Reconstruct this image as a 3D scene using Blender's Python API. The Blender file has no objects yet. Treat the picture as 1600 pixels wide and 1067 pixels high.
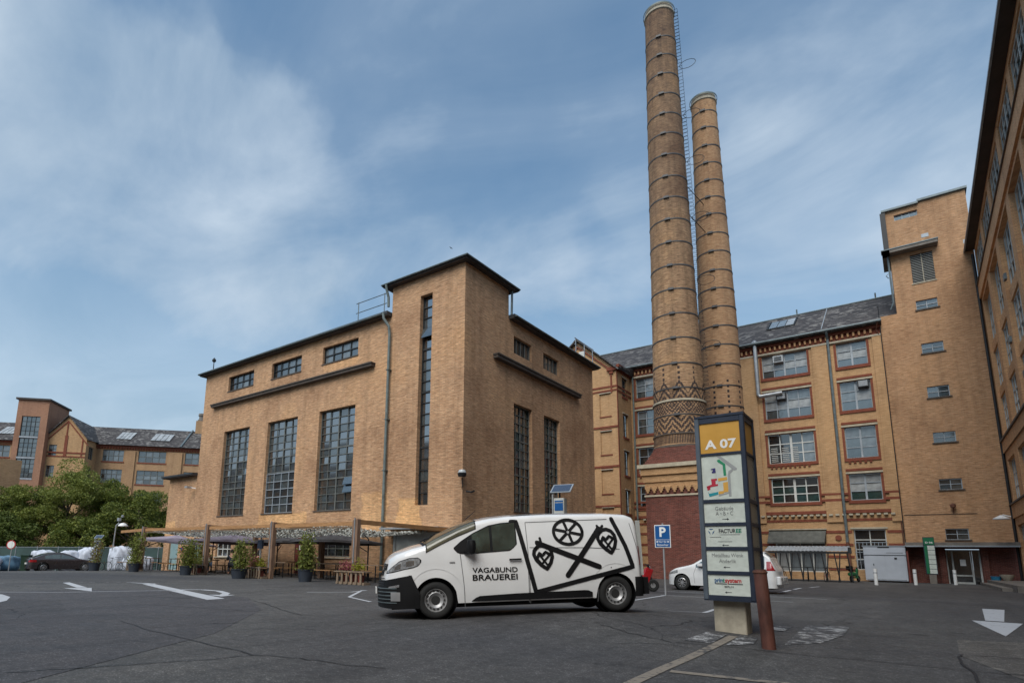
import bpy, bmesh, math, random
from mathutils import Vector, Matrix, Euler
R = math.radians
rnd = random.Random(7)
S = bpy.context.scene
COL = S.collection

# ------------------------------------------------------------------ camera
YAW = 0.672
cam_d = bpy.data.cameras.new('camera')
cam = bpy.data.objects.new('camera', cam_d)
COL.objects.link(cam)
cam_d.sensor_width = 36.0
cam_d.lens = 917.4 / 1600 * 36
cam_d.shift_x = 0.0625
cam_d.shift_y = 0.1087
cam_d.clip_end = 5000
PITCH, ROLL = 0.177, 0.019
cam.matrix_world = (Matrix.Translation((0, 0, 1.15)) @ Matrix.Rotation(YAW, 4, 'Z')
                    @ Matrix.Rotation(math.pi / 2 + PITCH, 4, 'X') @ Matrix.Rotation(ROLL, 4, 'Z'))
S.camera = cam

# ------------------------------------------------------------------ light
SUN_EL, SUN_DIR = R(50), Vector((0.17, -1.0, 0)).normalized()
sun_d = bpy.data.lights.new('sun', 'SUN')
sun_d.energy = 1.8
sun_d.angle = R(46)
sun_d.color = (1.0, 0.94, 0.87)
sun = bpy.data.objects.new('sun', sun_d)
COL.objects.link(sun)
sv = Vector((SUN_DIR.x * math.cos(SUN_EL), SUN_DIR.y * math.cos(SUN_EL), math.sin(SUN_EL)))
sun.rotation_euler = (-sv).to_track_quat('-Z', 'Y').to_euler()
S.view_settings.view_transform = 'Standard'
S.view_settings.look = 'None'
S.view_settings.gamma = 1
S.view_settings.use_curve_mapping = False
S.view_settings.exposure = 0.76

W = bpy.data.worlds.new('World')
S.world = W
W.use_nodes = True
nt = W.node_tree
nt.nodes.clear()


class NT:
    """small node helper"""
    def __init__(s, tree): s.t = tree
    def n(s, typ, **kw):
        nd = s.t.nodes.new(typ)
        for k, v in kw.items():
            if k.startswith('i_'):
                key = k[2:]
                key = int(key) if key.isdigit() else key.replace('_', ' ')
                nd.inputs[key].default_value = v
            else:
                setattr(nd, k, v)
        return nd
    def l(s, a, b): s.t.links.new(a, b)
    def math(s, op, a, b=None, c=None, clamp=False):
        nd = s.t.nodes.new('ShaderNodeMath'); nd.operation = op; nd.use_clamp = clamp
        for i, v in enumerate((a, b, c)):
            if v is None: continue
            if isinstance(v, (int, float)): nd.inputs[i].default_value = v
            else: s.l(v, nd.inputs[i])
        return nd.outputs[0]
    def mix(s, f, a, b, mode='MIX'):
        nd = s.t.nodes.new('ShaderNodeMix'); nd.data_type = 'RGBA'; nd.blend_type = mode
        for sock, v in ((nd.inputs[0], f), (nd.inputs[6], a), (nd.inputs[7], b)):
            if isinstance(v, (int, float)): sock.default_value = v
            elif isinstance(v, (tuple, list)): sock.default_value = (*v[:3], 1)
            else: s.l(v, sock)
        return nd.outputs[2]
    def ramp(s, fac, pts, interp='LINEAR'):
        nd = s.t.nodes.new('ShaderNodeValToRGB'); cr = nd.color_ramp; cr.interpolation = interp
        while len(cr.elements) < len(pts): cr.elements.new(0.5)
        for e, (p, c) in zip(cr.elements, pts):
            e.position = p; e.color = (c, c, c, 1) if isinstance(c, (int, float)) else (*c[:3], 1)
        s.l(fac, nd.inputs[0]); return nd.outputs[0]
    def noise(s, vec, scale, detail=4, rough=0.55, dist=0.0):
        nd = s.n('ShaderNodeTexNoise'); nd.inputs['Scale'].default_value = scale
        nd.inputs['Detail'].default_value = detail; nd.inputs['Roughness'].default_value = rough
        nd.inputs['Distortion'].default_value = dist
        if vec is not None: s.l(vec, nd.inputs['Vector'])
        return nd.outputs[0]
    def sc(s, vec, v):
        nd = s.n('ShaderNodeVectorMath', operation='MULTIPLY'); s.l(vec, nd.inputs[0]); nd.inputs[1].default_value = v
        return nd.outputs[0]


w = NT(nt)
sky = w.n('ShaderNodeTexSky', sky_type='NISHITA')
sky.sun_disc = False
sky.sun_elevation = SUN_EL
sky.sun_rotation = math.atan2(SUN_DIR.x, SUN_DIR.y)
sky.air_density = 1.2; sky.dust_density = 1.6; sky.ozone_density = 2.2
tc = w.n('ShaderNodeTexCoord')
sep = w.n('ShaderNodeSeparateXYZ'); w.l(tc.outputs['Generated'], sep.inputs[0])
zc = w.math('ADD', w.math('MAXIMUM', sep.outputs[2], 0.0), 0.22)
# project the view direction on a cloud layer (flat sheet overhead)
cx_ = w.math('DIVIDE', sep.outputs[0], zc); cy_ = w.math('DIVIDE', sep.outputs[1], zc)
cmb = w.n('ShaderNodeCombineXYZ'); w.l(cx_, cmb.inputs[0]); w.l(cy_, cmb.inputs[1])
mp = w.n('ShaderNodeMapping'); mp.inputs['Rotation'].default_value = (0, 0, R(-62)); mp.inputs['Location'].default_value = (1.7, 0.4, 0)
mp.inputs['Scale'].default_value = (0.6, 1.0, 1); w.l(cmb.outputs[0], mp.inputs[0])
n1 = w.noise(mp.outputs[0], 0.75, 8, 0.50, 0.7)
n2 = w.noise(mp.outputs[0], 2.4, 7, 0.58, 0.5)
cl = w.math('ADD', w.math('MULTIPLY', n1, 0.66), w.math('MULTIPLY', n2, 0.34))
warp = w.n('ShaderNodeVectorMath', operation='ADD'); w.l(tc.outputs['Generated'], warp.inputs[0])
nz = w.n('ShaderNodeTexNoise'); nz.inputs['Scale'].default_value = 3.5; nz.inputs['Detail'].default_value = 5; w.l(tc.outputs['Generated'], nz.inputs['Vector'])
w.l(w.sc(nz.outputs['Color'], (0.22, 0.22, 0.12)), warp.inputs[1])
for d_, cut, amt in (((-0.834, 0.241, 0.497), 0.96, 0.11), ((-0.72, 0.43, 0.55), 0.96, 0.09), ((-0.613, 0.597, 0.517), 0.92, 0.12), ((-0.905, 0.297, 0.306), 0.93, 0.12), ((0.019, 0.893, 0.45), 0.92, 0.12),
                     ((-0.232, 0.694, 0.682), 0.96, 0.07), ((0.15, 0.78, 0.6), 0.95, 0.09), ((-0.745, 0.207, 0.633), 0.988, 0.06), ((-0.70, 0.29, 0.655), 0.97, -0.09), ((-0.873, 0.30, 0.392), 0.985, -0.10), ((-0.093, 0.766, 0.636), 0.975, -0.09), ((-0.62, 0.40, 0.68), 0.95, -0.05), ((-0.55, 0.42, 0.72), 0.96, -0.04)):
    dt = w.n('ShaderNodeVectorMath', operation='DOT_PRODUCT'); w.l(warp.outputs[0], dt.inputs[0]); dt.inputs[1].default_value = d_
    off_ = 0.11 * (d_[0] + d_[1]) + 0.06 * d_[2]
    k_ = w.math('MULTIPLY', w.math('SUBTRACT', w.math('SUBTRACT', dt.outputs['Value'], off_), cut - 0.02), 1.0 / (1.0 - cut + 0.02), clamp=True)
    cl = w.math('ADD', cl, w.math('MULTIPLY', k_, amt))
mask = w.ramp(cl, [(0.40, 0.10), (0.52, 0.25), (0.62, 0.62), (0.74, 1.0)])
low = w.ramp(sep.outputs[2], [(0.0, 1.0), (0.2, 0.75), (0.5, 0.1), (1.0, 0.0)])
maskall = w.math('MAXIMUM', w.math('MULTIPLY', mask, 0.95), low)
SKYK = 0.118
skyc = w.mix(1.0, sky.outputs[0], (0.55, 0.72, 0.74), 'MULTIPLY')
cloudc = w.mix(w.ramp(n2, [(0.3, 0.0), (0.7, 1.0)]), (2.0, 2.6, 3.25), (3.0, 3.55, 4.15))
cc = w.mix(maskall, skyc, cloudc)
bg = w.n('ShaderNodeBackground'); bg.inputs['Strength'].default_value = SKYK
w.l(cc, bg.inputs['Color'])
wo = w.n('ShaderNodeOutputWorld'); w.l(bg.outputs[0], wo.inputs[0])

# ------------------------------------------------------------------ materials
MATS = {}


def newmat(name):
    m = bpy.data.materials.new(name); m.use_nodes = True
    t = m.node_tree; t.nodes.clear()
    h = NT(t)
    b = h.n('ShaderNodeBsdfPrincipled'); o = h.n('ShaderNodeOutputMaterial'); h.l(b.outputs[0], o.inputs[0])
    MATS[name] = m
    return m, h, b


def bump(h, b, hgt, strength=0.3, dist=0.02):
    nd = h.n('ShaderNodeBump'); nd.inputs['Strength'].default_value = strength; nd.inputs['Distance'].default_value = dist
    h.l(hgt, nd.inputs['Height']); h.l(nd.outputs[0], b.inputs['Normal'])


def mat(name, col, rough=0.6, metal=0.0, var=0.25, scale=3.0, ior=None, coat=0.0, stretch=None, bmp=0.0):
    """base colour broken up by soft noise"""
    m, h, b = newmat(name)
    tcn = h.n('ShaderNodeTexCoord'); v = tcn.outputs['Object']
    if stretch: v = h.sc(v, stretch)
    n = h.noise(v, scale, 5, 0.6)
    dark = tuple(c * (1 - var) for c in col); lite = tuple(min(1, c * (1 + var)) for c in col)
    h.l(h.mix(h.ramp(n, [(0.3, 0), (0.7, 1)]), dark, lite), b.inputs['Base Color'])
    b.inputs['Roughness'].default_value = rough
    if var > 0.02:
        h.l(h.math('ADD', h.math('MULTIPLY', n, 0.25), max(0.0, rough - 0.12)), b.inputs['Roughness'])
    b.inputs['Metallic'].default_value = metal
    if ior: b.inputs['IOR'].default_value = ior
    if coat: b.inputs['Coat Weight'].default_value = coat; b.inputs['Coat Roughness'].default_value = 0.05
    if bmp: bump(h, b, n, bmp, 0.01)
    return m


def brick(name, c1, c2, mortar, rad=None, streak=0.5, patch=None, grime=0.25, bw=0.25, rh=0.08, pattern=None):
    m, h, b = newmat(name)
    tcn = h.n('ShaderNodeTexCoord'); sp = h.n('ShaderNodeSeparateXYZ'); h.l(tcn.outputs['Object'], sp.inputs[0])
    x, y, z = sp.outputs
    if rad:
        ang = h.math('ARCTAN2', y, x)
        u = h.math('MULTIPLY', ang, rad)
    else:
        u = h.math('ADD', x, y)
    cb = h.n('ShaderNodeCombineXYZ'); h.l(u, cb.inputs[0]); h.l(z, cb.inputs[1])
    br = h.n('ShaderNodeTexBrick'); h.l(cb.outputs[0], br.inputs['Vector'])
    br.inputs['Scale'].default_value = 1; br.inputs['Brick Width'].default_value = bw; br.inputs['Row Height'].default_value = rh
    br.inputs['Mortar Size'].default_value = 0.008; br.inputs['Mortar Smooth'].default_value = 0.3; br.inputs['Bias'].default_value = 0
    br.inputs['Color1'].default_value = (*c1, 1); br.inputs['Color2'].default_value = (*c2, 1); br.inputs['Mortar'].default_value = (*mortar, 1)
    col = br.outputs['Color']
    # whole courses and runs of brick lighter or darker than their neighbours
    sv_ = h.sc(cb.outputs[0], (1.1, 7.5, 1)); ns = h.noise(sv_, 1.6, 3, 0.7)
    col = h.mix(streak, col, h.ramp(ns, [(0.30, 0.50), (0.5, 1.0), (0.72, 1.55)]), 'MULTIPLY')
    sv2 = h.sc(cb.outputs[0], (4.0, 12.5, 1)); ns2 = h.noise(sv2, 1.0, 1, 0.5)
    col = h.mix(streak * 0.9, col, h.ramp(ns2, [(0.26, 0.42), (0.40, 1.0), (0.64, 1.0), (0.76, 1.5)]), 'MULTIPLY')
    big = h.noise(tcn.outputs['Object'], 0.22, 5, 0.6, 0.4)
    col = h.mix(grime, col, h.ramp(big, [(0.34, (0.50, 0.44, 0.42)), (0.5, (1, 1, 1)), (0.68, (1.2, 1.14, 1.0))]), 'MULTIPLY')
    vst = h.noise(h.sc(cb.outputs[0], (1.7, 0.10, 1)), 1.0, 5, 0.65)
    col = h.mix(grime * 0.9, col, h.ramp(vst, [(0.34, 0.58), (0.52, 1.0), (0.75, 1.12)]), 'MULTIPLY')
    if patch:
        for (a0, a1, z0, z1, pc, am) in patch:
            def soft(v, lo, hi, e=0.12):
                a = h.math('MULTIPLY', h.math('SUBTRACT', v, lo), 1 / e, clamp=True)
                c = h.math('MULTIPLY', h.math('SUBTRACT', hi, v), 1 / e, clamp=True)
                return h.math('MULTIPLY', a, c)
            wob = h.math('MULTIPLY', h.math('SUBTRACT', h.noise(cb.outputs[0], 0.9, 4), 0.5), 1.1)
            f = h.math('MULTIPLY', soft(h.math('ADD', u, wob), a0, a1), soft(h.math('ADD', z, h.math('MULTIPLY', wob, 0.5)), z0, z1))
            col = h.mix(h.math('MULTIPLY', f, am), col, h.mix(1.0, col, pc, 'MULTIPLY'))
    if pattern:
        f = pattern(h, x, y, z)
        col = h.mix(f, col, (0.035, 0.028, 0.03))
    h.l(col, b.inputs['Base Color'])
    b.inputs['Roughness'].default_value = 0.88
    b.inputs['Specular IOR Level'].default_value = 0.25
    bump(h, b, h.math('ADD', h.math('MULTIPLY', br.outputs['Fac'], -1.0), h.math('MULTIPLY', ns2, 0.8)), 0.55, 0.012)
    return m


TAN1, TAN2, MOR = (0.57, 0.345, 0.20), (0.49, 0.275, 0.15), (0.33, 0.23, 0.15)
brick('hall_brick', TAN1, TAN2, MOR, streak=0.6, grime=0.5, patch=[
    (-6.0, -0.6, 2.7, 3.95, (1.42, 1.38, 1.15), 0.9), (4.4, 6.6, 2.6, 4.9, (1.4, 1.38, 1.2), 0.85), (7.3, 9.2, 2.3, 4.4, (1.45, 1.4, 1.15), 0.9),
    (0.2, 3.6, 13.0, 13.62, (1.35, 1.3, 1.15), 0.8)])
YEL1, YEL2 = (0.54, 0.33, 0.17), (0.46, 0.265, 0.13)
brick('yellow_brick', YEL1, YEL2, (0.33, 0.23, 0.14), streak=0.3, grime=0.3)
brick('tower_brick', (0.50, 0.295, 0.165), (0.43, 0.235, 0.122), MOR, streak=0.55, grime=0.4)
brick('orange_brick', (0.64, 0.37, 0.19), (0.56, 0.295, 0.145), (0.30, 0.2, 0.13), streak=0.3, grime=0.3)
brick('red_brick', (0.19, 0.058, 0.043), (0.125, 0.040, 0.031), (0.19, 0.14, 0.12), streak=0.6, grime=0.4)
brick('trim_brick', (0.24, 0.07, 0.042), (0.18, 0.052, 0.032), (0.2, 0.08, 0.05), streak=0.2, grime=0.2)
brick('far_brick', (0.46, 0.28, 0.15), (0.38, 0.22, 0.115), MOR, streak=0.3, grime=0.35)
brick('far_tower_brick', (0.36, 0.175, 0.115), (0.31, 0.15, 0.095), MOR, streak=0.3, grime=0.35)


def chimney_pattern(h, x, y, z):
    """dark bricks laid in zigzags, lozenges and spikes round the foot of the shaft (z is height above the ground)"""
    rep = 10
    a = h.math('MULTIPLY', h.math('ADD', h.math('ARCTAN2', y, x), math.pi), rep / (2 * math.pi))
    ax = h.math('FLOOR', h.math('MULTIPLY', a, 20)); aq = h.math('DIVIDE', ax, 20)           # snapped to brick ends
    zq = h.math('DIVIDE', h.math('FLOOR', h.math('MULTIPLY', z, 8.3)), 8.3)                # snapped to courses
    tri = h.math('PINGPONG', aq, 0.5)                  # 0..0.5
    tri = h.math('MULTIPLY', tri, 2)                    # 0..1
    def band(lo, hi): return h.math('MULTIPLY', h.math('GREATER_THAN', z, lo), h.math('LESS_THAN', z, hi))
    def frac(v): return h.math('FRACT', v)
    # zigzag
    zz = h.math('LESS_THAN', frac(h.math('ADD', h.math('MULTIPLY', zq, 2.2), h.math('MULTIPLY', tri, -1.6))), 0.54)
    f = h.math('MULTIPLY', zz, band(10.25, 11.5))
    # lozenges
    tri2 = h.math('MULTIPLY', h.math('PINGPONG', aq, 0.25), 4)
    zt = h.math('ABSOLUTE', h.math('SUBTRACT', zq, 12.2))
    d = h.math('ADD', h.math('MULTIPLY', zt, 2.1), tri)
    dd = h.math('LESS_THAN', frac(h.math('ADD', h.math('MULTIPLY', d, 2.4), 0.2)), 0.58)
    f = h.math('MAXIMUM', f, h.math('MULTIPLY', dd, band(11.7, 12.62)))
    # upper lozenges fading to spikes
    zt3 = h.math('SUBTRACT', zq, 12.8)
    d3 = h.math('LESS_THAN', frac(h.math('ADD', h.math('MULTIPLY', zt3, 1.9), h.math('MULTIPLY', tri, 1.6))), 0.55)
    env = h.math('LESS_THAN', h.math('MULTIPLY', zt3, 0.75), h.math('SUBTRACT', 1.15, tri))
    f = h.math('MAXIMUM', f, h.math('MULTIPLY', h.math('MULTIPLY', d3, env), band(12.8, 14.3)))
    # single stacked headers above each spike
    st = h.math('MULTIPLY', h.math('LESS_THAN', tri, 0.10), h.math('LESS_THAN', frac(h.math('MULTIPLY', z, 2.6)), 0.55))
    f = h.math('MAXIMUM', f, h.math('MULTIPLY', st, band(14.2, 15.35)))
    # dark foot with upright dashes
    ft = h.math('LESS_THAN', frac(h.math('MULTIPLY', a, 11)), 0.66)
    f = h.math('MAXIMUM', f, h.math('MULTIPLY', ft, band(9.5, 10.15)))
    # soot flecks on whole courses high up
    cb = h.n('ShaderNodeCombineXYZ'); h.l(h.math('MULTIPLY', a, 1.3), cb.inputs[0]); h.l(h.math('MULTIPLY', z, 1.1), cb.inputs[1])
    so = h.noise(cb.outputs[0], 1.0, 5, 0.75)
    hi = h.ramp(h.math('DIVIDE', z, 50.0), [(0.4, 0.0), (0.56, 0.55), (0.72, 0.6), (0.88, 1.0)])
    sf = h.ramp(so, [(0.44, 0.0), (0.60, 0.85)])
    veil = h.math('MULTIPLY', h.ramp(h.math('DIVIDE', z, 50.0), [(0.38, 0.0), (0.6, 0.38), (0.95, 0.62)]), h.ramp(so, [(0.25, 0.55), (0.6, 1.0)]))
    f = h.math('MAXIMUM', h.math('MULTIPLY', f, 0.93), h.math('MAXIMUM', veil, h.math('MULTIPLY', h.math('MULTIPLY', sf, hi), 0.85)))
    return f


def chimney2_pattern(h, x, y, z):
    rep = 9
    a = h.math('MULTIPLY', h.math('ADD', h.math('ARCTAN2', y, x), math.pi), rep / (2 * math.pi))
    tri = h.math('MULTIPLY', h.math('PINGPONG', a, 0.5), 2)
    st = h.math('MULTIPLY', h.math('LESS_THAN', tri, 0.16), h.math('LESS_THAN', h.math('FRACT', h.math('MULTIPLY', z, 2.4)), 0.5))
    f = h.math('MULTIPLY', st, h.math('MULTIPLY', h.math('GREATER_THAN', z, 11.5), h.math('LESS_THAN', z, 15.4)))
    cb = h.n('ShaderNodeCombineXYZ'); h.l(h.math('MULTIPLY', a, 1.3), cb.inputs[0]); h.l(h.math('MULTIPLY', z, 0.8), cb.inputs[1])
    so = h.ramp(h.noise(cb.outputs[0], 1.3, 5, 0.75), [(0.58, 0.0), (0.68, 0.5)])
    return h.math('MAXIMUM', f, h.math('MULTIPLY', so, h.ramp(h.math('DIVIDE', z, 45.0), [(0.5, 0.0), (0.8, 1.0)])))


brick('chimney_brick', (0.40, 0.245, 0.135), (0.29, 0.165, 0.09), MOR, rad=1.6, streak=0.8, grime=0.9, pattern=chimney_pattern)
brick('chimney_brick_slim', (0.44, 0.265, 0.145), (0.35, 0.19, 0.10), MOR, rad=1.3, streak=0.5, grime=0.5, pattern=chimney2_pattern)

mat('stone_trim', (0.42, 0.37, 0.28), 0.85, var=0.2)
mat('dark_stone', (0.11, 0.09, 0.075), 0.85, var=0.3)
mat('roof_felt', (0.035, 0.038, 0.042), 0.7, var=0.3)
mat('eave_soffit', (0.05, 0.04, 0.035), 0.8, var=0.3, scale=1.2)
mat('zinc', (0.13, 0.16, 0.17), 0.5, 0.3, var=0.3)
mat('copper_green', (0.14, 0.17, 0.165), 0.6, 0.2, var=0.3)
mat('rusty_pipe', (0.13, 0.055, 0.035), 0.7, 0.2, var=0.5, scale=2.5)
mat('bollard_rust', (0.10, 0.036, 0.025), 0.65, 0.15, var=0.55, scale=7, stretch=(1, 1, 0.35), bmp=0.3)
mat('window_steel', (0.13, 0.135, 0.125), 0.5, 0.0, var=0.3)
mat('window_dark', (0.025, 0.025, 0.025), 0.5, 0.0, var=0.3)
mat('window_white', (0.55, 0.55, 0.52), 0.5, var=0.12)
mat('reveal_dark', (0.03, 0.028, 0.026), 0.9, var=0.1)
for nm, c, i_ in (('glass_mirror', (0.03, 0.034, 0.036), 3.6), ('glass_dark', (0.018, 0.02, 0.022), 2.3), ('glass_grey', (0.05, 0.062, 0.066), 2.5), ('glass_green', (0.02, 0.045, 0.042), 2.2),
                  ('glass_pale', (0.15, 0.175, 0.19), 2.0), ('glass_blind', (0.33, 0.34, 0.34), 1.6), ('glass_blue', (0.045, 0.065, 0.078), 2.2)):
    mat(nm, c, 0.12, var=0.35, scale=1.5, ior=i_)
    MATS[nm].node_tree.nodes['Principled BSDF'].inputs['Roughness'].default_value = 0.06
    for lk in list(MATS[nm].node_tree.links):
        if lk.to_socket.name == 'Roughness': MATS[nm].node_tree.links.remove(lk)
mat('iron_band', (0.065, 0.064, 0.066), 0.55, 0.3, var=0.4)
mat('iron_black', (0.018, 0.019, 0.021), 0.5, 0.2, var=0.3)
mat('iron_pale', (0.30, 0.33, 0.36), 0.5, 0.2, var=0.2)
mat('ledge_dark', (0.075, 0.06, 0.05), 0.8, var=0.3)
mat('concrete', (0.36, 0.32, 0.25), 0.9, var=0.3, scale=5, bmp=0.2)
mat('concrete_dark', (0.17, 0.15, 0.13), 0.9, var=0.3, scale=2)
mat('wood_orange', (0.38, 0.20, 0.085), 0.65, var=0.3, stretch=(1, 1, 6))
mat('wood_post', (0.21, 0.125, 0.08), 0.75, var=0.4, stretch=(5, 5, 0.6))
mat('wood_grey', (0.22, 0.16, 0.11), 0.8, var=0.35, stretch=(1, 6, 1))
mat('wood_red', (0.16, 0.035, 0.025), 0.6, var=0.3)
mat('parasol_violet', (0.27, 0.235, 0.29), 0.85, var=0.2)
mat('parasol_grey', (0.11, 0.105, 0.11), 0.85, var=0.2)
mat('net', (0.42, 0.42, 0.38), 0.95, var=0.5, scale=9)
mat('pot_blue', (0.025, 0.032, 0.045), 0.6, var=0.2)
mat('soil', (0.04, 0.028, 0.02), 0.95, var=0.3)
mat('white_paint', (0.74, 0.74, 0.73), 0.45, var=0.06)
mat('van_white', (0.73, 0.73, 0.73), 0.2, var=0.05, scale=2.0, coat=0.9)
mat('car_white', (0.68, 0.68, 0.68), 0.25, var=0.04, coat=0.5)
mat('car_brown', (0.075, 0.06, 0.06), 0.25, 0.5, var=0.1, coat=0.6)
mat('plastic_black', (0.007, 0.007, 0.008), 0.6, var=0.2)
MATS['plastic_black'].node_tree.nodes['Principled BSDF'].inputs['Specular IOR Level'].default_value = 0.25
mat('decal_black', (0.008, 0.008, 0.009), 0.35, var=0.1)
mat('seam', (0.12, 0.12, 0.125), 0.6, var=0.0)
mat('tyre', (0.012, 0.012, 0.012), 0.85, var=0.3)
mat('rim_steel', (0.36, 0.36, 0.365), 0.45, 0.5, var=0.2)
mat('rim_silver', (0.45, 0.45, 0.46), 0.3, 0.7, var=0.1)
mat('rim_dark', (0.02, 0.02, 0.02), 0.6, var=0.1)
mat('headlight', (0.33, 0.34, 0.35), 0.12, 0.3, var=0.5, scale=14, coat=1.0)
mat('chrome', (0.5, 0.5, 0.5), 0.2, 0.9, var=0.05)
mat('tail_red', (0.30, 0.008, 0.012), 0.25, var=0.2, coat=0.8)
mat('car_glass', (0.035, 0.05, 0.042), 0.05, var=0.6, scale=3, ior=2.2)
mat('windshield', (0.10, 0.095, 0.065), 0.08, var=0.4, scale=1.5, ior=1.6)
mat('seat_cloth', (0.05, 0.05, 0.05), 0.9)
mat('plate', (0.7, 0.7, 0.68), 0.4, var=0.02)
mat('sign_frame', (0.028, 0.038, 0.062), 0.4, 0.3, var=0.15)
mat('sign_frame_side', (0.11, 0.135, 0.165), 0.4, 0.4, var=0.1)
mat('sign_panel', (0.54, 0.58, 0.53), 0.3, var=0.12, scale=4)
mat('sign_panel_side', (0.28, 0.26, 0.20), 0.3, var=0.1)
mat('sign_orange', (0.56, 0.30, 0.055), 0.35, var=0.06)
mat('sign_white', (0.78, 0.78, 0.76), 0.4, var=0.02)
mat('ink_grey', (0.19, 0.2, 0.2), 0.5, var=0.0)
mat('ink_black', (0.03, 0.035, 0.04), 0.5, var=0.0)
mat('map_grey', (0.30, 0.31, 0.31), 0.5, var=0.0)
mat('map_green', (0.01, 0.22, 0.10), 0.5, var=0.0)
mat('map_red', (0.42, 0.015, 0.04), 0.5, var=0.0)
mat('map_teal', (0.01, 0.24, 0.29), 0.5, var=0.0)
mat('map_orange', (0.62, 0.33, 0.06), 0.5, var=0.0)
mat('map_navy', (0.025, 0.02, 0.13), 0.5, var=0.0)
mat('ink_blue', (0.02, 0.09, 0.22), 0.5, var=0.0)
mat('ink_green', (0.01, 0.19, 0.12), 0.5, var=0.0)
mat('ink_red', (0.42, 0.03, 0.03), 0.5, var=0.0)
mat('sign_blue', (0.008, 0.085, 0.27), 0.35, var=0.05)
mat('sign_green', (0.008, 0.13, 0.055), 0.4, var=0.05)
mat('galvanised', (0.42, 0.43, 0.44), 0.4, 0.5, var=0.15)
mat('panel_white', (0.40, 0.43, 0.48), 0.5, var=0.08, scale=1.0)
mat('door_grey', (0.42, 0.43, 0.41), 0.6, var=0.25, scale=1.5)
mat('door_teal', (0.22, 0.32, 0.33), 0.6, var=0.1)
mat('solar', (0.035, 0.05, 0.085), 0.15, var=0.2, ior=2.0)
mat('bucket_blue', (0.02, 0.17, 0.30), 0.5, var=0.1)
mat('bin_green', (0.008, 0.03, 0.016), 0.5, var=0.1)
mat('bag_white', (0.50, 0.53, 0.60), 0.8, var=0.3, scale=2.5, bmp=0.6)
mat('bag_blue', (0.10, 0.19, 0.28), 0.8, var=0.4, scale=2, bmp=0.6)
mat('fence_green', (0.045, 0.08, 0.075), 0.7, var=0.4, scale=0.6)
mat('skin', (0.42, 0.22, 0.15), 0.6, var=0.08)
mat('hair_ginger', (0.16, 0.055, 0.025), 0.8, var=0.2)
mat('hair_dark', (0.018, 0.012, 0.01), 0.8, var=0.2)
mat('cloth_dark', (0.012, 0.014, 0.022), 0.9, var=0.2)
mat('cloth_red', (0.25, 0.03, 0.035), 0.9, var=0.3, scale=8)
mat('cloth_cream', (0.42, 0.36, 0.28), 0.9, var=0.2)
mat('cloth_denim', (0.05, 0.075, 0.13), 0.9, var=0.2)
mat('plastic_green', (0.01, 0.16, 0.05), 0.5, var=0.1)
mat('awning', (0.085, 0.085, 0.075), 0.8, var=0.35)
mat('lamp_glass', (0.45, 0.47, 0.48), 0.3, var=0.1)
mat('bark', (0.06, 0.045, 0.035), 0.95, var=0.35, scale=6)
mat('grass', (0.04, 0.075, 0.022), 0.95, var=0.4, scale=4)
mat('paint_worn', (0.40, 0.40, 0.41), 0.8, var=0.2, scale=6)


def leafmat(name, a, b_):
    m, h, b = newmat(name)
    oi = h.n('ShaderNodeNewGeometry')
    tcn = h.n('ShaderNodeTexCoord')
    n = h.noise(tcn.outputs['Object'], 0.9, 4, 0.6)
    f = h.math('ADD', h.math('MULTIPLY', oi.outputs['Random Per Island'], 0.55), h.math('MULTIPLY', h.ramp(n, [(0.3, 0), (0.7, 1)]), 0.45))
    h.l(h.mix(f, a, b_), b.inputs['Base Color'])
    b.inputs['Roughness'].default_value = 0.6
    b.inputs['Specular IOR Level'].default_value = 0.25
    tr = h.n('ShaderNodeBsdfTranslucent'); h.l(h.mix(f, tuple(c * 1.3 for c in a), tuple(c * 1.4 for c in b_)), tr.inputs[0])
    mx = h.n('ShaderNodeMixShader'); mx.inputs[0].default_value = 0.25
    o = [x for x in m.node_tree.nodes if x.type == 'OUTPUT_MATERIAL'][0]
    h.l(b.outputs[0], mx.inputs[1]); h.l(tr.outputs[0], mx.inputs[2]); h.l(mx.outputs[0], o.inputs[0])
    return m


leafmat('leaf_tree', (0.06, 0.085, 0.014), (0.26, 0.28, 0.055))
leafmat('leaf_dark', (0.036, 0.058, 0.012), (0.15, 0.185, 0.04))
leafmat('leaf_bamboo', (0.09, 0.13, 0.025), (0.30, 0.31, 0.09))
leafmat('leaf_autumn', (0.14, 0.10, 0.03), (0.26, 0.17, 0.06))
leafmat('leaf_yellow', (0.16, 0.17, 0.02), (0.32, 0.30, 0.04))
leafmat('leaf_pink', (0.20, 0.04, 0.06), (0.34, 0.13, 0.12))

# slate roof with pale worn spots
m, h, b = newmat('slate')
tcn = h.n('ShaderNodeTexCoord'); sp = h.n('ShaderNodeSeparateXYZ'); h.l(tcn.outputs['Object'], sp.inputs[0])
cb = h.n('ShaderNodeCombineXYZ'); h.l(sp.outputs[0], cb.inputs[0]); h.l(h.math('MULTIPLY', sp.outputs[2], 1.5), cb.inputs[1]); h.l(h.math('MULTIPLY', sp.outputs[1], 1), cb.inputs[2])
br = h.n('ShaderNodeTexBrick'); h.l(cb.outputs[0], br.inputs['Vector']); br.inputs['Scale'].default_value = 1
br.inputs['Brick Width'].default_value = 0.35; br.inputs['Row Height'].default_value = 0.22; br.inputs['Mortar Size'].default_value = 0.012
br.inputs['Color1'].default_value = (0.028, 0.024, 0.024, 1); br.inputs['Color2'].default_value = (0.055, 0.046, 0.045, 1); br.inputs['Mortar'].default_value = (0.012, 0.012, 0.012, 1)
vo = h.n('ShaderNodeTexVoronoi'); h.l(h.sc(cb.outputs[0], (2.2, 3.2, 1)), vo.inputs['Vector']); vo.inputs['Scale'].default_value = 1.3
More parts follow.
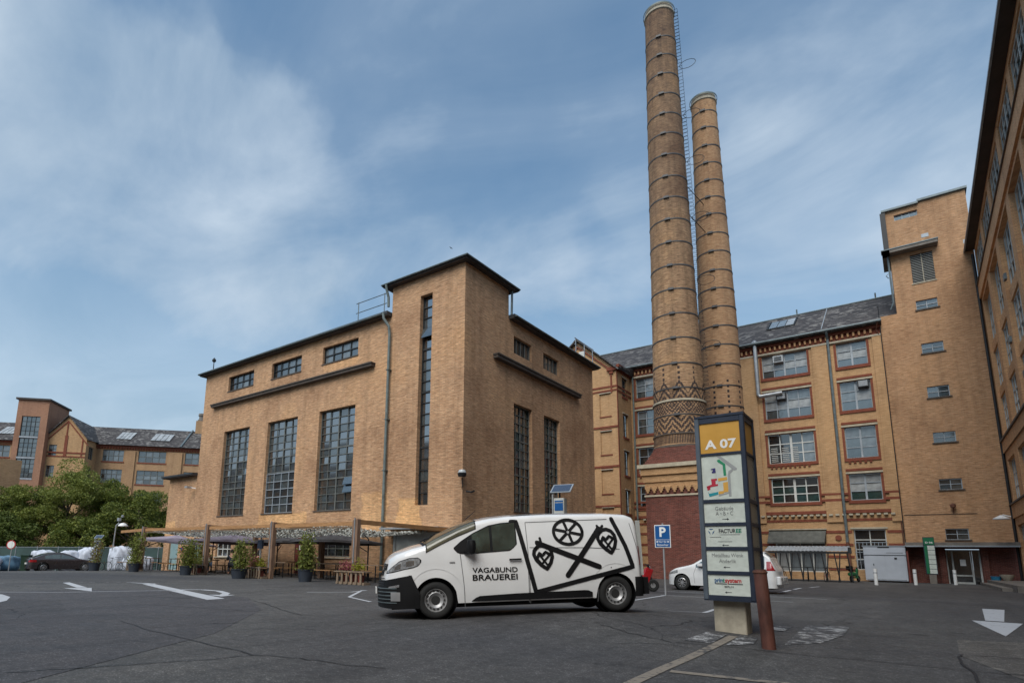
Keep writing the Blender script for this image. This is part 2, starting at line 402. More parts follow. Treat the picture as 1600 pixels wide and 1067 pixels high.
sp2 = h.n('ShaderNodeSeparateColor'); h.l(vo.outputs['Color'], sp2.inputs[0])
area = h.noise(cb.outputs[0], 0.35, 4, 0.6)
f = h.math('MULTIPLY', h.math('GREATER_THAN', sp2.outputs[0], 0.72), h.ramp(area, [(0.40, 0.1), (0.56, 0.9)]))
h.l(h.mix(f, br.outputs[0], (0.16, 0.15, 0.14)), b.inputs['Base Color']); b.inputs['Roughness'].default_value = 0.75
bump(h, b, br.outputs['Fac'], -0.4, 0.02)

# asphalt with patches, cracks, damp stains
def asphalt(nm_, tint_):
    m, h, b = newmat(nm_)
    tcn = h.n('ShaderNodeTexCoord'); v = tcn.outputs['Object']
    base = h.noise(v, 0.09, 5, 0.6, 0.6); fine = h.noise(v, 22, 4, 0.75); mid = h.noise(v, 1.4, 6, 0.7)
    grit = h.n('ShaderNodeTexVoronoi'); h.l(v, grit.inputs['Vector']); grit.inputs['Scale'].default_value = 75
    gs = h.n('ShaderNodeSeparateColor'); h.l(grit.outputs['Color'], gs.inputs[0])
    cellv = h.n('ShaderNodeVectorMath', operation='ADD'); h.l(v, cellv.inputs[0])
    nw = h.n('ShaderNodeTexNoise'); nw.inputs['Scale'].default_value = 0.5; nw.inputs['Detail'].default_value = 3; h.l(v, nw.inputs['Vector']); h.l(h.sc(nw.outputs['Color'], (0.8, 0.8, 0)), cellv.inputs[1])
    cell = h.n('ShaderNodeTexVoronoi'); cell.inputs['Scale'].default_value = 0.11; h.l(cellv.outputs[0], cell.inputs['Vector'])
    cs_ = h.n('ShaderNodeSeparateColor'); h.l(cell.outputs['Color'], cs_.inputs[0])
    col = h.mix(h.ramp(base, [(0.40, 0), (0.58, 1)]), (0.052, 0.050, 0.052), (0.074, 0.071, 0.068))
    col = h.mix(0.8, col, h.ramp(cs_.outputs[0], [(0.0, 0.78), (0.5, 1.0), (1.0, 1.22)]), 'MULTIPLY')
    tyr = h.noise(h.sc(v, (0.9, 0.09, 1)), 1.6, 5, 0.7, 0.3)
    col = h.mix(0.5, col, h.ramp(tyr, [(0.36, 0.66), (0.5, 1.0), (0.66, 1.22)]), 'MULTIPLY')
    oil = h.noise(v, 0.55, 6, 0.75)
    col = h.mix(h.ramp(oil, [(0.60, 0.0), (0.68, 0.6)]), col, (0.016, 0.016, 0.016))
    col = h.mix(0.6, col, h.ramp(mid, [(0.28, 0.60), (0.5, 1.0), (0.72, 1.4)]), 'MULTIPLY')
    col = h.mix(0.55, col, h.ramp(gs.outputs[0], [(0.0, 0.6), (0.6, 1.0), (0.88, 1.2), (0.97, 3.4)]), 'MULTIPLY')
    col = h.mix(0.6, col, h.ramp(fine, [(0.3, 0.75), (0.7, 1.25)]), 'MULTIPLY')
    coarse = h.noise(v, 7.0, 5, 0.8)
    col = h.mix(0.75, col, h.ramp(coarse, [(0.34, 0.62), (0.5, 1.0), (0.66, 1.42)]), 'MULTIPLY')
    stain = h.n('ShaderNodeTexVoronoi'); stain.inputs['Scale'].default_value = 1.1; h.l(cellv.outputs[0], stain.inputs['Vector'])
    ss_ = h.n('ShaderNodeSeparateColor'); h.l(stain.outputs['Color'], ss_.inputs[0])
    col = h.mix(h.math('MULTIPLY', h.math('GREATER_THAN', ss_.outputs[1], 0.93), h.ramp(stain.outputs['Distance'], [(0.08, 0.75), (0.2, 0.0)])), col, (0.017, 0.016, 0.016))
    col = h.mix(h.math('MULTIPLY', h.math('LESS_THAN', ss_.outputs[1], 0.06), h.ramp(stain.outputs['Distance'], [(0.03, 0.6), (0.1, 0.0)])), col, (0.16, 0.155, 0.145))
    # cracks
    dv = h.n('ShaderNodeVectorMath', operation='ADD'); h.l(v, dv.inputs[0])
    nv = h.n('ShaderNodeTexNoise'); nv.inputs['Scale'].default_value = 0.7; nv.inputs['Detail'].default_value = 6; h.l(v, nv.inputs['Vector'])
    h.l(h.sc(nv.outputs['Color'], (1.8, 1.8, 0)), dv.inputs[1])
    vc = h.n('ShaderNodeTexVoronoi', feature='DISTANCE_TO_EDGE'); vc.inputs['Scale'].default_value = 0.13; h.l(dv.outputs[0], vc.inputs['Vector'])
    cmask = h.math('MULTIPLY', h.math('LESS_THAN', vc.outputs[0], 0.0022), h.ramp(h.noise(v, 0.25, 3), [(0.42, 0.0), (0.52, 1.0)]))
    col = h.mix(h.math('MULTIPLY', cmask, 0.8), col, (0.008, 0.008, 0.009))
    h.l(h.mix(1.0, col, tint_, 'MULTIPLY'), b.inputs['Base Color'])
    h.l(h.ramp(mid, [(0.3, 0.62), (0.7, 0.86)]), b.inputs['Roughness'])
    b.inputs['Specular IOR Level'].default_value = 0.35
    bump(h, b, h.math('ADD', h.math('MULTIPLY', gs.outputs[0], 0.5), h.math('MULTIPLY', cmask, -3)), 0.35, 0.006)


asphalt('asphalt', (1, 1, 1))
asphalt('asphalt_new', (0.80, 0.79, 0.86))
asphalt('asphalt_pale', (1.5, 1.45, 1.35))


def paintmat(name, col, cover):
    m, h, b = newmat(name)
    tcn = h.n('ShaderNodeTexCoord'); v = tcn.outputs['Object']
    n = h.noise(v, 6.0, 6, 0.8); n2_ = h.noise(v, 0.8, 3)
    k = h.math('ADD', h.math('MULTIPLY', n, 0.75), h.math('MULTIPLY', n2_, 0.25))
    f = h.ramp(k, [(cover - 0.03, 1.0), (cover + 0.04, 0.0)])
    h.l(h.mix(f, (0.045, 0.044, 0.046), tuple(col)), b.inputs['Base Color']); b.inputs['Roughness'].default_value = 0.7


paintmat('road_paint', (0.44, 0.45, 0.47), 0.60)
paintmat('road_paint_worn', (0.36, 0.36, 0.36), 0.47)
paintmat('strip_worn', (0.21, 0.18, 0.145), 0.535)
MATS['tar'] = mat('tar', (0.009, 0.009, 0.01), 0.6, var=0.1)
mat('puddle_film', (0.03, 0.03, 0.034), 0.3, var=0.1)

# ------------------------------------------------------------------ geometry helpers
ORG = {}


def empty(name, loc=(0, 0, 0), rot=(0, 0, 0)):
    o = bpy.data.objects.new(name, None); COL.objects.link(o)
    o.location = loc; o.rotation_euler = rot; o.empty_display_size = 0.3
    ORG[o.name] = Vector(loc)
    return o


def tag(o, label=None, cat=None, group=None, kind=None):
    if label: o['label'] = label
    if cat: o['category'] = cat
    if group: o['group'] = group
    if kind: o['kind'] = kind
    return o


def thing(name, label, cat, loc=(0, 0, 0), rot=(0, 0, 0), group=None):
    return tag(empty(name, loc, rot), label, cat, group)


class MB:
    def __init__(s): s.v = []; s.f = []; s.mi = []; s.m = 0
    def face(s, pts):
        k = len(s.v); s.v += [tuple(p) for p in pts]; s.f.append(tuple(range(k, k + len(pts)))); s.mi.append(s.m); return s
    def box(s, x0, x1, y0, y1, z0, z1, M=None):
        if x0 > x1: x0, x1 = x1, x0
        if y0 > y1: y0, y1 = y1, y0
        if z0 > z1: z0, z1 = z1, z0
        k = len(s.v)
        p = [(x0, y0, z0), (x1, y0, z0), (x1, y1, z0), (x0, y1, z0), (x0, y0, z1), (x1, y0, z1), (x1, y1, z1), (x0, y1, z1)]
        if M is not None: p = [tuple(M @ Vector(q)) for q in p]
        s.v += p
        for q in ((0, 3, 2, 1), (4, 5, 6, 7), (0, 1, 5, 4), (1, 2, 6, 5), (2, 3, 7, 6), (3, 0, 4, 7)):
            s.f.append(tuple(k + i for i in q)); s.mi.append(s.m)
        return s
    def bar(s, a, b, w, d=None, up=(0, 0, 1)):
        """box beam from a to b"""
        a = Vector(a); b = Vector(b); d = d or w
        t = (b - a); L = t.length; t.normalize()
        u = Vector(up)
        if abs(t.dot(u)) > 0.98: u = Vector((1, 0, 0))
        r = t.cross(u).normalized(); u = r.cross(t)
        M = Matrix((r, t, u)).transposed().to_4x4(); M.translation = a
        return s.box(-w / 2, w / 2, 0, L, -d / 2, d / 2, M)
    def tube(s, pts, r, n=8, cap=True):
        pts = [Vector(p) for p in pts]; k = len(s.v)
        rs = r if isinstance(r, (list, tuple)) else [r] * len(pts)
        prev = None
        for i, p in enumerate(pts):
            t = (pts[min(i + 1, len(pts) - 1)] - pts[max(i - 1, 0)]).normalized()
            if prev is None:
                u = Vector((0, 0, 1)) if abs(t.z) < 0.9 else Vector((1, 0, 0))
            else: u = prev
            rr = t.cross(u).normalized(); u = rr.cross(t).normalized(); prev = u
            for j in range(n):
                a = 2 * math.pi * j / n
                s.v.append(tuple(p + (rr * math.cos(a) + u * math.sin(a)) * rs[i]))
        for i in range(len(pts) - 1):
            for j in range(n):
                a = k + i * n + j; b = k + i * n + (j + 1) % n
                s.f.append((a, b, b + n, a + n)); s.mi.append(s.m)
        if cap:
            s.f.append(tuple(k + j for j in reversed(range(n)))); s.mi.append(s.m)
            e = k + (len(pts) - 1) * n; s.f.append(tuple(e + j for j in range(n))); s.mi.append(s.m)
        return s
    def rev(s, prof, n=24, c=(0, 0, 0), axis='z', cap=False):
        """revolve (r, h) profile"""
        k = len(s.v); c = Vector(c)
        for (r, z) in prof:
            for j in range(n):
                a = 2 * math.pi * j / n
                p = Vector((r * math.cos(a), r * math.sin(a), z))
                if axis == 'y': p = Vector((p.x, p.z, p.y))
                if axis == 'x': p = Vector((p.z, p.x, p.y))
                s.v.append(tuple(p + c))
        for i in range(len(prof) - 1):
            for j in range(n):
                a = k + i * n + j; b = k + i * n + (j + 1) % n
                s.f.append((a, b, b + n, a + n)); s.mi.append(s.m)
        if cap:
            s.f.append(tuple(k + j for j in range(n))); s.mi.append(s.m)
            e = k + (len(prof) - 1) * n; s.f.append(tuple(e + j for j in range(n))); s.mi.append(s.m)
        return s
    def each(s, name, mt, parent, local=False):
        """every box of this builder as an object of its own"""
        for i in range(len(s.v) // 8):
            m_ = MB(); m_.v = s.v[i * 8:i * 8 + 8]; m_.f = [tuple(k - i * 8 for k in f) for f in s.f[i * 6:i * 6 + 6]]; m_.mi = [0] * 6
            m_.build(name, mt, parent, local=local)
    def build(s, name, mt, parent=None, smooth=False, local=False, label=None, kind=None, fix=False, bev=0):
        me = bpy.data.meshes.new(name)
        v = s.v
        o = bpy.data.objects.new(name, me); COL.objects.link(o)
        if parent is not None:
            o.parent = parent
            org = ORG.get(parent.name, Vector())
            ORG[o.name] = org
            if not local:
                v = [(a - org.x, b - org.y, c - org.z) for a, b, c in v]
        else: ORG[o.name] = Vector()
        me.from_pydata(v, [], s.f)
        for x in (mt if isinstance(mt, (list, tuple)) else [mt]): me.materials.append(MATS[x])
        if isinstance(mt, (list, tuple)): me.polygons.foreach_set('material_index', s.mi)
        if smooth:
            me.polygons.foreach_set('use_smooth', [True] * len(me.polygons))
        me.validate()
        if fix or smooth or bev:
            bm = bmesh.new(); bm.from_mesh(me)
            if smooth: bmesh.ops.remove_doubles(bm, verts=bm.verts, dist=0.0005)
            if bev: bmesh.ops.bevel(bm, geom=bm.edges, offset=bev, segments=1, affect='EDGES', clamp_overlap=True)
            bmesh.ops.recalc_face_normals(bm, faces=bm.faces)
            if smooth:
                for e in bm.edges:
                    if len(e.link_faces) == 2 and e.calc_face_angle(0) > R(42): e.smooth = False
            bm.to_mesh(me); bm.free()
        if label: o['label'] = label
        if kind: o['kind'] = kind
        return o


PANE = {}


def unit_pane(mt):
    if mt not in PANE:
        b = MB(); b.box(-.5, .5, -.5, .5, -.5, .5)
        me = bpy.data.meshes.new('pane'); me.from_pydata(b.v, [], b.f); me.materials.append(MATS[mt]); PANE[mt] = me
    return PANE[mt]


def piece(name, mt, parent, c, size, rot=(0, 0, 0), local=False):
    """a cheap box piece that shares its mesh"""
    o = bpy.data.objects.new(name, unit_pane(mt)); COL.objects.link(o)
    o.parent = parent
    org = Vector() if local else ORG[parent.name]
    o.location = Vector(c) - org; o.scale = size; o.rotation_euler = rot
    ORG[o.name] = ORG[parent.name]
    return o


def pt(ax, plane, s, a, d, z):
    return (a, plane + s * d, z) if ax == 'y' else (plane + s * d, a, z)


def wall(mb, ax, plane, s, a0, a1, z0, z1, holes=(), rev=0.3):
    """wall face with openings and their reveals; s = inward direction"""
    As = sorted({a0, a1, *[h_[0] for h_ in holes], *[h_[1] for h_ in holes]})
    Zs = sorted({z0, z1, *[h_[2] for h_ in holes], *[h_[3] for h_ in holes]})
    As = [a for a in As if a0 <= a <= a1]; Zs = [z for z in Zs if z0 <= z <= z1]
    for i in range(len(As) - 1):
        for j in range(len(Zs) - 1):
            ca, cz = (As[i] + As[i + 1]) / 2, (Zs[j] + Zs[j + 1]) / 2
            if any(h_[0] < ca < h_[1] and h_[2] < cz < h_[3] for h_ in holes): continue
            mb.face([pt(ax, plane, s, a, 0, z) for a, z in ((As[i], Zs[j]), (As[i + 1], Zs[j]), (As[i + 1], Zs[j + 1]), (As[i], Zs[j + 1]))])
    for h_ in holes:
        b0, b1, c0, c1 = h_[:4]
        r = h_[4] if len(h_) > 4 else rev
        q = [(b0, c0), (b1, c0), (b1, c1), (b0, c1)]
        for k in range(4):
            (p, z_), (p2, z2) = q[k], q[(k + 1) % 4]
            mb.face([pt(ax, plane, s, p, 0, z_), pt(ax, plane, s, p, r, z_), pt(ax, plane, s, p2, r, z2), pt(ax, plane, s, p2, 0, z2)])
    return mb


def boxw(mb, ax, plane, s, a0, a1, d0, d1, z0, z1):
    """box in wall coordinates; d measured inward from the wall plane"""
    p = pt(ax, plane, s, a0, d0, z0); q = pt(ax, plane, s, a1, d1, z1)
    return mb.box(p[0], q[0], p[1], q[1], p[2], q[2])


def window(parent, ax, plane, s, a0, a1, z0, z1, cols, rows, fm='window_steel', glass=('glass_dark',), rec=0.2, bar=0.05,
           heavy_c=(), heavy_r=(), edge=0.07, name='window', opened=(), rowfrac=None, tilt=0.5, glfn=None, pane=True):
    f = MB(); dd = 0.06
    d = rec
    boxw(f, ax, plane, s, a0, a0 + edge, d, d + dd, z0, z1); boxw(f, ax, plane, s, a1 - edge, a1, d, d + dd, z0, z1)
    boxw(f, ax, plane, s, a0 + edge, a1 - edge, d, d + dd, z0, z0 + edge); boxw(f, ax, plane, s, a0 + edge, a1 - edge, d, d + dd, z1 - edge, z1)
    ia0, ia1, iz0, iz1 = a0 + edge, a1 - edge, z0 + edge, z1 - edge
    cs = [ia0 + (ia1 - ia0) * i / cols for i in range(cols + 1)]
    if rowfrac: rs = [iz0 + (iz1 - iz0) * q for q in rowfrac]
    else: rs = [iz0 + (iz1 - iz0) * i / rows for i in range(rows + 1)]
    rows = len(rs) - 1
    for i in range(1, cols):
        wd = bar * (2.2 if i in heavy_c else 1)
        boxw(f, ax, plane, s, cs[i] - wd / 2, cs[i] + wd / 2, d + 0.004, d + dd - 0.006, iz0, iz1)
    for j in range(1, rows):
        wd = bar * (2.2 if j in heavy_r else 1)
        boxw(f, ax, plane, s, ia0, ia1, d + 0.008, d + dd - 0.01, rs[j] - wd / 2, rs[j] + wd / 2)
    o = f.build(name, fm, parent)
    if not pane: return o
    for i in range(cols):
        for j in range(rows):
            g = glfn(i, j) if glfn else rnd.choice(glass)
            c = pt(ax, plane, s, (cs[i] + cs[i + 1]) / 2, d + dd + 0.03, (rs[j] + rs[j + 1]) / 2)
            wa, hz = cs[i + 1] - cs[i] - 0.004, rs[j + 1] - rs[j] - 0.004
            size = (wa, 0.02, hz) if ax == 'y' else (0.02, wa, hz)
            t1, t2 = R(rnd.uniform(-tilt, tilt)), R(rnd.uniform(-tilt, tilt))
            rot = (t1, 0, t2) if ax == 'y' else (0, t1, t2)
            if (i, j) in opened:
                g = 'glass_grey'
                c = pt(ax, plane, s, (cs[i] + cs[i + 1]) / 2, d - 0.12, (rs[j] + rs[j + 1]) / 2)
                rot = (R(-18) * s, 0, 0) if ax == 'y' else (0, R(18) * s, 0)
            piece('pane', g, o, c, size, rot)
    return o


def text_mesh(body, size, align='CENTER', extrude=0.0, res=3, bold=0.0):
    cu = bpy.data.curves.new('lettering', 'FONT'); cu.body = body; cu.size = size
    cu.align_x = align; cu.align_y = 'BOTTOM_BASELINE' if False else 'CENTER'
    cu.extrude = extrude; cu.resolution_u = res; cu.offset = bold * size
    o = bpy.data.objects.new('lettering', cu); COL.objects.link(o)
    dg = bpy.context.evaluated_depsgraph_get(); dg.update()
    me = bpy.data.meshes.new_from_object(o.evaluated_get(dg))
    bpy.data.objects.remove(o); bpy.data.curves.remove(cu)
    return me


def lettering(body, size, mt, parent, M, name='lettering', align='CENTER', width=None, bold=0.0, extrude=0.002):
    me = text_mesh(body, size, align, extrude, 3, bold)
    xs = [v.co.x for v in me.vertices]
    k = 1.0
    if width and xs: k = width / (max(xs) - min(xs))
    for v in me.vertices: v.co.x *= k
    me.transform(M)
    me.materials.clear(); me.materials.append(MATS[mt])
    o = bpy.data.objects.new(name, me); COL.objects.link(o); o.parent = parent; ORG[o.name] = ORG[parent.name]
    return o


def FR(loc, xdir, up=(0, 0, 1)):
    """frame: text x along xdir, text y along up"""
    x = Vector(xdir).normalized(); u = Vector(up).normalized(); n = x.cross(u)
    M = Matrix((x, u, n)).transposed().to_4x4(); M.translation = Vector(loc)
    return M


def g(x, y):
    """height of the yard: nearly flat, a low rise under the van, falling away to the west"""
    r = x * math.cos(YAW) + y * math.sin(YAW); fw = -x * math.sin(YAW) + y * math.cos(YAW)
    z = .20 * math.exp(-((r - 3.3) ** 2 / (2 * 1.9 ** 2) + (fw - 11.6) ** 2 / (2 * 1.8 ** 2)))
    t = -38 - x
    if t > 0: z -= .030 * min(t, 40) * min(1, t / 6)
    return z
# ================================================================== SETTING: ground
bm_ = MB()
import itertools
def axis_pts(lo, hi, fine0, fine1, f, c):
    out = []; x = lo
    while x < hi:
        out.append(x); x += f if fine0 <= x < fine1 else c
    out.append(hi); return out
gx = axis_pts(-420, 260, -60, 12, 1.0, 15); gy = axis_pts(-240, 420, -2, 30, 1.0, 15)
nx, ny = len(gx), len(gy)
bm_.v = [(x, y, g(x, y)) for y in gy for x in gx]
bm_.f = [(j * nx + i, j * nx + i + 1, (j + 1) * nx + i + 1, (j + 1) * nx + i) for j in range(ny - 1) for i in range(nx - 1)]
bm_.mi = [0] * len(bm_.f)
bm_.build('ground', 'asphalt', smooth=True, kind='structure')


def flat(name, polys, mt, h_=0.006, label=None, kind='structure', cat=None, cut=0.45):
    """thin sheet draped on the yard"""
    m_ = MB()
    for p in polys: m_.face([(x, y, 0) for x, y in p])
    o = m_.build(name, mt)
    bm = bmesh.new(); bm.from_mesh(o.data)
    bmesh.ops.triangulate(bm, faces=bm.faces)
    for _ in range(3):
        es = [e for e in bm.edges if e.calc_length() > cut]
        if es: bmesh.ops.subdivide_edges(bm, edges=es, cuts=1); bmesh.ops.triangulate(bm, faces=bm.faces)
    for v in bm.verts: v.co.z = g(v.co.x, v.co.y) + h_
    bmesh.ops.recalc_face_normals(bm, faces=bm.faces)
    for f in bm.faces:
        if f.normal.z < 0: f.normal_flip()
    bm.to_mesh(o.data); bm.free()
    o['kind'] = kind
    if label: o['label'] = label
    if cat: o['category'] = cat
    return o


def strip(pts, w_):
    """polyline -> quads"""
    out = []
    for i in range(len(pts) - 1):
        a = Vector(pts[i]); b = Vector(pts[i + 1]); d = (b - a).normalized(); n = Vector((-d.y, d.x)) * w_ / 2
        out.append([tuple(a - n), tuple(b - n), tuple(b + n), tuple(a + n)])
    return out


flat('road_marking', [[(-24.67, 8.51), (-24.87, 8.81), (-21.0, 7.98), (-21.12, 7.71)], [(-20.83, 8.05), (-21.05, 8.12), (-19.04, 7.36), (-21.03, 7.3)]], 'road_paint', label='white direction arrow painted on the asphalt before the parked brown car')
flat('road_marking', [[(-24.1, 10.45), (-22.6, 10.95), (-22.2, 10.62)], [(-22.5, 10.78), (-22.45, 10.35), (-14.2, 8.2), (-14.3, 8.75), (-18.6, 9.8)]], 'road_paint', label='long white arrow painted on the asphalt before the potted bamboo')
flat('road_marking', strip([(-18.55, 9.8), (-18.2, 10.3), (-17.3, 10.35), (-16.2, 9.95), (-15.6, 9.5)], 0.22) + [[(-15.9, 9.2), (-15.4, 9.75), (-15.05, 9.1)]], 'road_paint', label='curved white turning arrow painted beside the long arrow')
flat('road_marking', [[(-19.7, 4.9), (-18.8, 5.13), (-17.7, 5.0), (-16.5, 4.6), (-15.6, 4.1), (-15.9, 3.8), (-16.9, 4.3), (-17.8, 4.45), (-18.6, 4.65), (-19.5, 4.6)]], 'road_paint', label='thick curved white marking at the left edge of the yard')
flat('road_marking', strip([(-20.8, 4.2), (-18.98, 6.62), (-18.41, 9.29), (-18.3, 9.5)], 0.09), 'road_paint', label='thin white line across the asphalt by the arrows')
flat('road_marking', strip([(-24.6, 4.0), (-25.0, 6.7), (-23.6, 13.2)], 0.10), 'road_paint_worn', label='faint white line in front of the beer garden')
flat('road_marking', strip([(-15.3, 12.2), (-14.6, 13.4), (-15.1, 14.6)], 0.1) + strip([(-15.2, 14.5), (-12.9, 11.8), (-11.2, 11.0)], 0.1), 'road_paint', label='white parking lines left of the white van')
flat('road_marking', strip([(-4.6, 13.9), (-3.95, 14.4), (-4.16, 16.1)], 0.1), 'road_paint', label='white parking corner marking left of the sign pillar')
flat('road_marking', strip([(-6.7, 15.3), (-7.14, 21.4)], 0.1) + strip([(-8.7, 24.3), (-2.6, 24.3)], 0.1) + strip([(-7.3, 21.4), (-3.2, 21.4)], 0.1), 'road_paint', label='white parking bay lines around the foot of the parking sign')
for k_, (a_, b_) in enumerate((((-4.62, 26.6), (-4.66, 28.2)), ((-4.7, 29.2), (-4.74, 31.2)), ((-4.78, 32.4), (-4.8, 34.6)), ((-4.6, 36.2), (-4.4, 38.2)))):
    o_ = flat('road_marking', strip([a_, b_], 0.14), 'road_paint', label='white parking dash right of the white car, %s from the sign pillar' % ['nearest', 'second', 'third', 'farthest'][k_])
    o_['group'] = 'white parking dashes'
flat('road_marking', [[(1.28, 23.2), (1.75, 23.2), (1.33, 18.05), (1.02, 18.05)], [(0.78, 17.85), (1.6, 17.75), (1.04, 14.2)]], 'road_paint', 0.007, label='white arrow painted on the asphalt at the far right')
flat('road_marking', [[(-2.75, 8.95), (-2.7, 9.95), (-2.42, 9.95), (-2.38, 9.0)]], 'road_paint_worn', 0.008, label='worn white paint patch left of the concrete channel')
flat('road_marking', [[(-2.2, 9.0), (-2.25, 10.05), (-2.0, 10.05), (-1.93, 9.35)], [(-2.1, 11.2), (-2.15, 12.3), (-1.9, 12.4), (-1.85, 11.3)]], 'road_paint_worn', 0.008, label='worn white paint patches beside the pillar foot')
flat('road_marking', [[(-1.6, 9.7), (-1.74, 13.0), (-1.15, 13.7), (-1.08, 11.7), (-1.24, 10.3)]], 'road_paint_worn', 0.008, label='large worn white paint patch right of the rusty bollard')
flat('gutter_strip', strip([(-2.0, 3.0), (-2.28, 5.76), (-2.31, 6.7), (-2.31, 8.1), (-2.31, 9.9)], 0.13), 'strip_worn', 0.007)
flat('gutter_strip', strip([(-2.2, 6.65), (-1.1, 6.8), (0.4, 6.6)], 0.14), 'strip_worn', 0.007)
flat('asphalt_patch', [[(0.35, 12.8), (2.6, 14.0), (3.6, 9.0), (0.9, 8.2), (0.3, 10.6)]], 'asphalt_pale', 0.005)
flat('asphalt_patch', [[(-13.8, 1.0), (-19.5, 3.5), (-20.2, 6.4), (-19.0, 9.3), (-14.2, 9.4), (-11.0, 7.6), (-8.2, 4.9), (-5.8, 1.2)]], 'asphalt_new', 0.004)
flat('asphalt_patch', [[(-4.6, 27.8), (-10, 27.8), (-10, 33), (-4.6, 33)]], 'asphalt_new', 0.004)
def wig(a, b, n=14, amp=0.05):
    a = Vector(a); b = Vector(b); d = (b - a); nn = Vector((-d.y, d.x)).normalized(); out = []
    off = 0
    for i in range(n + 1):
        off = off * 0.75 + rnd.uniform(-amp, amp)
        out.append(tuple(a + d * i / n + nn * off))
    return out
cr_ = []
for a_, b_, w_ in (((-6.9, 2.0), (-6.2, 4.2), .022), ((-6.2, 4.2), (-4.5, 4.7), .02), ((-10.6, 4.6), (-6.2, 4.2), .018), ((-9.5, 7.5), (-13.2, 8.9), .02), ((-13.5, 6.5), (-9.3, 7.6), .018), ((-4.2, 9.4), (-2.8, 8.7), .02), ((-2.8, 8.7), (1.0, 9.3), .018),
                   ((0.35, 10.7), (0.3, 6.4), .03), ((0.3, 10.7), (1.9, 11.3), .02), ((1.6, 29), (-3, 26), .02), ((1.5, 30), (3.6, 22), .03), ((-3.7, 7.9), (-2.5, 8.5), .012)):
    cr_ += strip(wig(a_, b_), w_)
flat('asphalt_crack', cr_, 'tar', 0.009)
flat('grass_verge', [[(-39, 3.5), (-40.2, 11.2), (-60, 14), (-60, -5)]], 'grass', 0.05)

# ================================================================== HALL (the boiler house)
hall = thing('boiler_house', 'large tan brick industrial hall with tall gridded windows and a corner tower', 'building', (-30, 24, 0))
HW = [(-41.2, -37.8), (-35.55, -32.15), (-29.9, -26.48)]
L_holes = [(a, b, 13.62, 14.78) for a, b in HW] + [(a, b, 3.93, 10.42) for a, b in HW]
gw = [(-41.0, -39.0, 0.95, 2.05), (-29.3, -26.4, 1.1, 2.5)]
L_holes += gw + [(-31.6, -29.9, 0.02, 2.35)] + [(-45.2 + 1.0, -43.2 + .3, 0.02, 2.3)]
wm = MB()
wall(wm, 'y', 24, 1, -44.6, -23.6, -1, 15.42, L_holes)
wall(wm, 'y', 24, 1, -23.6, -18.1, -1, 17.26, [(-21.34, -20.43, 3.95, 16.12), (-22.9, -19.05, 0.02, 2.5)])
RW = [(28.98, 31.1), (32.6, 34.74)]
wall(wm, 'x', -18.1, -1, 24, 28.4, -1, 17.26)
wall(wm, 'x', -18.1, -1, 28.4, 40.1, -1, 15.42, [(a, b, 13.45, 14.55) for a, b in RW] + [(a, b, 3.9, 10.33) for a, b in RW])
wall(wm, 'x', -44.6, 1, 24, 40.1, -2, 15.5); wall(wm, 'y', 40.1, -1, -44.6, -18.1, -1, 15.5)
wall(wm, 'x', -23.6, 1, 24, 28.4, 15.5, 17.3); wall(wm, 'y', 28.4, -1, -23.6, -18.1, 15.5, 17.3)
wm.build('wall', 'hall_brick', hall)
rf = MB()
rf.box(-45.0, -23.62, 23.62, 40.5, 15.42, 15.5); rf.box(-23.62, -17.75, 28.42, 40.5, 15.42, 15.5)
rf.each('roof', 'eave_soffit', hall)
rf = MB(); rf.box(-45.1, -23.63, 23.58, 40.6, 15.502, 15.68); rf.box(-23.63, -17.7, 28.43, 40.6, 15.502, 15.68)
rf.each('roof', 'roof_felt', hall)
rf = MB(); rf.box(-24.1, -17.75, 23.64, 28.95, 17.26, 17.32); rf.build('tower_roof', 'eave_soffit', hall)
rf = MB(); rf.box(-24.16, -17.7, 23.58, 29.02, 17.322, 17.47); rf.build('tower_roof', 'roof_felt', hall)
gt = MB(); gt.tube([(-45.1, 23.53, 15.58), (-24.0, 23.53, 15.54)], 0.07, 8); gt.tube([(-17.65, 28.5, 15.58), (-17.65, 40.6, 15.58)], 0.06, 8)
gt.tube([(-24.16, 23.54, 17.4), (-17.66, 23.54, 17.4), (-17.66, 29.0, 17.4)], 0.05, 8)
gt.build('gutter', 'zinc', hall)
for nm, (a0, a1, z0, z1) in (('ledge', (-43.0, -24.9, 12.52, 12.76)),):
    l_ = MB(); boxw(l_, 'y', 24, 1, a0, a1, -0.32, 0, z0, z1 - .08); boxw(l_, 'y', 24, 1, a0 - .04, a1 + .04, -0.38, 0, z1 - .08, z1); l_.build('ledge', 'ledge_dark', hall)
l_ = MB(); boxw(l_, 'x', -18.1, -1, 26.78, 37.48, -0.32, 0, 12.5, 12.68); boxw(l_, 'x', -18.1, -1, 26.74, 37.5, -0.38, 0, 12.68, 12.76); l_.build('ledge', 'ledge_dark', hall)
dp = MB(); dp.tube([(-23.9, 23.52, 15.55), (-23.85, 23.55, 15.2), (-23.58, 23.75, 14.7), (-23.58, 23.82, 14.2), (-23.58, 23.82, 0)], 0.085, 8)
for z in (3, 6, 9, 12): dp.box(-23.7, -23.46, 23.72, 23.99, z, z + .05)
dp.build('downpipe', 'copper_green', hall)
dp = MB(); dp.tube([(-23.75, 23.54, 17.35), (-23.75, 23.6, 17.05), (-23.72, 23.75, 16.6), (-23.72, 23.78, 16.0)], 0.08, 8); dp.build('downpipe', 'copper_green', hall)
dp = MB(); dp.tube([(-17.95, 28.55, 17.25), (-17.95, 28.5, 15.7)], 0.07, 8); dp.build('downpipe', 'zinc', hall)
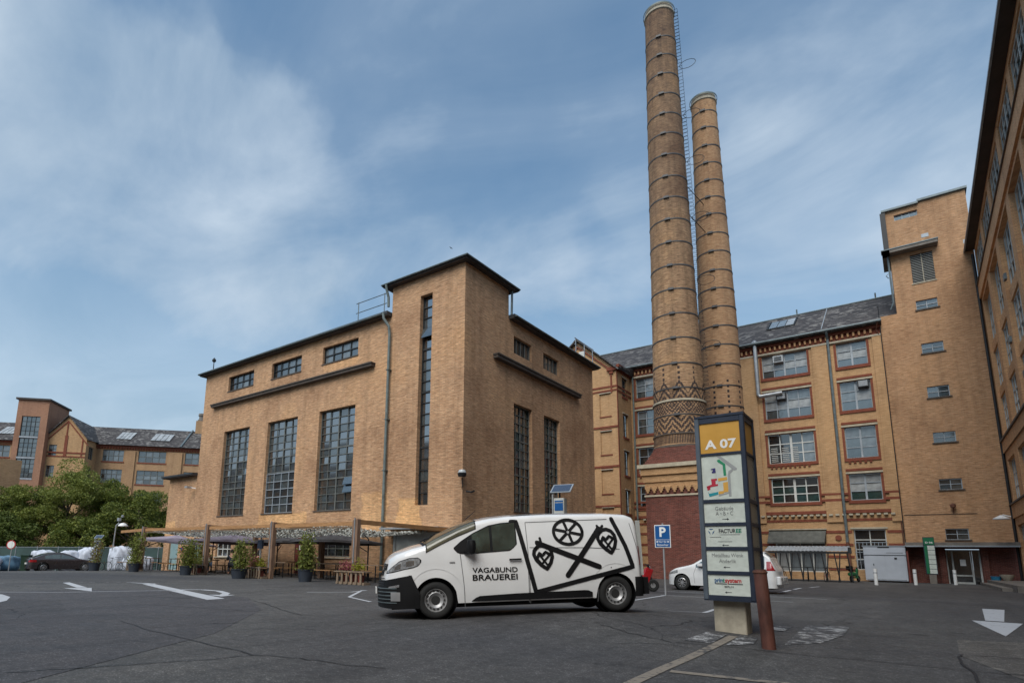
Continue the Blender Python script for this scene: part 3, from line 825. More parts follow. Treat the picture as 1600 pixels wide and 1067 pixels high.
# roof railing
rl = MB()
for x in (-26.4, -24.1):
    rl.tube([(x, 23.8, 15.6), (x, 23.8, 17.0)], 0.03, 6)
for z in (16.3, 16.95): rl.tube([(-26.6, 23.8, z), (-23.9, 23.8, z)], 0.025, 6)
rl.build('roof_railing', 'zinc', hall)
rl = MB(); rl.tube([(-43.7, 24.0, 15.6), (-43.7, 24.0, 16.9)], [0.05, 0.03], 6); rl.rev([(0.03, -.1), (0.16, 0), (0.16, .12), (0.02, .3)], 8, (-43.7, 24, 16.6)); rl.build('roof_vent', 'iron_black', hall)
rl = MB()
for y in (37.2, 38.6, 40.0): rl.tube([(-18.0, y, 15.6), (-18.0, y, 17.0)], 0.03, 6)
rl.tube([(-18.0, 37.0, 16.95), (-18.0, 40.2, 16.95)], 0.025, 6); rl.tube([(-18.0, 37.0, 16.45), (-18.0, 40.2, 16.45)], 0.025, 6)
rl.build('roof_railing', 'iron_pale', hall)
G1 = ('glass_mirror', 'glass_mirror', 'glass_mirror', 'glass_grey')
for k_, (a, b) in enumerate(HW):
    window(hall, 'y', 24, 1, a, b, 13.62, 14.78, 4, 2, 'window_dark', rec=0.16, edge=0.05,
           glfn=lambda i, j, k_=k_: 'glass_dark' if (i == 0 and k_ < 2) or (i == 3 and k_ == 0) else rnd.choice(('glass_pale', 'glass_grey', 'glass_pale')))
    if k_ == 1:
        window(hall, 'y', 24, 1, a, b, 3.93, 6.72, 4, 5, 'iron_pale', ('glass_dark', 'glass_grey'), rec=0.20, bar=0.055, edge=0.06)
        window(hall, 'y', 24, 1, a, b, 6.75, 10.42, 4, 7, 'window_steel', G1, rec=0.22, bar=0.036, heavy_c=(2,), heavy_r=(3,), edge=0.05, tilt=1.8)
        continue
    window(hall, 'y', 24, 1, a, b, 3.93, 10.42, 4, 13, 'window_steel', G1, rec=0.22, bar=0.036, heavy_c=(2,), heavy_r=(4, 8), edge=0.05, tilt=1.8,
           opened=((3, 2), (3, 3)) if k_ == 2 else ())
for k_, (a, b) in enumerate(RW):
    window(hall, 'x', -18.1, -1, a, b, 13.45, 14.55, 4, 1, 'window_steel', ('glass_grey', 'glass_dark'), rec=0.16, edge=0.05)
    window(hall, 'x', -18.1, -1, a, b, 3.9, 10.33, 4, 12, 'window_steel', ('glass_dark', 'glass_green', 'glass_dark', 'glass_grey'), rec=0.22, bar=0.036, heavy_c=(2,), heavy_r=(4, 8), edge=0.05, tilt=1.8)
window(hall, 'y', 24, 1, -21.34, -20.43, 3.95, 16.12, 1, 19, 'window_dark', ('glass_mirror', 'glass_grey', 'glass_mirror'), rec=0.26, bar=0.05, heavy_r=(5, 10, 14), edge=0.05, opened=((0, 15),))
window(hall, 'y', 24, 1, -41.0, -39.0, 0.95, 2.05, 3, 2, 'window_white', ('glass_dark',), rec=0.16, bar=0.06)
window(hall, 'y', 24, 1, -29.3, -26.4, 1.1, 2.5, 4, 3, 'window_steel', ('glass_dark',), rec=0.16, bar=0.05)
for a0, a1, z in ((-41.1, -38.9, 0.87), (-29.45, -26.25, 1.0)):
    q = MB(); boxw(q, 'y', 24, 1, a0, a1, -.08, .1, z, z + .08); q.build('window_sill', 'stone_trim', hall)
for a, b in HW:
    q = MB(); boxw(q, 'y', 24, 1, a - .06, b + .06, -.05, .2, 3.86, 3.928); q.build('window_sill', 'ledge_dark', hall)
    q = MB(); boxw(q, 'y', 24, 1, a - .06, b + .06, -.04, .15, 13.54, 13.618); q.build('window_sill', 'ledge_dark', hall)
for a, b in RW:
    q = MB(); boxw(q, 'x', -18.1, -1, a - .06, b + .06, -.05, .2, 3.83, 3.898); q.build('window_sill', 'ledge_dark', hall)
# red entrance, teal door, grey workshop doors
q = MB(); boxw(q, 'y', 24, 1, -31.6, -29.9, .25, .3, 0, 2.35); q.build('doorway', 'reveal_dark', hall)
d_ = MB(); d_.box(-30.6, -29.7, 23.3, 23.36, 0.05, 2.25, Matrix.Rotation(0, 4, 'Z')); door = d_.build('door', 'wood_red', hall, label='open dark red entrance door')
q = MB(); q.box(-30.22, -30.08, 23.285, 23.298, 1.45, 1.75); q.build('notice', 'sign_white', door)
q = MB(); boxw(q, 'y', 24, 1, -44.2, -42.9, .1, .18, 0, 2.28); q.build('door', 'door_teal', hall, label='pale teal service door')
gd = MB(); boxw(gd, 'y', 24, 1, -22.9, -22.72, .02, .1, 0, 2.5); boxw(gd, 'y', 24, 1, -22.7, -20.95, .06, .12, 0, 2.48); boxw(gd, 'y', 24, 1, -20.93, -19.1, .06, .12, 0, 2.48)
gdo = gd.build('door', 'door_grey', hall, label='pale grey double workshop door')
q = MB(); q.face([(x, 24.052, z) for x, z in ((-20.35, 1.9), (-20.15, 1.75), (-20.0, 1.95), (-20.02, 2.25), (-20.18, 2.33), (-20.33, 2.2))]); q.build('emblem', 'decal_black', gdo)
q = MB(); q.box(-23.1, -18.95, 23.1, 24.0, 2.62, 2.72); q.build('canopy', 'galvanised', hall)
q = MB(); q.rev([(0.0, -.02), (.2, -.02), (.2, .02), (0, .02)], 20, (-47.05 + 1.2, 23.93, 1.45), 'y'); q.build('no_parking_disc', 'ink_red', hall)
q = MB(); q.rev([(0.0, -.02), (.13, -.02), (.13, .02), (0, .02)], 20, (-47.05 + 1.2, 23.92, 1.45), 'y'); q.build('no_parking_disc', 'sign_blue', hall)
# flood lamp on the tower corner
q = MB(); q.rev([(0, -.18), (.2, -.16), (.24, 0), (.2, .04)], 14, (-17.95, 23.75, 5.42)); q.tube([(-17.95, 23.75, 5.2), (-17.95, 23.8, 4.75), (-18.1, 23.95, 4.7)], .025, 6); lm = q.build('wall_lamp', 'iron_black', hall, smooth=True)
q = MB(); q.rev([(0, .2), (.16, .16), (.21, .06), (.2, -.02)], 14, (-17.95, 23.75, 5.44)); q.build('lamp_glass', 'lamp_glass', lm, smooth=True)
q = MB(); q.tube([(-18.0, 24.2, 4.55), (-17.7, 24.25, 4.5), (-17.5, 24.2, 4.55)], .05, 6); q.build('wall_lamp', 'iron_black', hall)
q = MB(); q.tube([(-42.2 - 2.3, 23.9, 6.2), (-44.9, 23.5, 6.3)], .03, 6); q.box(-45.15, -44.75, 23.3, 23.7, 6.22, 6.36); q.build('wall_lamp', 'galvanised', hall)

wing = thing('brick_wing', 'low tan brick side wing at the left end of the hall', 'building', (-47, 24.1, -.2))
q = MB(); wall(q, 'y', 24.05, 1, -49.1, -44.6, -2, 7.25, [(-48.4 + .2, -47.3 + .6, -.2, 2.2)]); wall(q, 'x', -49.1, 1, 24.05, 32, -2, 7.25); q.build('wall', 'hall_brick', wing)
q = MB(); q.box(-49.6, -44.62, 23.6, 33, 7.25, 7.32); q.build('roof', 'eave_soffit', wing)
q = MB(); q.box(-49.7, -44.62, 23.55, 33, 7.322, 7.46); q.build('roof', 'roof_felt', wing)
q = MB(); q.box(-48.2, -46.7, 24.2, 24.26, -.4, 2.2); q.build('door', 'door_teal', wing)

# ================================================================== BACK FACTORY
fac = thing('factory_building', 'four-storey yellow brick factory with red brick trim behind the chimneys', 'building', (-10, 57, 0))
bays = [(-21.04, -17.55, 4), (-15.3, -11.8, 4), (-9.47, -6.0, 4), (-3.85, -1.77, 2)]
rowsz = [(17.42, 19.5), (13.68, 16.12), (9.72, 12.3), (6.32, 8.45)]
holes = [(a, b, z0, z1) for a, b, _ in bays for z0, z1 in rowsz]
gfh = [(-3.92, -1.85, 0.85, 4.02), (-9.5, -5.9, 0.6, 3.4)]
q = MB(); wall(q, 'y', 57, 1, -21.6, -0.73, -1, 20.45, holes + gfh, 0.35); q.build('wall', 'yellow_brick', fac)
# pilasters proud of the wall
q = MB()
for a0, a1 in ((-17.1, -15.75), (-11.3, -10.02), (-5.6, -4.5), (-1.35, -0.73)):
    boxw(q, 'y', 57, 1, a0, a1, -.14, -.002, 4.6, 19.55)
q.each('pilaster', 'yellow_brick', fac)
# red trim round the windows, string courses, corbels
q = MB()
for a, b, _ in bays:
    for z0, z1 in rowsz:
        boxw(q, 'y', 57, 1, a - .17, a - .02, -.05, -.003, z0 - .12, z1 + .0); boxw(q, 'y', 57, 1, b + .02, b + .17, -.05, -.003, z0 - .12, z1)
        boxw(q, 'y', 57, 1, a - .17, b + .17, -.09, .2, z0 - .26, z0 - .005)
    for z in (13.05, 9.15): boxw(q, 'y', 57, 1, a - .17, b + .17, -.06, -.004, z - .0 + 0.0 if False else z - .08, z + .12) if False else None
    for z0, z1 in rowsz[1:]: boxw(q, 'y', 57, 1, a - .17, b + .17, -.06, -.004, z1 + .22, z1 + .40)
q.each('window_trim', 'trim_brick', fac)
q = MB()
for z0, z1, d in ((6.78, 6.95, .05), (6.28, 6.48, .05), (5.3, 5.55, .12), (4.68, 4.86, .05), (3.72, 3.92, .05), (2.7, 2.9, .05), (1.75, 1.95, .05), (.78, .95, .05)):
    segs = [(-21.6, -9.62), (-5.85, -4.0), (-1.62, -0.73)] if z0 > 6 else ([(-21.6, -.73)] if z0 > 4.3 else [(-21.6, -9.6), (-5.8, -4.0), (-1.75, -.73)])
    for a, b in segs: boxw(q, 'y', 57, 1, a, b, -d - (.1 if z0 > 6 else 0), -.002, z0, z1)
q.each('string_course', 'trim_brick', fac)
for i in range(45):
    x = -20.6 + i * .45
    if x > -.9: break
    piece('corbel', 'stone_trim', fac, (x, 56.86, 5.18), (.26, .25, .14))
q = MB(); boxw(q, 'y', 57, 1, -21.6, -.73, -.10, -.002, 19.72, 19.86); boxw(q, 'y', 57, 1, -21.6, -.73, -.28, -.002, 20.22, 20.45); boxw(q, 'y', 57, 1, -21.6, -.73, -.04, -.001, 19.86, 20.22)
q.each('cornice', 'trim_brick', fac)
q = MB(); boxw(q, 'y', 57, 1, -21.6, -.73, -.17, -.002, 19.55, 19.70)
for a, b, _ in bays:
    for z0, z1 in rowsz: boxw(q, 'y', 57, 1, a - .18, b + .18, -.11, .1, z1 + .004, z1 + .14)
boxw(q, 'y', 57, 1, -4.1, -1.7, -.08, .1, 4.03, 4.16)
q.each('lintel', 'stone_trim', fac)
for i in range(53):
    x = -21.4 + i * .385
    if x > -.8: break
    piece('corbel', 'orange_brick', fac, (x, 56.87, 20.02), (.14, .22, .32))
# toothed edge under the third row sills
for a, b, _ in bays:
    n_ = int((b - a) / .35)
    for i in range(n_): piece('corbel', 'trim_brick', fac, (a + .17 + i * .35, 56.95, 9.36), (.16, .1, .14))
G2 = {0: ('glass_pale', 'glass_blind', 'glass_grey'), 1: ('glass_pale', 'glass_grey'), 2: ('glass_dark', 'glass_dark', 'glass_blue'), 3: ('glass_dark', 'glass_green')}
for bi, (a, b, c) in enumerate(bays):
    for r_, (z0, z1) in enumerate(rowsz):
        if bi == 1: gl = ('glass_grey',)
        fmm = 'window_white' if r_ >= 2 and bi == 2 else 'iron_pale'
        def gf(i, j, r_=r_, bi=bi):
            if bi == 2 and r_ == 2: return 'glass_pale' if i == 3 else ('glass_dark' if j == 2 or rnd.random() < .5 else 'glass_grey')
            if bi == 3 and r_ == 2: return rnd.choice(('glass_grey', 'glass_pale', 'glass_blue'))
            if bi == 3 and r_ == 3: return 'glass_blind' if j > 0 else 'glass_green'
            if bi == 0 and r_ == 1: return 'glass_pale' if j == 2 and i == 0 else 'glass_grey'
            if r_ < 2: return ('glass_grey' if j == 0 else ('glass_blind' if rnd.random() < .55 else 'glass_pale'))
            return rnd.choice(G2[r_])
        wo_ = window(fac, 'y', 57, 1, a, b, z0, z1, c, 3, fmm, rec=.2, bar=.06 if fmm != 'window_white' else .08, heavy_c=(c // 2,), edge=.06, glfn=gf)
        if bi == 2 and r_ == 2:
            for sx in (-9.05, -8.2, -7.45):
                for k in range(8): piece('blind_slat', 'window_white', wo_, (sx, 57.2, 9.95 + k * .16), (.5 if sx < -7.5 else .42, .02, .06), (R(10), 0, 0))
window(fac, 'y', 57, 1, -3.92, -1.85, .85, 4.02, 2, 4, 'window_white', ('glass_dark', 'glass_dark'), rec=.25, bar=.07)
q = MB()
for i in range(9): q.box(-3.9 + i * .25, -3.87 + i * .25, 56.93, 56.96, .9, 3.0)
for z in (1.6, 2.2, 2.95): q.box(-3.95, -1.8, 56.92, 56.965, z, z + .04)
q.each('window_grille', 'iron_pale', fac)
window(fac, 'y', 57, 1, -9.5, -5.9, .6, 3.4, 4, 1, 'window_white', ('glass_blind', 'glass_pale'), rec=.2, bar=.08)
q = MB(); q.face([(-9.9, 56.95, 4.0), (-5.75, 56.95, 4.0), (-5.85, 56.1, 3.0), (-9.95, 56.1, 3.0)]); q.face([(-5.75, 56.95, 4.0), (-5.85, 56.1, 3.0), (-5.8, 56.95, 3.0)]); q.box(-9.95, -5.84, 56.08, 56.12, 2.88, 3.0)
q.build('awning', 'awning', fac)
q = MB(); q.box(-9.9, -5.7, 56.8, 56.94, 4.02, 4.1); q.build('awning_case', 'stone_trim', fac)
# slate roof
q = MB()
q.face([(-30, 56.4, 20.75), (-.62, 56.4, 20.75), (-.62, 57.0, 21.113), (.44, 57.0, 21.113), (.44, 64, 25.35), (-30, 64, 25.35)]); q.face([(-30, 64, 25.35), (.6, 64, 25.35), (.6, 71.6, 20.75), (-30, 71.6, 20.75)])
q.face([(-30, 56.4, 20.75), (-.62, 56.4, 20.75), (-.62, 56.4, 20.45), (-30, 56.4, 20.45)]); q.face([(-30, 56.4, 20.45), (-.62, 56.4, 20.45), (-.62, 57, 20.45), (-30, 57, 20.45)]); q.face([(-.62, 56.4, 20.45), (-.62, 57, 20.45), (-.62, 57, 21.1), (-.62, 56.4, 20.75)])
q.build('roof', 'slate', fac)
q = MB(); q.tube([(-21.9, 56.32, 20.62), (-.6, 56.32, 20.62)], .11, 8); q.tube([(-30, 64, 25.4), (.6, 64, 25.4)], .09, 6); q.build('gutter', 'zinc', fac)
sl = (25.35 - 20.75) / 7.6
def on_roof(y): return 20.75 + (y - 56.4) * sl
for i in range(3):
    x0 = -9.2 + i * .70
    q = MB(); y0, y1 = 60.0, 62.6
    q.face([(x0, y0, on_roof(y0) + .1), (x0 + .64, y0, on_roof(y0) + .1), (x0 + .64, y1, on_roof(y1) + .1), (x0, y1, on_roof(y1) + .1)]); q.face([(x0, y0, on_roof(y0)), (x0 + .64, y0, on_roof(y0)), (x0 + .64, y0, on_roof(y0) + .1), (x0, y0, on_roof(y0) + .1)])
    q.build('skylight_pane', 'glass_pale' if i < 2 else 'glass_blind', fac)
q = MB(); q.bar((-9.3, 59.95, on_roof(59.95) + .12), (-9.3, 62.7, on_roof(62.7) + .12), .08); q.bar((-7.05, 59.95, on_roof(59.95) + .12), (-7.05, 62.7, on_roof(62.7) + .12), .08); q.bar((-9.3, 59.95, on_roof(59.95) + .12), (-7.05, 59.95, on_roof(59.95) + .12), .08)
q.each('skylight_frame', 'iron_black', fac)
for x in (-7.2, -.9): 
    q = MB(); q.tube([(x, 64, 25.3), (x, 64, 25.95)], .07, 6); q.build('roof_vent', 'zinc', fac)
q = MB(); q.bar((-4.7, 56.5, on_roof(56.5) + .05), (-4.7, 63.9, on_roof(63.9) + .04), .06); q.build('lightning_rod', 'iron_pale', fac)
# ducts and pipes
q = MB(); q.tube([(-9.85, 56.55, 20.7), (-9.85, 56.6, 15.95), (-9.75, 56.6, 15.75), (-8.0, 56.6, 15.85)], .17, 10); q.rev([(.17, 0), (.26, .02), (.26, .1), (.02, .3)], 10, (-9.85, 56.55, 20.72)); q.build('vent_duct', 'galvanised', fac, smooth=True)
q = MB(); q.tube([(-4.36, 56.35, 20.5), (-4.36, 56.8, 19.9), (-4.36, 56.8, 3.0)], .1, 8); q.build('downpipe', 'zinc', fac)
q = MB(); q.tube([(-4.36, 56.8, 3.0), (-4.32, 56.8, 0)], .11, 8); q.build('downpipe', 'rusty_pipe', fac)
q = MB(); q.tube([(-.85, 56.3, 20.5), (-1.0, 56.7, 20.0), (-.82, 56.9, 19.5), (-.82, 56.9, 0)], .04, 6); q.build('downpipe', 'rusty_pipe', fac)
for (x, z) in ((-8.15, 19.0), (-8.15, 15.6), (-2.25, 15.75)):
    q = MB(); q.box(x - .38, x + .38, 56.75, 57.15, z - .3, z + .28); ac = q.build('air_conditioner', 'galvanised' if z > 18 else 'iron_black', fac)
    q = MB()
    for k in range(6): q.box(x - .3, x + .3, 56.73, 56.748, z - .22 + k * .075, z - .18 + k * .075)
    q.build('fan_grille', 'iron_black' if z > 18 else 'galvanised', ac)
q = MB(); q.tube([(-4.95, 56.98, 3.35), (-4.95, 56.9, 3.35)], .22, 12); q.build('wall_roundel', 'trim_brick', fac)

# pavilion with the gable, at the hall's shoulder
pav = thing('gabled_pavilion', 'bright yellow brick gabled wing with blind window recesses beside the hall', 'building', (-24, 53.4, 0))
blind = [(-23.4, -22.25, z0, z0 + 2.3, .12) for z0 in (15.1, 11.3, 7.5, 3.85)]
q = MB()
wall(q, 'y', 53.4, 1, -30.2, -21.6, -1, 19.7, blind, .12)
q.face([(-30.2, 53.4, 19.7), (-21.6, 53.4, 19.7), (-25.6, 53.4, 23.3)])
for h_ in blind: q.face([pt('y', 53.4, 1, a, .12, z) for a, z in ((h_[0], h_[2]), (h_[1], h_[2]), (h_[1], h_[3]), (h_[0], h_[3]))])
psw = [(54.75, 55.95, z0, z1) for z0, z1 in ((17.3, 19.2), (13.2, 15.5), (9.4, 11.8), (5.7, 7.95))]
wall(q, 'x', -21.6, -1, 53.4, 57, -1, 19.7, psw, .25)
q.build('wall', 'yellow_brick', pav)
q = MB()
boxw(q, 'y', 53.4, 1, -24.6, -21.55, -.06, -.002, 17.95, 18.12); boxw(q, 'y', 53.4, 1, -24.6, -21.55, -.06, -.002, 17.35 + .22, 17.35 + .36)
for z in (14.0, 10.12, 6.3): boxw(q, 'y', 53.4, 1, -30.2, -21.55, -.07, -.002, z - .09, z + .09)
for h_ in blind: boxw(q, 'y', 53.4, 1, h_[0] - .02, h_[1] + .05, -.05, .1, h_[2] - .12, h_[2] + .0); boxw(q, 'y', 53.4, 1, h_[0], h_[1], -.03, .1, h_[3] + .08, h_[3] + .2)
boxw(q, 'y', 53.4, 1, -22.2, -22.05, -.08, -.003, 17.4, 19.7); boxw(q, 'y', 53.4, 1, -22.5, -21.5, -.22, -.001, 19.6, 19.95); boxw(q, 'y', 53.4, 1, -22.3, -21.9, -.15, -.001, 19.3, 19.6)
boxw(q, 'x', -21.6, -1, 53.36, 53.5, -.06, -.002, 0, 19.6)
for z in (17.95, 17.5): boxw(q, 'x', -21.6, -1, 53.5, 57, -.06, -.003, z, z + .17)
boxw(q, 'x', -21.6, -1, 53.4, 57, -.3, -.001, 19.9, 20.2)
for s0, s1 in (((-29.6, 19.9), (-25.6, 22.75)), ((-25.6, 22.75), (-22.2, 19.75))):
    q.bar((s0[0], 53.33, s0[1]), (s1[0], 53.33, s1[1]), .1, .14)
for a0, a1, z0, z1 in psw: boxw(q, 'x', -21.6, -1, a0 - .1, a1 + .1, -.08, .1, z0 - .22, z0 - .02)
q.each('brick_trim', 'trim_brick', pav)
q = MB()
for h_ in blind: boxw(q, 'y', 53.4, 1, h_[0] - .04, h_[1] + .06, -.06, .1, h_[3] + .0, h_[3] + .08)
for a0, a1, z0, z1 in psw: boxw(q, 'x', -21.6, -1, a0 - .1, a1 + .1, -.08, .1, z1, z1 + .1)
q.each('lintel', 'stone_trim', pav)
for i in range(8): piece('corbel', 'trim_brick', pav, (-21.48, 53.7 + i * .42, 19.72), (.2, .14, .34))
for a0, a1, z0, z1 in psw: window(pav, 'x', -21.6, -1, a0, a1, z0, z1, 2, 3, 'window_steel', ('glass_dark', 'glass_grey'), rec=.18, bar=.05)
q = MB()
q.bar((-30.9, 53.2, 18.75), (-25.6, 53.2, 23.5), .5, .12, (0, 0, 1)); q.bar((-25.6, 53.2, 23.5), (-21.2, 53.2, 19.55), .5, .12)
q.face([(-25.6, 53.4, 23.5), (-21.25, 53.4, 19.65), (-21.25, 57.5, 19.65 + .3), (-21.25, 58, 20.2), (-25.6, 63, 23.5)])
q.face([(-25.6, 53.4, 23.5), (-30.9, 53.4, 18.75), (-30.9, 63, 18.75), (-25.6, 63, 23.5)])
q.face([(-21.25, 53.3, 19.65), (-21.25, 57.2, 19.65), (-21.0, 57.2, 20.5), (-21.2, 53.3, 19.9)])
q.build('roof', 'slate', pav)
q = MB(); q.box(-25.45, -24.85, 53.25, 53.38, 20.9, 22.2); q.build('window', 'window_white', pav)
dp = MB(); dp.tube([(-21.3, 57 - .12, 20.2), (-21.3, 56.85, 0)], .09, 8); dp.build('downpipe', 'copper_green', pav)

# ================================================================== STAIR TOWER
tw = thing('stair_tower', 'tall plain brick stair tower with small cross-barred windows and a canopied entrance', 'building', (2, 57, 0))
twz = [(21.1, 21.85), (17.5, 18.3), (13.93, 14.8), (10.42, 11.22), (6.85, 7.66), (3.17, 3.97)]
q = MB()
th = [(1.69, 3.0, a, b) for a, b in twz] + [(1.68, 3.08, 23.32, 25.75), (1.0, 2.5, 29.03, 29.53)]
wall(q, 'y', 57, 1, .45, 2.6, 22.0, 29.95, [h_ for h_ in th if h_[1] < 2.55] + [(1.68, 2.6, 23.32, 25.75)], .2)
wall(q, 'y', 57, 1, 2.6, 5.48, 22.0, 30.1, [(2.6, 3.08, 23.32, 25.75)], .2)
wall(q, 'y', 57, 1, -.7, 5.5, 2.95, 21.1, [h_ for h_ in th if h_[3] < 21], .22); wall(q, 'y', 57, 1, .45, 5.5, 21.1, 22.0, [(1.69, 3.0, 21.1, 21.85)], .22)
wall(q, 'x', .45, 1, 57, 64, 20, 29.95); wall(q, 'x', 5.48, -1, 57, 64, 20, 30.1)
q.build('wall', 'tower_brick', tw)
q = MB(); wall(q, 'y', 57.25, 1, -.7, 5.5, -1, 2.95, [(1.55, 3.45, -.5, 2.5)], .3); q.box(3.5, 3.85, 56.95, 57.249, 0, 2.7); q.box(1.15, 1.5, 56.95, 57.249, 0, 2.7); q.build('wall', 'red_brick', tw)
q = MB(); q.box(.2, 2.6, 56.75, 64, 29.96, 30.12); q.box(2.55, 5.6, 56.8, 64, 30.13, 30.3); q.each('roof', 'zinc', tw)
q = MB(); q.box(.1, .45, 56.8, 57.6, 26.3, 29.9); q.build('downpipe', 'iron_black', tw)
q = MB(); q.box(-.05, 3.45, 56.2, 57.0, 26.05, 26.3); q.box(-.05, .45, 56.2, 60, 26.05, 26.3); q.each('cornice', 'concrete_dark', tw)
q = MB(); q.box(-.1, 3.5, 56.15, 57.0, 26.302, 26.38); q.build('cornice', 'zinc', tw)
q = MB(); q.tube([(.3, 56.85, 26.0), (.32, 56.85, 22.0), (.1, 56.9, 21.5)], .07, 8); q.tube([(.2, 56.7, 24.5), (.05, 56.6, 24.3), (.2, 56.7, 24.1)], .03, 6); q.build('downpipe', 'zinc', tw)
for i in range(17): piece('louvre_slat', 'door_grey', tw, (2.38, 57.06, 23.4 + i * .139), (1.38, .08, .028), (R(8), 0, 0))
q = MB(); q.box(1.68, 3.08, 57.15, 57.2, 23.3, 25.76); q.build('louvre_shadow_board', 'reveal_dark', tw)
q = MB(); q.box(2.36, 2.4, 57.0, 57.04, 23.32, 25.75); q.box(1.6, 3.15, 56.95, 57.1, 23.24, 23.31); q.each('louvre_frame', 'stone_trim', tw)
for z0, z1 in twz:
    window(tw, 'y', 57, 1, 1.69, 3.0, z0, z1, 2, 2, 'iron_pale', ('glass_grey', 'glass_dark', 'glass_blue'), rec=.14, bar=.045, edge=.04)
    q = MB(); boxw(q, 'y', 57, 1, 1.6, 3.12, -.08, .1, z0 - .1, z0 - .003); q.build('window_sill', 'ledge_dark', tw)
window(tw, 'y', 57, 1, 1.0, 2.5, 29.03, 29.53, 3, 1, 'iron_pale', ('glass_grey',), rec=.14, bar=.03, edge=.04)
for x, z in ((2.55, 27.0), (4.95, 25.7)): q = MB(); boxw(q, 'y', 57, 1, x, x + .45, -.02, -.002, z, z + .3); q.build('wall_vent', 'iron_pale', tw)
q = MB(); q.box(-.75, 5.5, 55.9, 57.25, 2.72, 2.95); q.build('canopy', 'concrete_dark', tw)
q = MB(); q.box(-.78, 5.5, 55.85, 57.2, 2.62, 2.716); q.build('canopy_edge', 'iron_pale', tw)
dr = MB()
for a0, a1 in ((1.55, 1.62), (1.85, 1.95), (2.9, 3.0), (3.35, 3.45)): boxw(dr, 'y', 57.25, 1, a0, a1, .05, .12, 0, 2.45)
boxw(dr, 'y', 57.25, 1, 1.62, 3.35, .055, .115, 2.35, 2.45); boxw(dr, 'y', 57.25, 1, 1.95, 2.9, .05, .12, 0, .14); boxw(dr, 'y', 57.25, 1, 1.95, 2.9, .055, .115, .55, .65)
dro = dr.build('entrance_door', 'door_grey', tw); 
for c, w_ in (((1.74, 57.35, 1.2), .24), ((2.42, 57.35, 1.25), .95), ((3.18, 57.35, 1.2), .34)): piece('pane', 'glass_dark', dro, c, (w_, .02, 2.4))
q = MB(); q.box(2.3, 2.62, 57.3, 57.33, 1.3, 1.75); q.build('notice', 'sign_white', dro)
q = MB(); q.tube([(-.72, 56.85, 22), (-.72, 56.85, 0)], .035, 6); q.build('lightning_rod', 'iron_black', tw)
q = MB(); q.tube([(5.35, 56.85, 24.6), (5.42, 56.85, 0)], .09, 8); q.build('downpipe', 'iron_black', tw)
q = MB(); boxw(q, 'y', 57, 1, -.6, 3.6, -.03, -.002, 5.02, 5.06); q.build('cable', 'iron_black', tw)
q = MB(); q.rev([(0, 0), (.16, .05), (.18, .25), (.05, .35)], 10, (2.3, 56.7, 5.45)); q.tube([(2.3, 56.75, 5.5), (2.3, 56.95, 5.1)], .03, 6); q.build('wall_lamp', 'rusty_pipe', tw)
q = MB(); q.box(.6, 1.0, 57.12, 57.248, 1.2, 2.0); q.build('notice_board', 'door_grey', tw)

# ================================================================== RIGHT FACTORY
rb = thing('factory_building', 'steeply foreshortened brick factory along the right edge with deep eaves and recessed windows', 'building', (5.5, 57, 0))
q = MB()
tops = [(31.4 - 4.9 * k + 0, 0) for k in range(3)]
bay_y = [(56.3, 53.2)]
ybays = [(52.3, 56.45), (46.95, 51.1), (41.4, 45.75), (36.0, 40.3), (30.9, 35.1), (25.5, 29.8), (20.1, 24.4), (14.7, 19.0), (9.3, 13.6), (3.9, 8.2)]
rh_ = []; rh2 = []
for a_, b_ in ybays:
    rh_ += [(a_, b_, 22.3, 24.6, .3), (a_, b_, 10.35, 20.7, .5), (a_ + .2, b_ - .4, 5.76, 8.6, .5), (a_ + .2, b_ - .4, 1.0, 4.1, .5)]
wall(q, 'x', 5.5, 1, 0, 57, -1, 25.0, rh_, .75)
q.build('wall', 'orange_brick', rb)
q = MB()
boxw(q, 'x', 5.5, 1, 0, 57, -.12, -.002, 20.95, 22.0); boxw(q, 'x', 5.5, 1, 0, 57, -.1, -.002, 9.2, 10.0)
boxw(q, 'x', 5.5, 1, 0, 57, -.1, -.002, 4.6, 5.5)
q.each('belt_course', 'orange_brick', rb)
q = MB(); boxw(q, 'x', 5.5, 1, 0, 57, -.2, -.001, 10.003, 10.12); boxw(q, 'x', 5.5, 1, 0, 57, -.2, -.001, 5.503, 5.6); boxw(q, 'x', 5.5, 1, 0, 57, -.2, -.001, 22.003, 22.08); q.each('drip_ledge', 'dark_stone', rb)

for a_, b_ in ybays:
    for z0, z1, rc in ((22.3, 24.6, .08), (17.3, 20.68, .26), (13.85, 16.6, .26), (10.6, 13.2, .26), (5.76, 8.6, .2), (1.0, 4.1, .2)):
        a0, b0 = (a_ + .2, b_ - .4) if z1 < 9 else (a_ + .003, b_ - .003)
        if a_ < 30:
            q = MB(); boxw(q, 'x', 5.5, 1, a0, b0, rc + .05, rc + .08, z0, z1); q.build('window', 'glass_grey', rb); continue
        window(rb, 'x', 5.5, 1, a0, b0, z0, z1, 4, 3, 'door_grey', ('glass_green', 'glass_grey', 'glass_dark', 'glass_pale'), rec=rc, bar=.07, heavy_c=(2,), edge=.1)
    for z0, z1 in ((10.35, 10.59), (13.21, 13.84), (16.61, 17.29)):
        q = MB(); boxw(q, 'x', 5.5, 1, a_ + .002, b_ - .002, .16, .5, z0, z1); q.build('spandrel', 'orange_brick', rb)
q = MB(); q.box(4.97, 5.5, 0, 56.95, 24.98, 25.1); q.build('eave', 'eave_soffit', rb)
q = MB(); q.box(4.87, 4.96, 0, 56.95, 24.92, 25.05); q.build('gutter', 'iron_pale', rb)
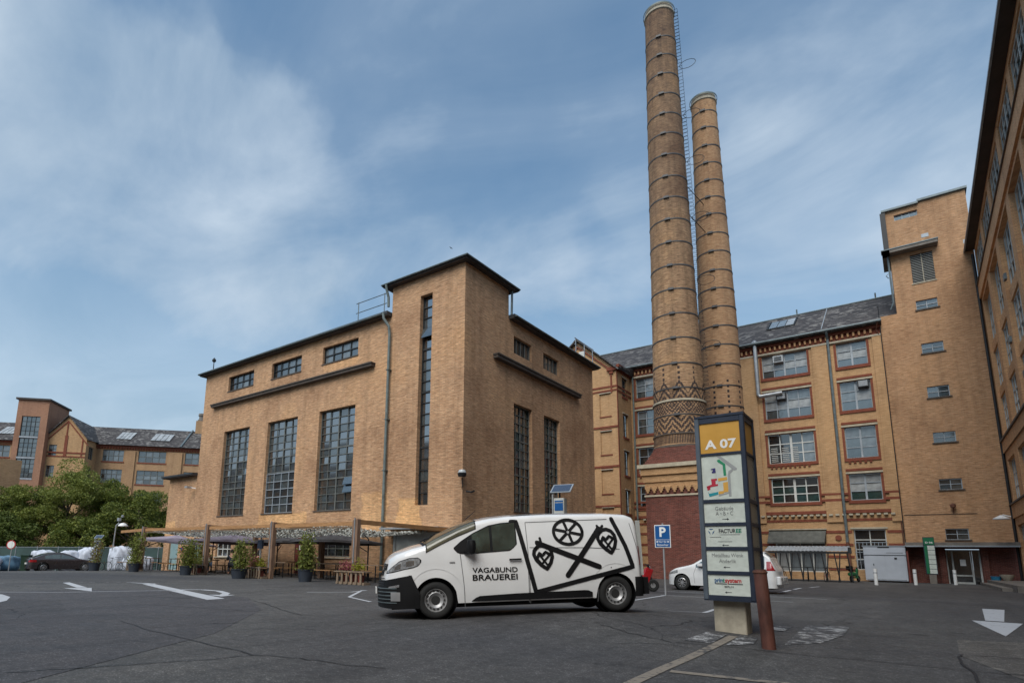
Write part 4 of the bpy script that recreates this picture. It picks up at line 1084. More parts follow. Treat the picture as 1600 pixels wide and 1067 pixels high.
q = MB(); q.face([(4.95, 0, 25.12), (4.95, 57, 25.12), (12, 57, 29), (12, 0, 29)]); q.box(4.95, 5.6, 0, 56.95, 25.11, 25.2); q.build('roof', 'roof_felt', rb)
for y_, z_ in ((46.2, 14.3), (44.5, 17.6), (43, 11.4)): q = MB(); q.box(5.38, 5.499, y_, y_ + .5, z_, z_ + .35); q.build('wall_vent', 'zinc', rb)
q = MB(); q.tube([(5.1, 54.6, 4.6), (4.7, 54.6, 4.75)], .04, 6); q.rev([(.05, .1), (.45, -.12), (.45, -.18)], 16, (4.6, 54.3, 4.6)); q.build('wall_lamp', 'white_paint', rb)
q = MB(); q.box(3.6, 5.49, 40, 56.9, -.2, .35); q.box(3.2, 3.6, 42, 56.5, -.2, .17); q.each('loading_ramp', 'concrete_dark', rb)
# its far wing encloses the yard from behind (seen only as a reflection in the hall's windows)
q = MB(); wh = [(x, x + 3.4, z, z + 2.4) for x in range(-150, 4, 5) for z in (2, 6, 10, 14)]
wall(q, 'y', -24, -1, -156, 5.5, -1, 17.0, wh, .4); wall(q, 'x', 5.5, 1, -24, 0, -1, 17.0); q.build('wall', 'orange_brick', rb)
q = MB()
for h_ in wh: boxw(q, 'y', -24, -1, h_[0], h_[1], .38, .4, h_[2], h_[3])
q.build('window', 'glass_grey', rb)
q = MB(); q.face([(-156, -23.5, 17.0), (5.5, -23.5, 17.0), (5.5, -30, 20.5), (-156, -30, 20.5)]); q.build('roof', 'slate', rb)

# ================================================================== CHIMNEYS
def chimney(name, label, ax, ay, prof, mt, bands, top, rr_cap):
    t = thing(name, label, 'chimney', (ax, ay, 0))
    zs = [p[0] for p in prof]; rs = [p[1] for p in prof]
    def rad(z):
        for i in range(len(zs) - 1):
            if zs[i] <= z <= zs[i + 1]: return rs[i] + (rs[i + 1] - rs[i]) * (z - zs[i]) / (zs[i + 1] - zs[i])
        return rs[-1]
    q = MB(); q.rev([(rad(zs[0] + (top - zs[0]) * i / 60), zs[0] + (top - zs[0]) * i / 60) for i in range(61)], 40); q.build('shaft', mt, t, smooth=True, local=True)
    th0 = math.atan2(-ay, -ax) - .10
    for z in bands:
        r = rad(z)
        q = MB(); q.rev([(r - .02, -.045), (r + .03, -.045), (r + .03, .045), (r - .02, .045)], 40, (0, 0, z))
        q.box(-.05, .12, -.2, .2, -.09, .07, Matrix.Translation((math.cos(th0) * (r + .02), math.sin(th0) * (r + .02), z)) @ Matrix.Rotation(th0, 4, 'Z'))
        q.build('iron_band', 'iron_band', t, local=True, smooth=False)
    r = rad(top)
    q = MB(); q.rev([(r, top - .55), (r + .09, top - .5), (r + .09, top - .35), (r + .02, top - .3), (r + .02, top), (r - .25, top)], 40); q.build('crown', 'concrete', t, local=True)
    q = MB(); q.rev([(r + .11, top - .12), (r + .14, top - .12), (r + .14, top + .02), (r + .11, top + .02)], 40); q.build('crown_ring', 'copper_green', t, local=True)
    return t, rad


B1 = [44.0 - .36, 41.88, 40.08, 38.21, 36.38, 34.57, 32.67, 30.75, 28.92, 27.05, 25.14, 23.21, 21.28, 19.34, 17.42, 15.46, 13.59, 11.6]
ch1, rad1 = chimney('brick_chimney', 'taller and nearer of the two round brick chimneys, patterned foot and red plinth', -13.0, 44.0,
                    [(9.3, 1.93), (12.5, 1.82), (19.4, 1.66), (33.7, 1.39), (46.9, 1.13)], 'chimney_brick', B1, 46.9, 1.2)
q = MB(); q.rev([(1.84, 12.62), (1.88, 12.62), (1.88, 12.76), (1.84, 12.76)], 40); q.build('stone_ring', 'stone_trim', ch1, local=True)
q = MB(); q.rev([(1.93, 9.25), (2.0, 9.25), (2.0, 9.4), (1.93, 9.4)], 40); q.rev([(1.93, 10.18), (1.96, 10.18), (1.96, 10.26), (1.92, 10.26)], 40); q.build('stone_ring', 'dark_stone', ch1, local=True)
q = MB(); wall(q, 'y', 41.8, 1, -15.02, -10.9, -1, 6.4); wall(q, 'x', -10.9, -1, 41.8, 46, -1, 6.4); wall(q, 'x', -15.02, 1, 41.8, 46, -1, 6.4)
# skirt from the square plinth up to the round shaft
n_ = 40
def ring_pt(i, t_, z):
    a = 2 * math.pi * i / n_; c, s_ = math.cos(a), math.sin(a); k = 2.12 / max(abs(c), abs(s_)); r = k + (1.95 - k) * t_
    return (-13 + c * r, 44 + s_ * r, z)
for t_ in range(8):
    z0, z1 = 8.0 + t_ * .1625, 8.0 + (t_ + 1) * .1625
    for i in range(n_):
        q.face([ring_pt(i, t_ / 8, z0), ring_pt(i + 1, t_ / 8, z0), ring_pt(i + 1, t_ / 8, z1), ring_pt(i, t_ / 8, z1)])
        q.face([ring_pt(i, t_ / 8, z1), ring_pt(i + 1, t_ / 8, z1), ring_pt(i + 1, (t_ + 1) / 8, z1), ring_pt(i, (t_ + 1) / 8, z1)])
q.build('plinth', 'red_brick', ch1)
q = MB(); q.box(-15.25, -10.65, 41.55, 46.3, 7.25, 7.75); q.box(-15.12, -10.78, 41.68, 46.2, 6.75, 7.25); q.box(-15.04, -10.88, 41.77, 46.1, 6.4, 6.75); q.each('plinth_cornice', 'yellow_brick', ch1)
q = MB(); q.box(-15.42, -10.5, 41.4, 46.45, 7.751, 8.02); q.box(-15.08, -10.84, 41.73, 46.2, 5.72, 5.84); q.each('plinth_cap', 'stone_trim', ch1)
for i in range(9):
    for k in range(3): piece('corbel', 'yellow_brick', ch1, (-14.8 + i * .47, 41.72 - .005 * k, 6.33 - k * .14), (.40 - k * .13, .13, .14))
for i in range(9):
    for k in range(3): piece('corbel', 'yellow_brick', ch1, (-10.82 + .005 * k, 42.05 + i * .47, 6.33 - k * .14), (.13, .40 - k * .13, .14))
# climbing irons with safety hoops on the right flank
tl = math.atan2(-44, 13) + math.radians(82)
q = MB()
for i in range(112):
    z = 10.5 + i * .325; r = rad1(z)
    c, s_ = math.cos(tl), math.sin(tl); tx, ty = -s_, c
    p0 = Vector((c * r, s_ * r, z)); p1 = Vector((c * (r + .32), s_ * (r + .32), z)); w_ = Vector((tx, ty, 0)) * .19
    q.tube([p0 - w_, p1 - w_, p1 + w_, p0 + w_], .017, 4, cap=False)
q.build('climbing_iron', 'iron_black', ch1, local=True, kind='stuff')
for z in (41.2, 36.6, 32.4, 27.5, 22.2, 17.0):
    q = MB(); r = rad1(z); c, s_ = math.cos(tl), math.sin(tl)
    pts = []
    for k in range(13):
        a = 2 * math.pi * k / 12; pts.append((c * (r + .75 + .62 * math.cos(a)), s_ * (r + .75 + .62 * math.cos(a)), z + .38 * math.sin(a)))
    q.tube(pts, .022, 4, cap=False); q.build('safety_hoop', 'iron_black', ch1, local=True)
B2 = [39.31, 37.67, 35.93, 34.28, 32.65, 31.07, 29.5, 27.78, 26.15, 24.47, 22.88, 21.31, 19.68, 18.11, 16.52, 14.75, 13.11, 11.4, 9.8]
ch2, rad2 = chimney('brick_chimney', 'shorter and slimmer brick chimney standing behind the sign pillar', -11.1, 49.0,
                    [(0, 1.7), (13, 1.46), (20.3, 1.42), (35.2, 1.09), (41.0, .98)], 'chimney_brick_slim', B2, 41.0, 1.1)
q = MB(); q.tube([(-11.75, 44.3, 30.6), (-11.3, 47.9, 30.5)], .03, 5); q.tube([(-11.7, 44.3, 28.1), (-11.3, 47.9, 28.0)], .03, 5)
q.build('tie_rod', 'iron_black', ch2)

# ================================================================== FAR LEFT FACTORY (own frame: x along its front, y away)
fl = thing('far_factory', 'distant brick factory with slate roof, skylights, pointed gable and glazed stair tower', 'building', (-108.51, 41.46, -1.2), (0, 0, R(47.36)))
Z = 1.2
frows = [(16.5, 18.5), (12.7, 15.1), (9.0, 11.3), (5.6, 7.9)]
fb = [(-19.6, -15.0), (-.45, 2.95), (5.32, 9.85), (13.0, 17.4), (19.5, 24), (26, 30)]
def zz(t_): return [(a, b, c + Z, d + Z) for a, b, c, d in t_]
q = MB(); fh = zz([(a, b, z0, z1) for a, b in fb for z0, z1 in frows]); wall(q, 'y', 0, 1, -26, 34, -2, 19.3 + Z, fh, .3); q.build('wall', 'far_brick', fl, local=True)
q = MB()
for a, b in ((3.3, 4.9), (10.2, 12.6), (17.8, 19.1)): boxw(q, 'y', 0, 1, a, b, -.25, -.002, 0, 18.4 + Z)
q.each('pilaster', 'far_brick', fl, local=True)
q = MB(); boxw(q, 'y', 0, 1, -26, 34, -.3, -.002, 18.95 + Z, 19.3 + Z); boxw(q, 'y', 0, 1, -26, 34, -.1, -.002, 18.62 + Z, 18.72 + Z)
for h_ in fh: boxw(q, 'y', 0, 1, h_[0] - .15, h_[1] + .15, -.08, .1, h_[2] - .22, h_[2] - .01)
q.each('window_trim', 'trim_brick', fl, local=True)
for i in range(75): piece('corbel', 'trim_brick', fl, (-2 + i * .45, -.14, 18.83 + Z), (.2, .26, .24), local=True)
ORG[fl.name] = Vector()
for h_ in fh:
    if h_[0] < -14 or h_[1] < 18: window(fl, 'y', 0, 1, h_[0], h_[1], h_[2], h_[3], 4, 3 if h_[3] - h_[2] > 2.1 else 2, 'window_steel', ('glass_pale', 'glass_grey', 'glass_blue', 'glass_dark'), rec=.15, bar=.08)
q = MB(); q.face([(-26, -.7, 19.3 + Z), (34, -.7, 19.3 + Z), (34, 6, 23.6 + Z), (-26, 6, 23.6 + Z)]); q.face([(-26, 6, 23.6 + Z), (34, 6, 23.6 + Z), (34, 13, 19 + Z), (-26, 13, 19 + Z)]); q.build('roof', 'slate', fl, local=True)
fs = 4.3 / 6.7
for x0, x1 in ((.9, 3.4), (6.6, 9.9), (15, 18), (-18, -15.5)):
    n_ = 4
    for i in range(n_):
        a = x0 + (x1 - x0) * i / n_; q = MB(); y0, y1 = 1.2, 3.9
        q.face([(a, y0, 19.3 + Z + (y0 + .7) * fs + .18), (a + (x1 - x0) / n_ * .86, y0, 19.3 + Z + (y0 + .7) * fs + .18), (a + (x1 - x0) / n_ * .86, y1, 19.3 + Z + (y1 + .7) * fs + .18), (a, y1, 19.3 + Z + (y1 + .7) * fs + .18)])
        q.build('skylight_pane', 'glass_blind', fl, local=True)
q = MB(); q.box(12.9, 14.5, 5.2, 6.8, 22.5 + Z, 25.5 + Z); cs = q.build('chimney_stack', 'far_brick', fl, local=True)
q = MB(); q.rev([(.75, 0), (.75, .3), (.55, .4), (.55, 1.0), (.7, 1.1), (.65, 1.5), (.2, 1.6)], 12, (13.7, 6, 25.5 + Z)); q.build('chimney_pot', 'concrete_dark', cs, local=True)
q = MB(); q.bar((12.3, -.6, 19.4 + Z), (12.3, 6, 23.7 + Z), .25, .3); q.build('fire_wall', 'zinc', fl, local=True)
# gable
q = MB(); gh = zz([(-7.15, -5.95, 16.25, 18.3), (-7.15, -5.95, 12.9, 14.85)])
wall(q, 'y', -4, 1, -7.8, -1.5, -2, 19.5 + Z, gh, .2); q.face([(-7.8, -4, 19.5 + Z), (-1.5, -4, 19.5 + Z), (-4.65, -4, 23.1 + Z)]); wall(q, 'x', -1.5, -1, -4, 0, -2, 19.5 + Z, [(-2.9, -1.2, 16.3 + Z, 18.4 + Z), (-2.9, -1.2, 12.7 + Z, 15 + Z)], .2); q.build('gable_wall', 'yellow_brick', fl, local=True)
for h_ in gh: window(fl, 'y', -4, 1, *h_, 2, 3, 'window_steel', ('glass_pale', 'glass_grey', 'glass_dark'), rec=.12, bar=.06)
for z0, z1 in ((16.3, 18.4), (12.7, 15)): window(fl, 'x', -1.5, -1, -2.9, -1.2, z0 + Z, z1 + Z, 2, 2, 'window_steel', ('glass_grey', 'glass_dark'), rec=.12, bar=.06)
q = MB()
for s0, s1 in (((-8.1, 19.1), (-4.65, 23.1)), ((-4.65, 23.1), (-1.2, 19.1))): q.bar((s0[0], -4.06, s0[1] + Z - .75), (s1[0], -4.06, s1[1] + Z - .75), .1, .16)
q.box(-4.75, -4.55, -4.08, -4.0, 18.9 + Z, 22.3 + Z); q.box(-4.85, -4.4, -4.09, -4.0, 16.4 + Z, 19.9 + Z); q.box(-7.8, -1.5, -4.07, -4.0, 16.9 + Z, 17.15 + Z); q.box(-7.8, -1.5, -4.07, -4.0, 16.3 + Z, 16.5 + Z); q.box(-2.2, -2.0, -4.08, -4.0, 16.3 + Z, 19.4 + Z)
q.each('brick_trim', 'trim_brick', fl, local=True)
q = MB(); q.bar((-8.1, -4.1, 19.25 + Z), (-4.65, -4.1, 23.3 + Z), .5, .14); q.bar((-4.65, -4.1, 23.3 + Z), (-1.1, -4.1, 19.2 + Z), .5, .14)
q.face([(-4.65, -4.2, 23.35 + Z), (-1.1, -4.2, 19.25 + Z), (-1.1, 0.5, 19.6 + Z), (-4.65, 6, 23.35 + Z)]); q.face([(-4.65, -4.2, 23.35 + Z), (-8.1, -4.2, 19.2 + Z), (-8.1, 6, 19.2 + Z), (-4.65, 6, 23.35 + Z)])
q.build('gable_roof', 'slate', fl, local=True)
# glazed stair tower
gl_ = zz([(-11.15, -8.4, 19.3, 22.6), (-11.15, -8.4, 15.9, 19.0), (-11.15, -8.4, 12.5, 15.6)])
q = MB(); wall(q, 'y', -5.2, 1, -12, -7.35, -2, 25.3 + Z, gl_, .3); wall(q, 'x', -7.35, -1, -5.2, 1.6, -2, 25.3 + Z); wall(q, 'x', -12, 1, -5.2, 1.6, -2, 25.3 + Z); q.build('tower_wall', 'far_tower_brick', fl, local=True)
q = MB(); q.box(-12.3, -7.1, -5.5, 1.9, 25.3 + Z, 25.6 + Z); q.build('tower_roof', 'eave_soffit', fl, local=True)
for h_ in gl_:
    window(fl, 'y', -5.2, 1, *h_, 4, 4, 'window_dark', ('glass_blue', 'glass_grey'), rec=.1, bar=.05)
    q = MB(); boxw(q, 'y', -5.2, 1, h_[0], h_[1], -.05, .2, h_[2] - .28, h_[2] - .01); q.build('window_sill', 'iron_pale', fl, local=True)
ob = thing('far_house', 'sliver of a plain yellowish building at the left edge behind the trees', 'building', (-95, 20, -1.2))
q = MB(); q.box(-104, -82, 12, 22.4, -2, 11.5); q.build('wall', 'far_brick', ob)

# ================================================================== VEHICLES
class Car:
    """lofted car body. local frame: u rearwards along the car (x), v across (y, near side negative), z up"""
    def __init__(s, root, u0, u1, u2, u3, hw, sill, top, G, crown=.05, arches=(), p=2.6, lean=.1, rad=.12, cr=.09):
        s.root, s.u0, s.u1, s.u2, s.u3, s.hw, s.sill, s.topk, s.G = root, u0, u1, u2, u3, hw, sill, top, G
        s.crown, s.arches, s.p, s.lean, s.rad, s.cr = crown, arches, p, lean, rad, cr
    def lerp(s, tab, x):
        if x <= tab[0][0]: return tab[0][1]
        for (a, b), (c, d) in zip(tab, tab[1:]):
            if x <= c: return b + (d - b) * (x - a) / (c - a)
        return tab[-1][1]
    def top(s, u): return s.lerp(s.topk, u)
    def W(s, u):
        w_ = s.hw
        if u < s.u1: w_ *= max(0.0, 1 - ((s.u1 - u) / (s.u1 - s.u0)) ** s.p) ** (1 / s.p)
        if u > s.u2: w_ *= max(0.0, 1 - ((u - s.u2) / (s.u3 - s.u2)) ** 3.2) ** (1 / 3.2)
        return w_
    def zb(s, u):
        z = s.sill
        for c, r, zc in s.arches:
            if abs(u - c) < r: z = max(z, zc + math.sqrt(r * r - (u - c) ** 2))
        return z
    def Gz(s, z): return s.lerp(s.G, z)
    def fin(s, u, v, z):
        k = 0
        if u < s.u1: k = ((s.u1 - u) / (s.u1 - s.u0)) ** 2
        return (u + s.lean * max(0, z - .55) * k, v, z)
    def side(s, u, z, off=0.0, sgn=-1):
        zt = s.top(u); c = s.cr; v = s.W(u) * s.Gz(z)
        if z > zt - c:      # round over the shoulder
            a = min(1, (z - (zt - c)) / c); v = s.W(u) * s.Gz(zt - c) - c * (1 - math.sqrt(max(0, 1 - a * a)))
            n = Vector((0, sgn * math.sqrt(max(0, 1 - a * a)), a))
        else: n = Vector((0, sgn, 0))
        du = .02
        dw = (s.W(min(u + du, s.u3)) - s.W(max(u - du, s.u0))) / (2 * du)
        n = Vector((-dw, sgn, 0)).normalized() if n.z == 0 else n
        x, y, zz_ = s.fin(u, sgn * max(v, 0), z)
        return (x + n.x * off, y + n.y * off, zz_ + n.z * off)
    def topp(s, u, f, off=0.0):
        wt = max(0.0, s.W(u) * s.Gz(s.top(u) - s.cr) - s.cr)
        x, y, z = s.fin(u, f * wt, s.top(u) + s.crown * (1 - f * f) * min(1, wt / .5))
        return (x - off * .45, y, z + off)
    def us(s, a, b, n):
        out = [a + (b - a) * i / n for i in range(n + 1)]
        for e0, e1 in ((s.u0, s.u1), (s.u3, s.u2)):
            for k in range(1, 16):
                t = 1 - math.cos(math.pi / 2 * k / 15); u = e0 + (e1 - e0) * t * .9
                if a < u < b: out.append(u)
        return sorted(out)
    def body(s, mt, name='body'):
        us = s.us(s.u0, s.u3, 150)
        m_ = MB(); rows = []
        for u in us:
            zt = s.top(u); zb = min(s.zb(u), zt - s.cr - .02); pts = []
            for sg in (-1, 1):
                L_ = []
                for i in range(13): z = zb + (zt - s.cr - zb) * i / 12; L_.append(s.side(u, z, 0, sg))
                for i in range(1, 5): z = zt - s.cr + s.cr * math.sin(math.pi / 2 * i / 4); L_.append(s.side(u, z, 0, sg))
                pts.append(L_)
            mid = [s.topp(u, f) for f in (-.75, -.5, -.25, 0, .25, .5, .75)]
            rows.append(pts[0] + mid + pts[1][::-1])
        n_ = len(rows[0])
        for r_ in rows: m_.v += r_
        for i in range(len(rows) - 1):
            for j in range(n_ - 1):
                a = i * n_ + j; m_.f.append((a, a + 1, a + n_ + 1, a + n_)); m_.mi.append(0)
        o = m_.build(name, mt, s.root, smooth=True, local=True)
        return o
    def patch(s, name, mt, ulist, lo, hi, off=.006, nz=8, parent=None, sgn=-1, thick=0):
        m_ = MB(); rows = []
        for u in ulist:
            a = lo(u) if callable(lo) else lo; b = hi(u) if callable(hi) else hi
            if b < a: b = a
            rows.append([s.side(u, a + (b - a) * i / nz, off, sgn) for i in range(nz + 1)])
        for r_ in rows: m_.v += r_
        n_ = nz + 1
        for i in range(len(rows) - 1):
            for j in range(nz):
                k = i * n_ + j; m_.f.append((k, k + n_, k + n_ + 1, k + 1) if sgn < 0 else (k, k + 1, k + n_ + 1, k + n_)); m_.mi.append(0)
        o = m_.build(name, mt, parent or s.root, local=True)
        if thick:
            md = o.modifiers.new('thickness', 'SOLIDIFY'); md.thickness = thick; md.offset = -1
        for p_ in o.data.polygons: p_.use_smooth = True
        return o
    def tpatch(s, name, mt, ulist, f0, f1, off=.008, nf=10, parent=None):
        m_ = MB(); n_ = nf + 1
        for u in ulist:
            a = f0(u) if callable(f0) else f0; b = f1(u) if callable(f1) else f1
            for i in range(n_): m_.v.append(s.topp(u, a + (b - a) * i / nf, off))
        for i in range(len(ulist) - 1):
            for j in range(nf): k = i * n_ + j; m_.f.append((k, k + 1, k + n_ + 1, k + n_)); m_.mi.append(0)
        o = m_.build(name, mt, parent or s.root, local=True)
        for p_ in o.data.polygons: p_.use_smooth = True
        return o
    def stroke(s, m_, pts, w_, off=.007, sgn=-1, step=.03, cap=True):
        """ribbon of even width along (u, z) points laid on the flank; climbs on to the roof past the shoulder"""
        P = []
        for (a, b), (c, d) in zip(pts, pts[1:]):
            L_ = math.hypot(c - a, d - b); n_ = max(1, int(L_ / step))
            for i in range(n_): P.append((a + (c - a) * i / n_, b + (d - b) * i / n_))
        P.append(pts[-1])
        k0 = len(m_.v)
        for i, (a, b) in enumerate(P):
            p0 = P[max(0, i - 1)]; p1 = P[min(len(P) - 1, i + 1)]
            dx, dy = p1[0] - p0[0], p1[1] - p0[1]; l_ = math.hypot(dx, dy) or 1
            nx_, ny_ = -dy / l_ * w_ / 2, dx / l_ * w_ / 2
            for t in (-1, -.33, .33, 1): m_.v.append(s.side(a + nx_ * t, min(b + ny_ * t, s.top(a)), off, sgn))
        for i in range(len(P) - 1):
            for j in range(3):
                k = k0 + i * 4 + j; m_.f.append((k, k + 4, k + 5, k + 1)); m_.mi.append(0)
        if cap:
            for e in (P[0], P[-1]):
                k = len(m_.v); m_.v.append(s.side(e[0], min(e[1], s.top(e[0])), off + .0005, sgn))
                for i in range(12): a = 2 * math.pi * i / 12; m_.v.append(s.side(e[0] + math.cos(a) * w_ / 2, min(e[1] + math.sin(a) * w_ / 2, s.top(e[0])), off + .0005, sgn))
                for i in range(12): m_.f.append((k, k + 1 + i, k + 1 + (i + 1) % 12)); m_.mi.append(0)
    def wheel(s, u, r, wd, v, tilt=0, style='steel', sgn=-1):
        b = bpy.data.objects.new('wheel', None); 
        m_ = MB(); y0 = sgn * v
        prof = [(r * .62, 0), (r * .66, -.012), (r * .86, -.016), (r * .95, .0), (r, .035), (r, wd - .035), (r * .95, wd), (r * .6, wd)]
        for (rr, h_) in prof: pass
        m_.rev([(rr, (-sgn) * h_) for rr, h_ in prof], 36, (u, y0, r), 'y')
        t = m_.build('wheel', 'tyre', s.root, smooth=True, local=True)
        m_ = MB(); R0 = r * .62
        if style == 'steel':
            m_.rev([(R0, 0), (R0 * .96, 0), (R0 * .93, .03), (R0 * .86, .045), (R0 * .66, .012), (R0 * .56, .03), (R0 * .4, .055), (0, .055)], 36, (u, y0, r), 'y') if sgn < 0 else m_.rev([(R0, 0), (0, -.05)], 24, (u, y0, r), 'y')
        else:
            m_.rev([(R0, 0), (R0 * .95, 0), (R0 * .93, -sgn * .03), (R0 * .8, -sgn * .05), (0, -sgn * .06)], 30, (u, y0, r), 'y')
        rim = m_.build('rim', 'rim_steel' if style == 'steel' else 'rim_dark', t, smooth=True, local=True)
        m_ = MB()
        if style == 'steel':
            for i in range(14):
                a = 2 * math.pi * i / 14; m_.rev([(.021, .0), (0, -.001)], 8, (u + math.cos(a) * R0 * .77, y0 + .022, r + math.sin(a) * R0 * .77), 'y')
            m_.rev([(R0 * .40, -.002), (R0 * .36, -.012), (0, -.012)], 24, (u, y0 + .05, r), 'y')
            m_.build('rim_holes', 'rim_dark', rim, local=True)
        else:
            for i in range(9):
                a = 2 * math.pi * i / 9
                c1, s1 = math.cos(a), math.sin(a)
                yy = y0 + sgn * .003
                m_.bar((u + c1 * .03, yy, r + s1 * .03), (u + c1 * R0 * .93, yy, r + s1 * R0 * .93), .028, .02, (0, 1, 0))
            m_.rev([(R0 * .98, 0), (R0 * .88, sgn * .012), (R0 * .88, -sgn * .01)], 30, (u, y0, r), 'y')
            m_.rev([(.06, 0), (.055, sgn * .02), (0, sgn * .02)], 12, (u, y0, r), 'y')
            m_.build('spokes', 'rim_silver', rim, local=True)
        return t


def lin(*pts):
    def f(x):
        if x <= pts[0][0]: return pts[0][1]
        for (a, b), (c, d) in zip(pts, pts[1:]):
            if x <= c: return b + (d - b) * (x - a) / (c - a)
        return pts[-1][1]
    return f
def steps(a, b, n): return [a + (b - a) * i / n for i in range(n + 1)]


# ---- the white van
vroot = thing('delivery_van', 'white delivery van with black line drawings and brewery lettering on its side', 'van',
              (0, 0, 0), (0, 0, 0))
VF = Vector((-7.06, 8.62, 0)); VR = Vector((-4.64, 11.12, 0))     # ground under the near front / rear wheel
VF.z = g(VF.x, VF.y) + .01; VR.z = g(VR.x, VR.y) + .01
xd = (VR - VF).normalized(); yd = Vector((0, 0, 1)).cross(xd).normalized(); zd = xd.cross(yd)
Mv = Matrix((xd, yd, zd)).transposed().to_4x4(); Mv.translation = VF + yd * .88
vroot.matrix_world = Mv; ORG[vroot.name] = Vector()
WB = (VR - VF).length
kx = WB / 285.0
def vu(px): return (px - 680) * kx
def vzz(px, py): return (968 - .0456 * (px - 680) - py) / (86.0 - .0158 * (px - 680))
def Z8(a, b): px, py = 570 + a / 3.404, 780 + b / 3.404; return (vu(px), vzz(px, py))
van = Car(vroot, -1.02, -.18, 3.90, 4.10, .95, .27,
          [(-1.02, 1.02), (-.95, 1.10), (-.79, 1.18), (-.44, 1.28), (-.2, 1.33), (.1, 1.48), (.45, 1.64), (.8, 1.77), (1.1, 1.825), (1.5, 1.86), (2.2, 1.88), (3.4, 1.87), (3.84, 1.845), (3.97, 1.79), (4.10, 1.62)],
          [(.2, .955), (.45, .99), (.75, 1.0), (1.05, .99), (1.2, .975), (1.5, .925), (1.85, .845)], crown=.06,
          arches=((0, .405, .34), (WB, .385, .34)), lean=.22, cr=.13)
van.body('van_white')
q = MB(); q.box(-.75, .47, -.66, .66, .22, .8); q.box(-.45, 3.75, -.9, .9, .24, .6); 
q = MB(); q.box(-.8, 3.85, -.70, .70, .18, .62); q.build('underbody', 'plastic_black', vroot, local=True)
for uc in (0, WB):
    for sg in (-1, 1): q = MB(); q.rev([(.41, 0), (.41, -sg * .3), (.2, -sg * .3)], 28, (uc, sg * .90, .36), 'y'); q.build('wheel_housing', 'plastic_black', vroot, local=True)
for uc in (0, WB):
    van.wheel(uc, .335, .21, .915); van.wheel(uc, .335, .21, .915, sgn=1)
# side glass
wl = [(709, 858), (720, 848), (739.5, 835), (765, 822.5), (785, 818.5), (808.5, 816.5)]
wlo = [(709, 858), (714, 864), (720, 866), (747, 865), (796.5, 860.7), (803, 856.5), (808.8, 850)]
hi_ = lin(*[(vu(a), vzz(a, b)) for a, b in wl]); lo_ = lin(*[(vu(a), vzz(a, b)) for a, b in wlo])
ua, ub = vu(709), vu(808.8)
van.patch('side_window', 'plastic_black', steps(ua, ub, 40), lambda u: lo_(u) - .012, lambda u: hi_(u) + .012, .006)
sw_ = van.patch('side_window', 'car_glass', steps(vu(738), vu(766), 14), lambda u: lo_(u) + .005, lambda u: hi_(u) - .008, .011)
van.patch('side_window', 'car_glass', steps(vu(770), vu(807), 14), lambda u: lo_(u) + .005, lambda u: hi_(u) - .008, .011)
van.patch('side_window', 'car_glass', steps(ua, ub, 40), lambda u: lo_(u), lambda u: hi_(u), .008, sgn=1)
# windscreen on the sloping front, wipers
van.tpatch('windscreen', 'plastic_black', steps(-.22, .83, 24), lambda u: -1.02, lambda u: 1.02, .006)
van.tpatch('windscreen', 'windshield', steps(-.17, .8, 24), lambda u: -.96, lambda u: .96, .011)
van.patch('windscreen', 'plastic_black', steps(-.17, .8, 20), lambda u: van.top(u) - .15, lambda u: van.top(u) - .001, .006)
van.patch('windscreen', 'windshield', steps(-.15, .78, 20), lambda u: van.top(u) - .135, lambda u: van.top(u) - .001, .009)
q = MB()
for f0, f1, u1_ in ((-.7, .1, .12), (.15, .75, .1)):
    a = van.topp(-.16, f0, .03); b_ = van.topp(u1_, f1, .03); q.bar(a, b_, .02)
q.build('wiper', 'plastic_black', vroot, local=True)
# headlight, grille, bumper, mould
hl_hi = lin((-.93, .86), (-.86, .93), (-.70, 1.045), (-.5, 1.10), (-.32, 1.105), (-.26, 1.06))
hl_lo = lin((-.93, .85), (-.80, .87), (-.6, .915), (-.42, .945), (-.32, .98), (-.26, 1.05))
for sg in (-1, 1):
    hl = van.patch('headlight', 'plastic_black', steps(-.94, -.26, 30), lambda u: hl_lo(u) - .015, lambda u: hl_hi(u) + .015, .004, sgn=sg)
    van.patch('lamp_lens', 'headlight', steps(-.92, -.29, 30), hl_lo, hl_hi, .010, parent=hl, sgn=sg)
    if sg < 0:
        van.patch('lamp_lens', 'chrome', steps(-.56, -.40, 8), lambda u: hl_lo(u) + .03, lambda u: hl_hi(u) - .04, .013, parent=hl)
        van.patch('lamp_lens', 'chrome', steps(-.78, -.66, 8), lambda u: hl_lo(u) + .02, lambda u: hl_hi(u) - .04, .013, parent=hl)
bu = van.us(-1.02, -.40, 30)
b_hi = lin((-1.02, .70), (-.9, .72), (-.7, .76), (-.45, .80), (-.40, .81)); b_lo = lin((-1.02, .22), (-.8, .2), (-.45, .2))
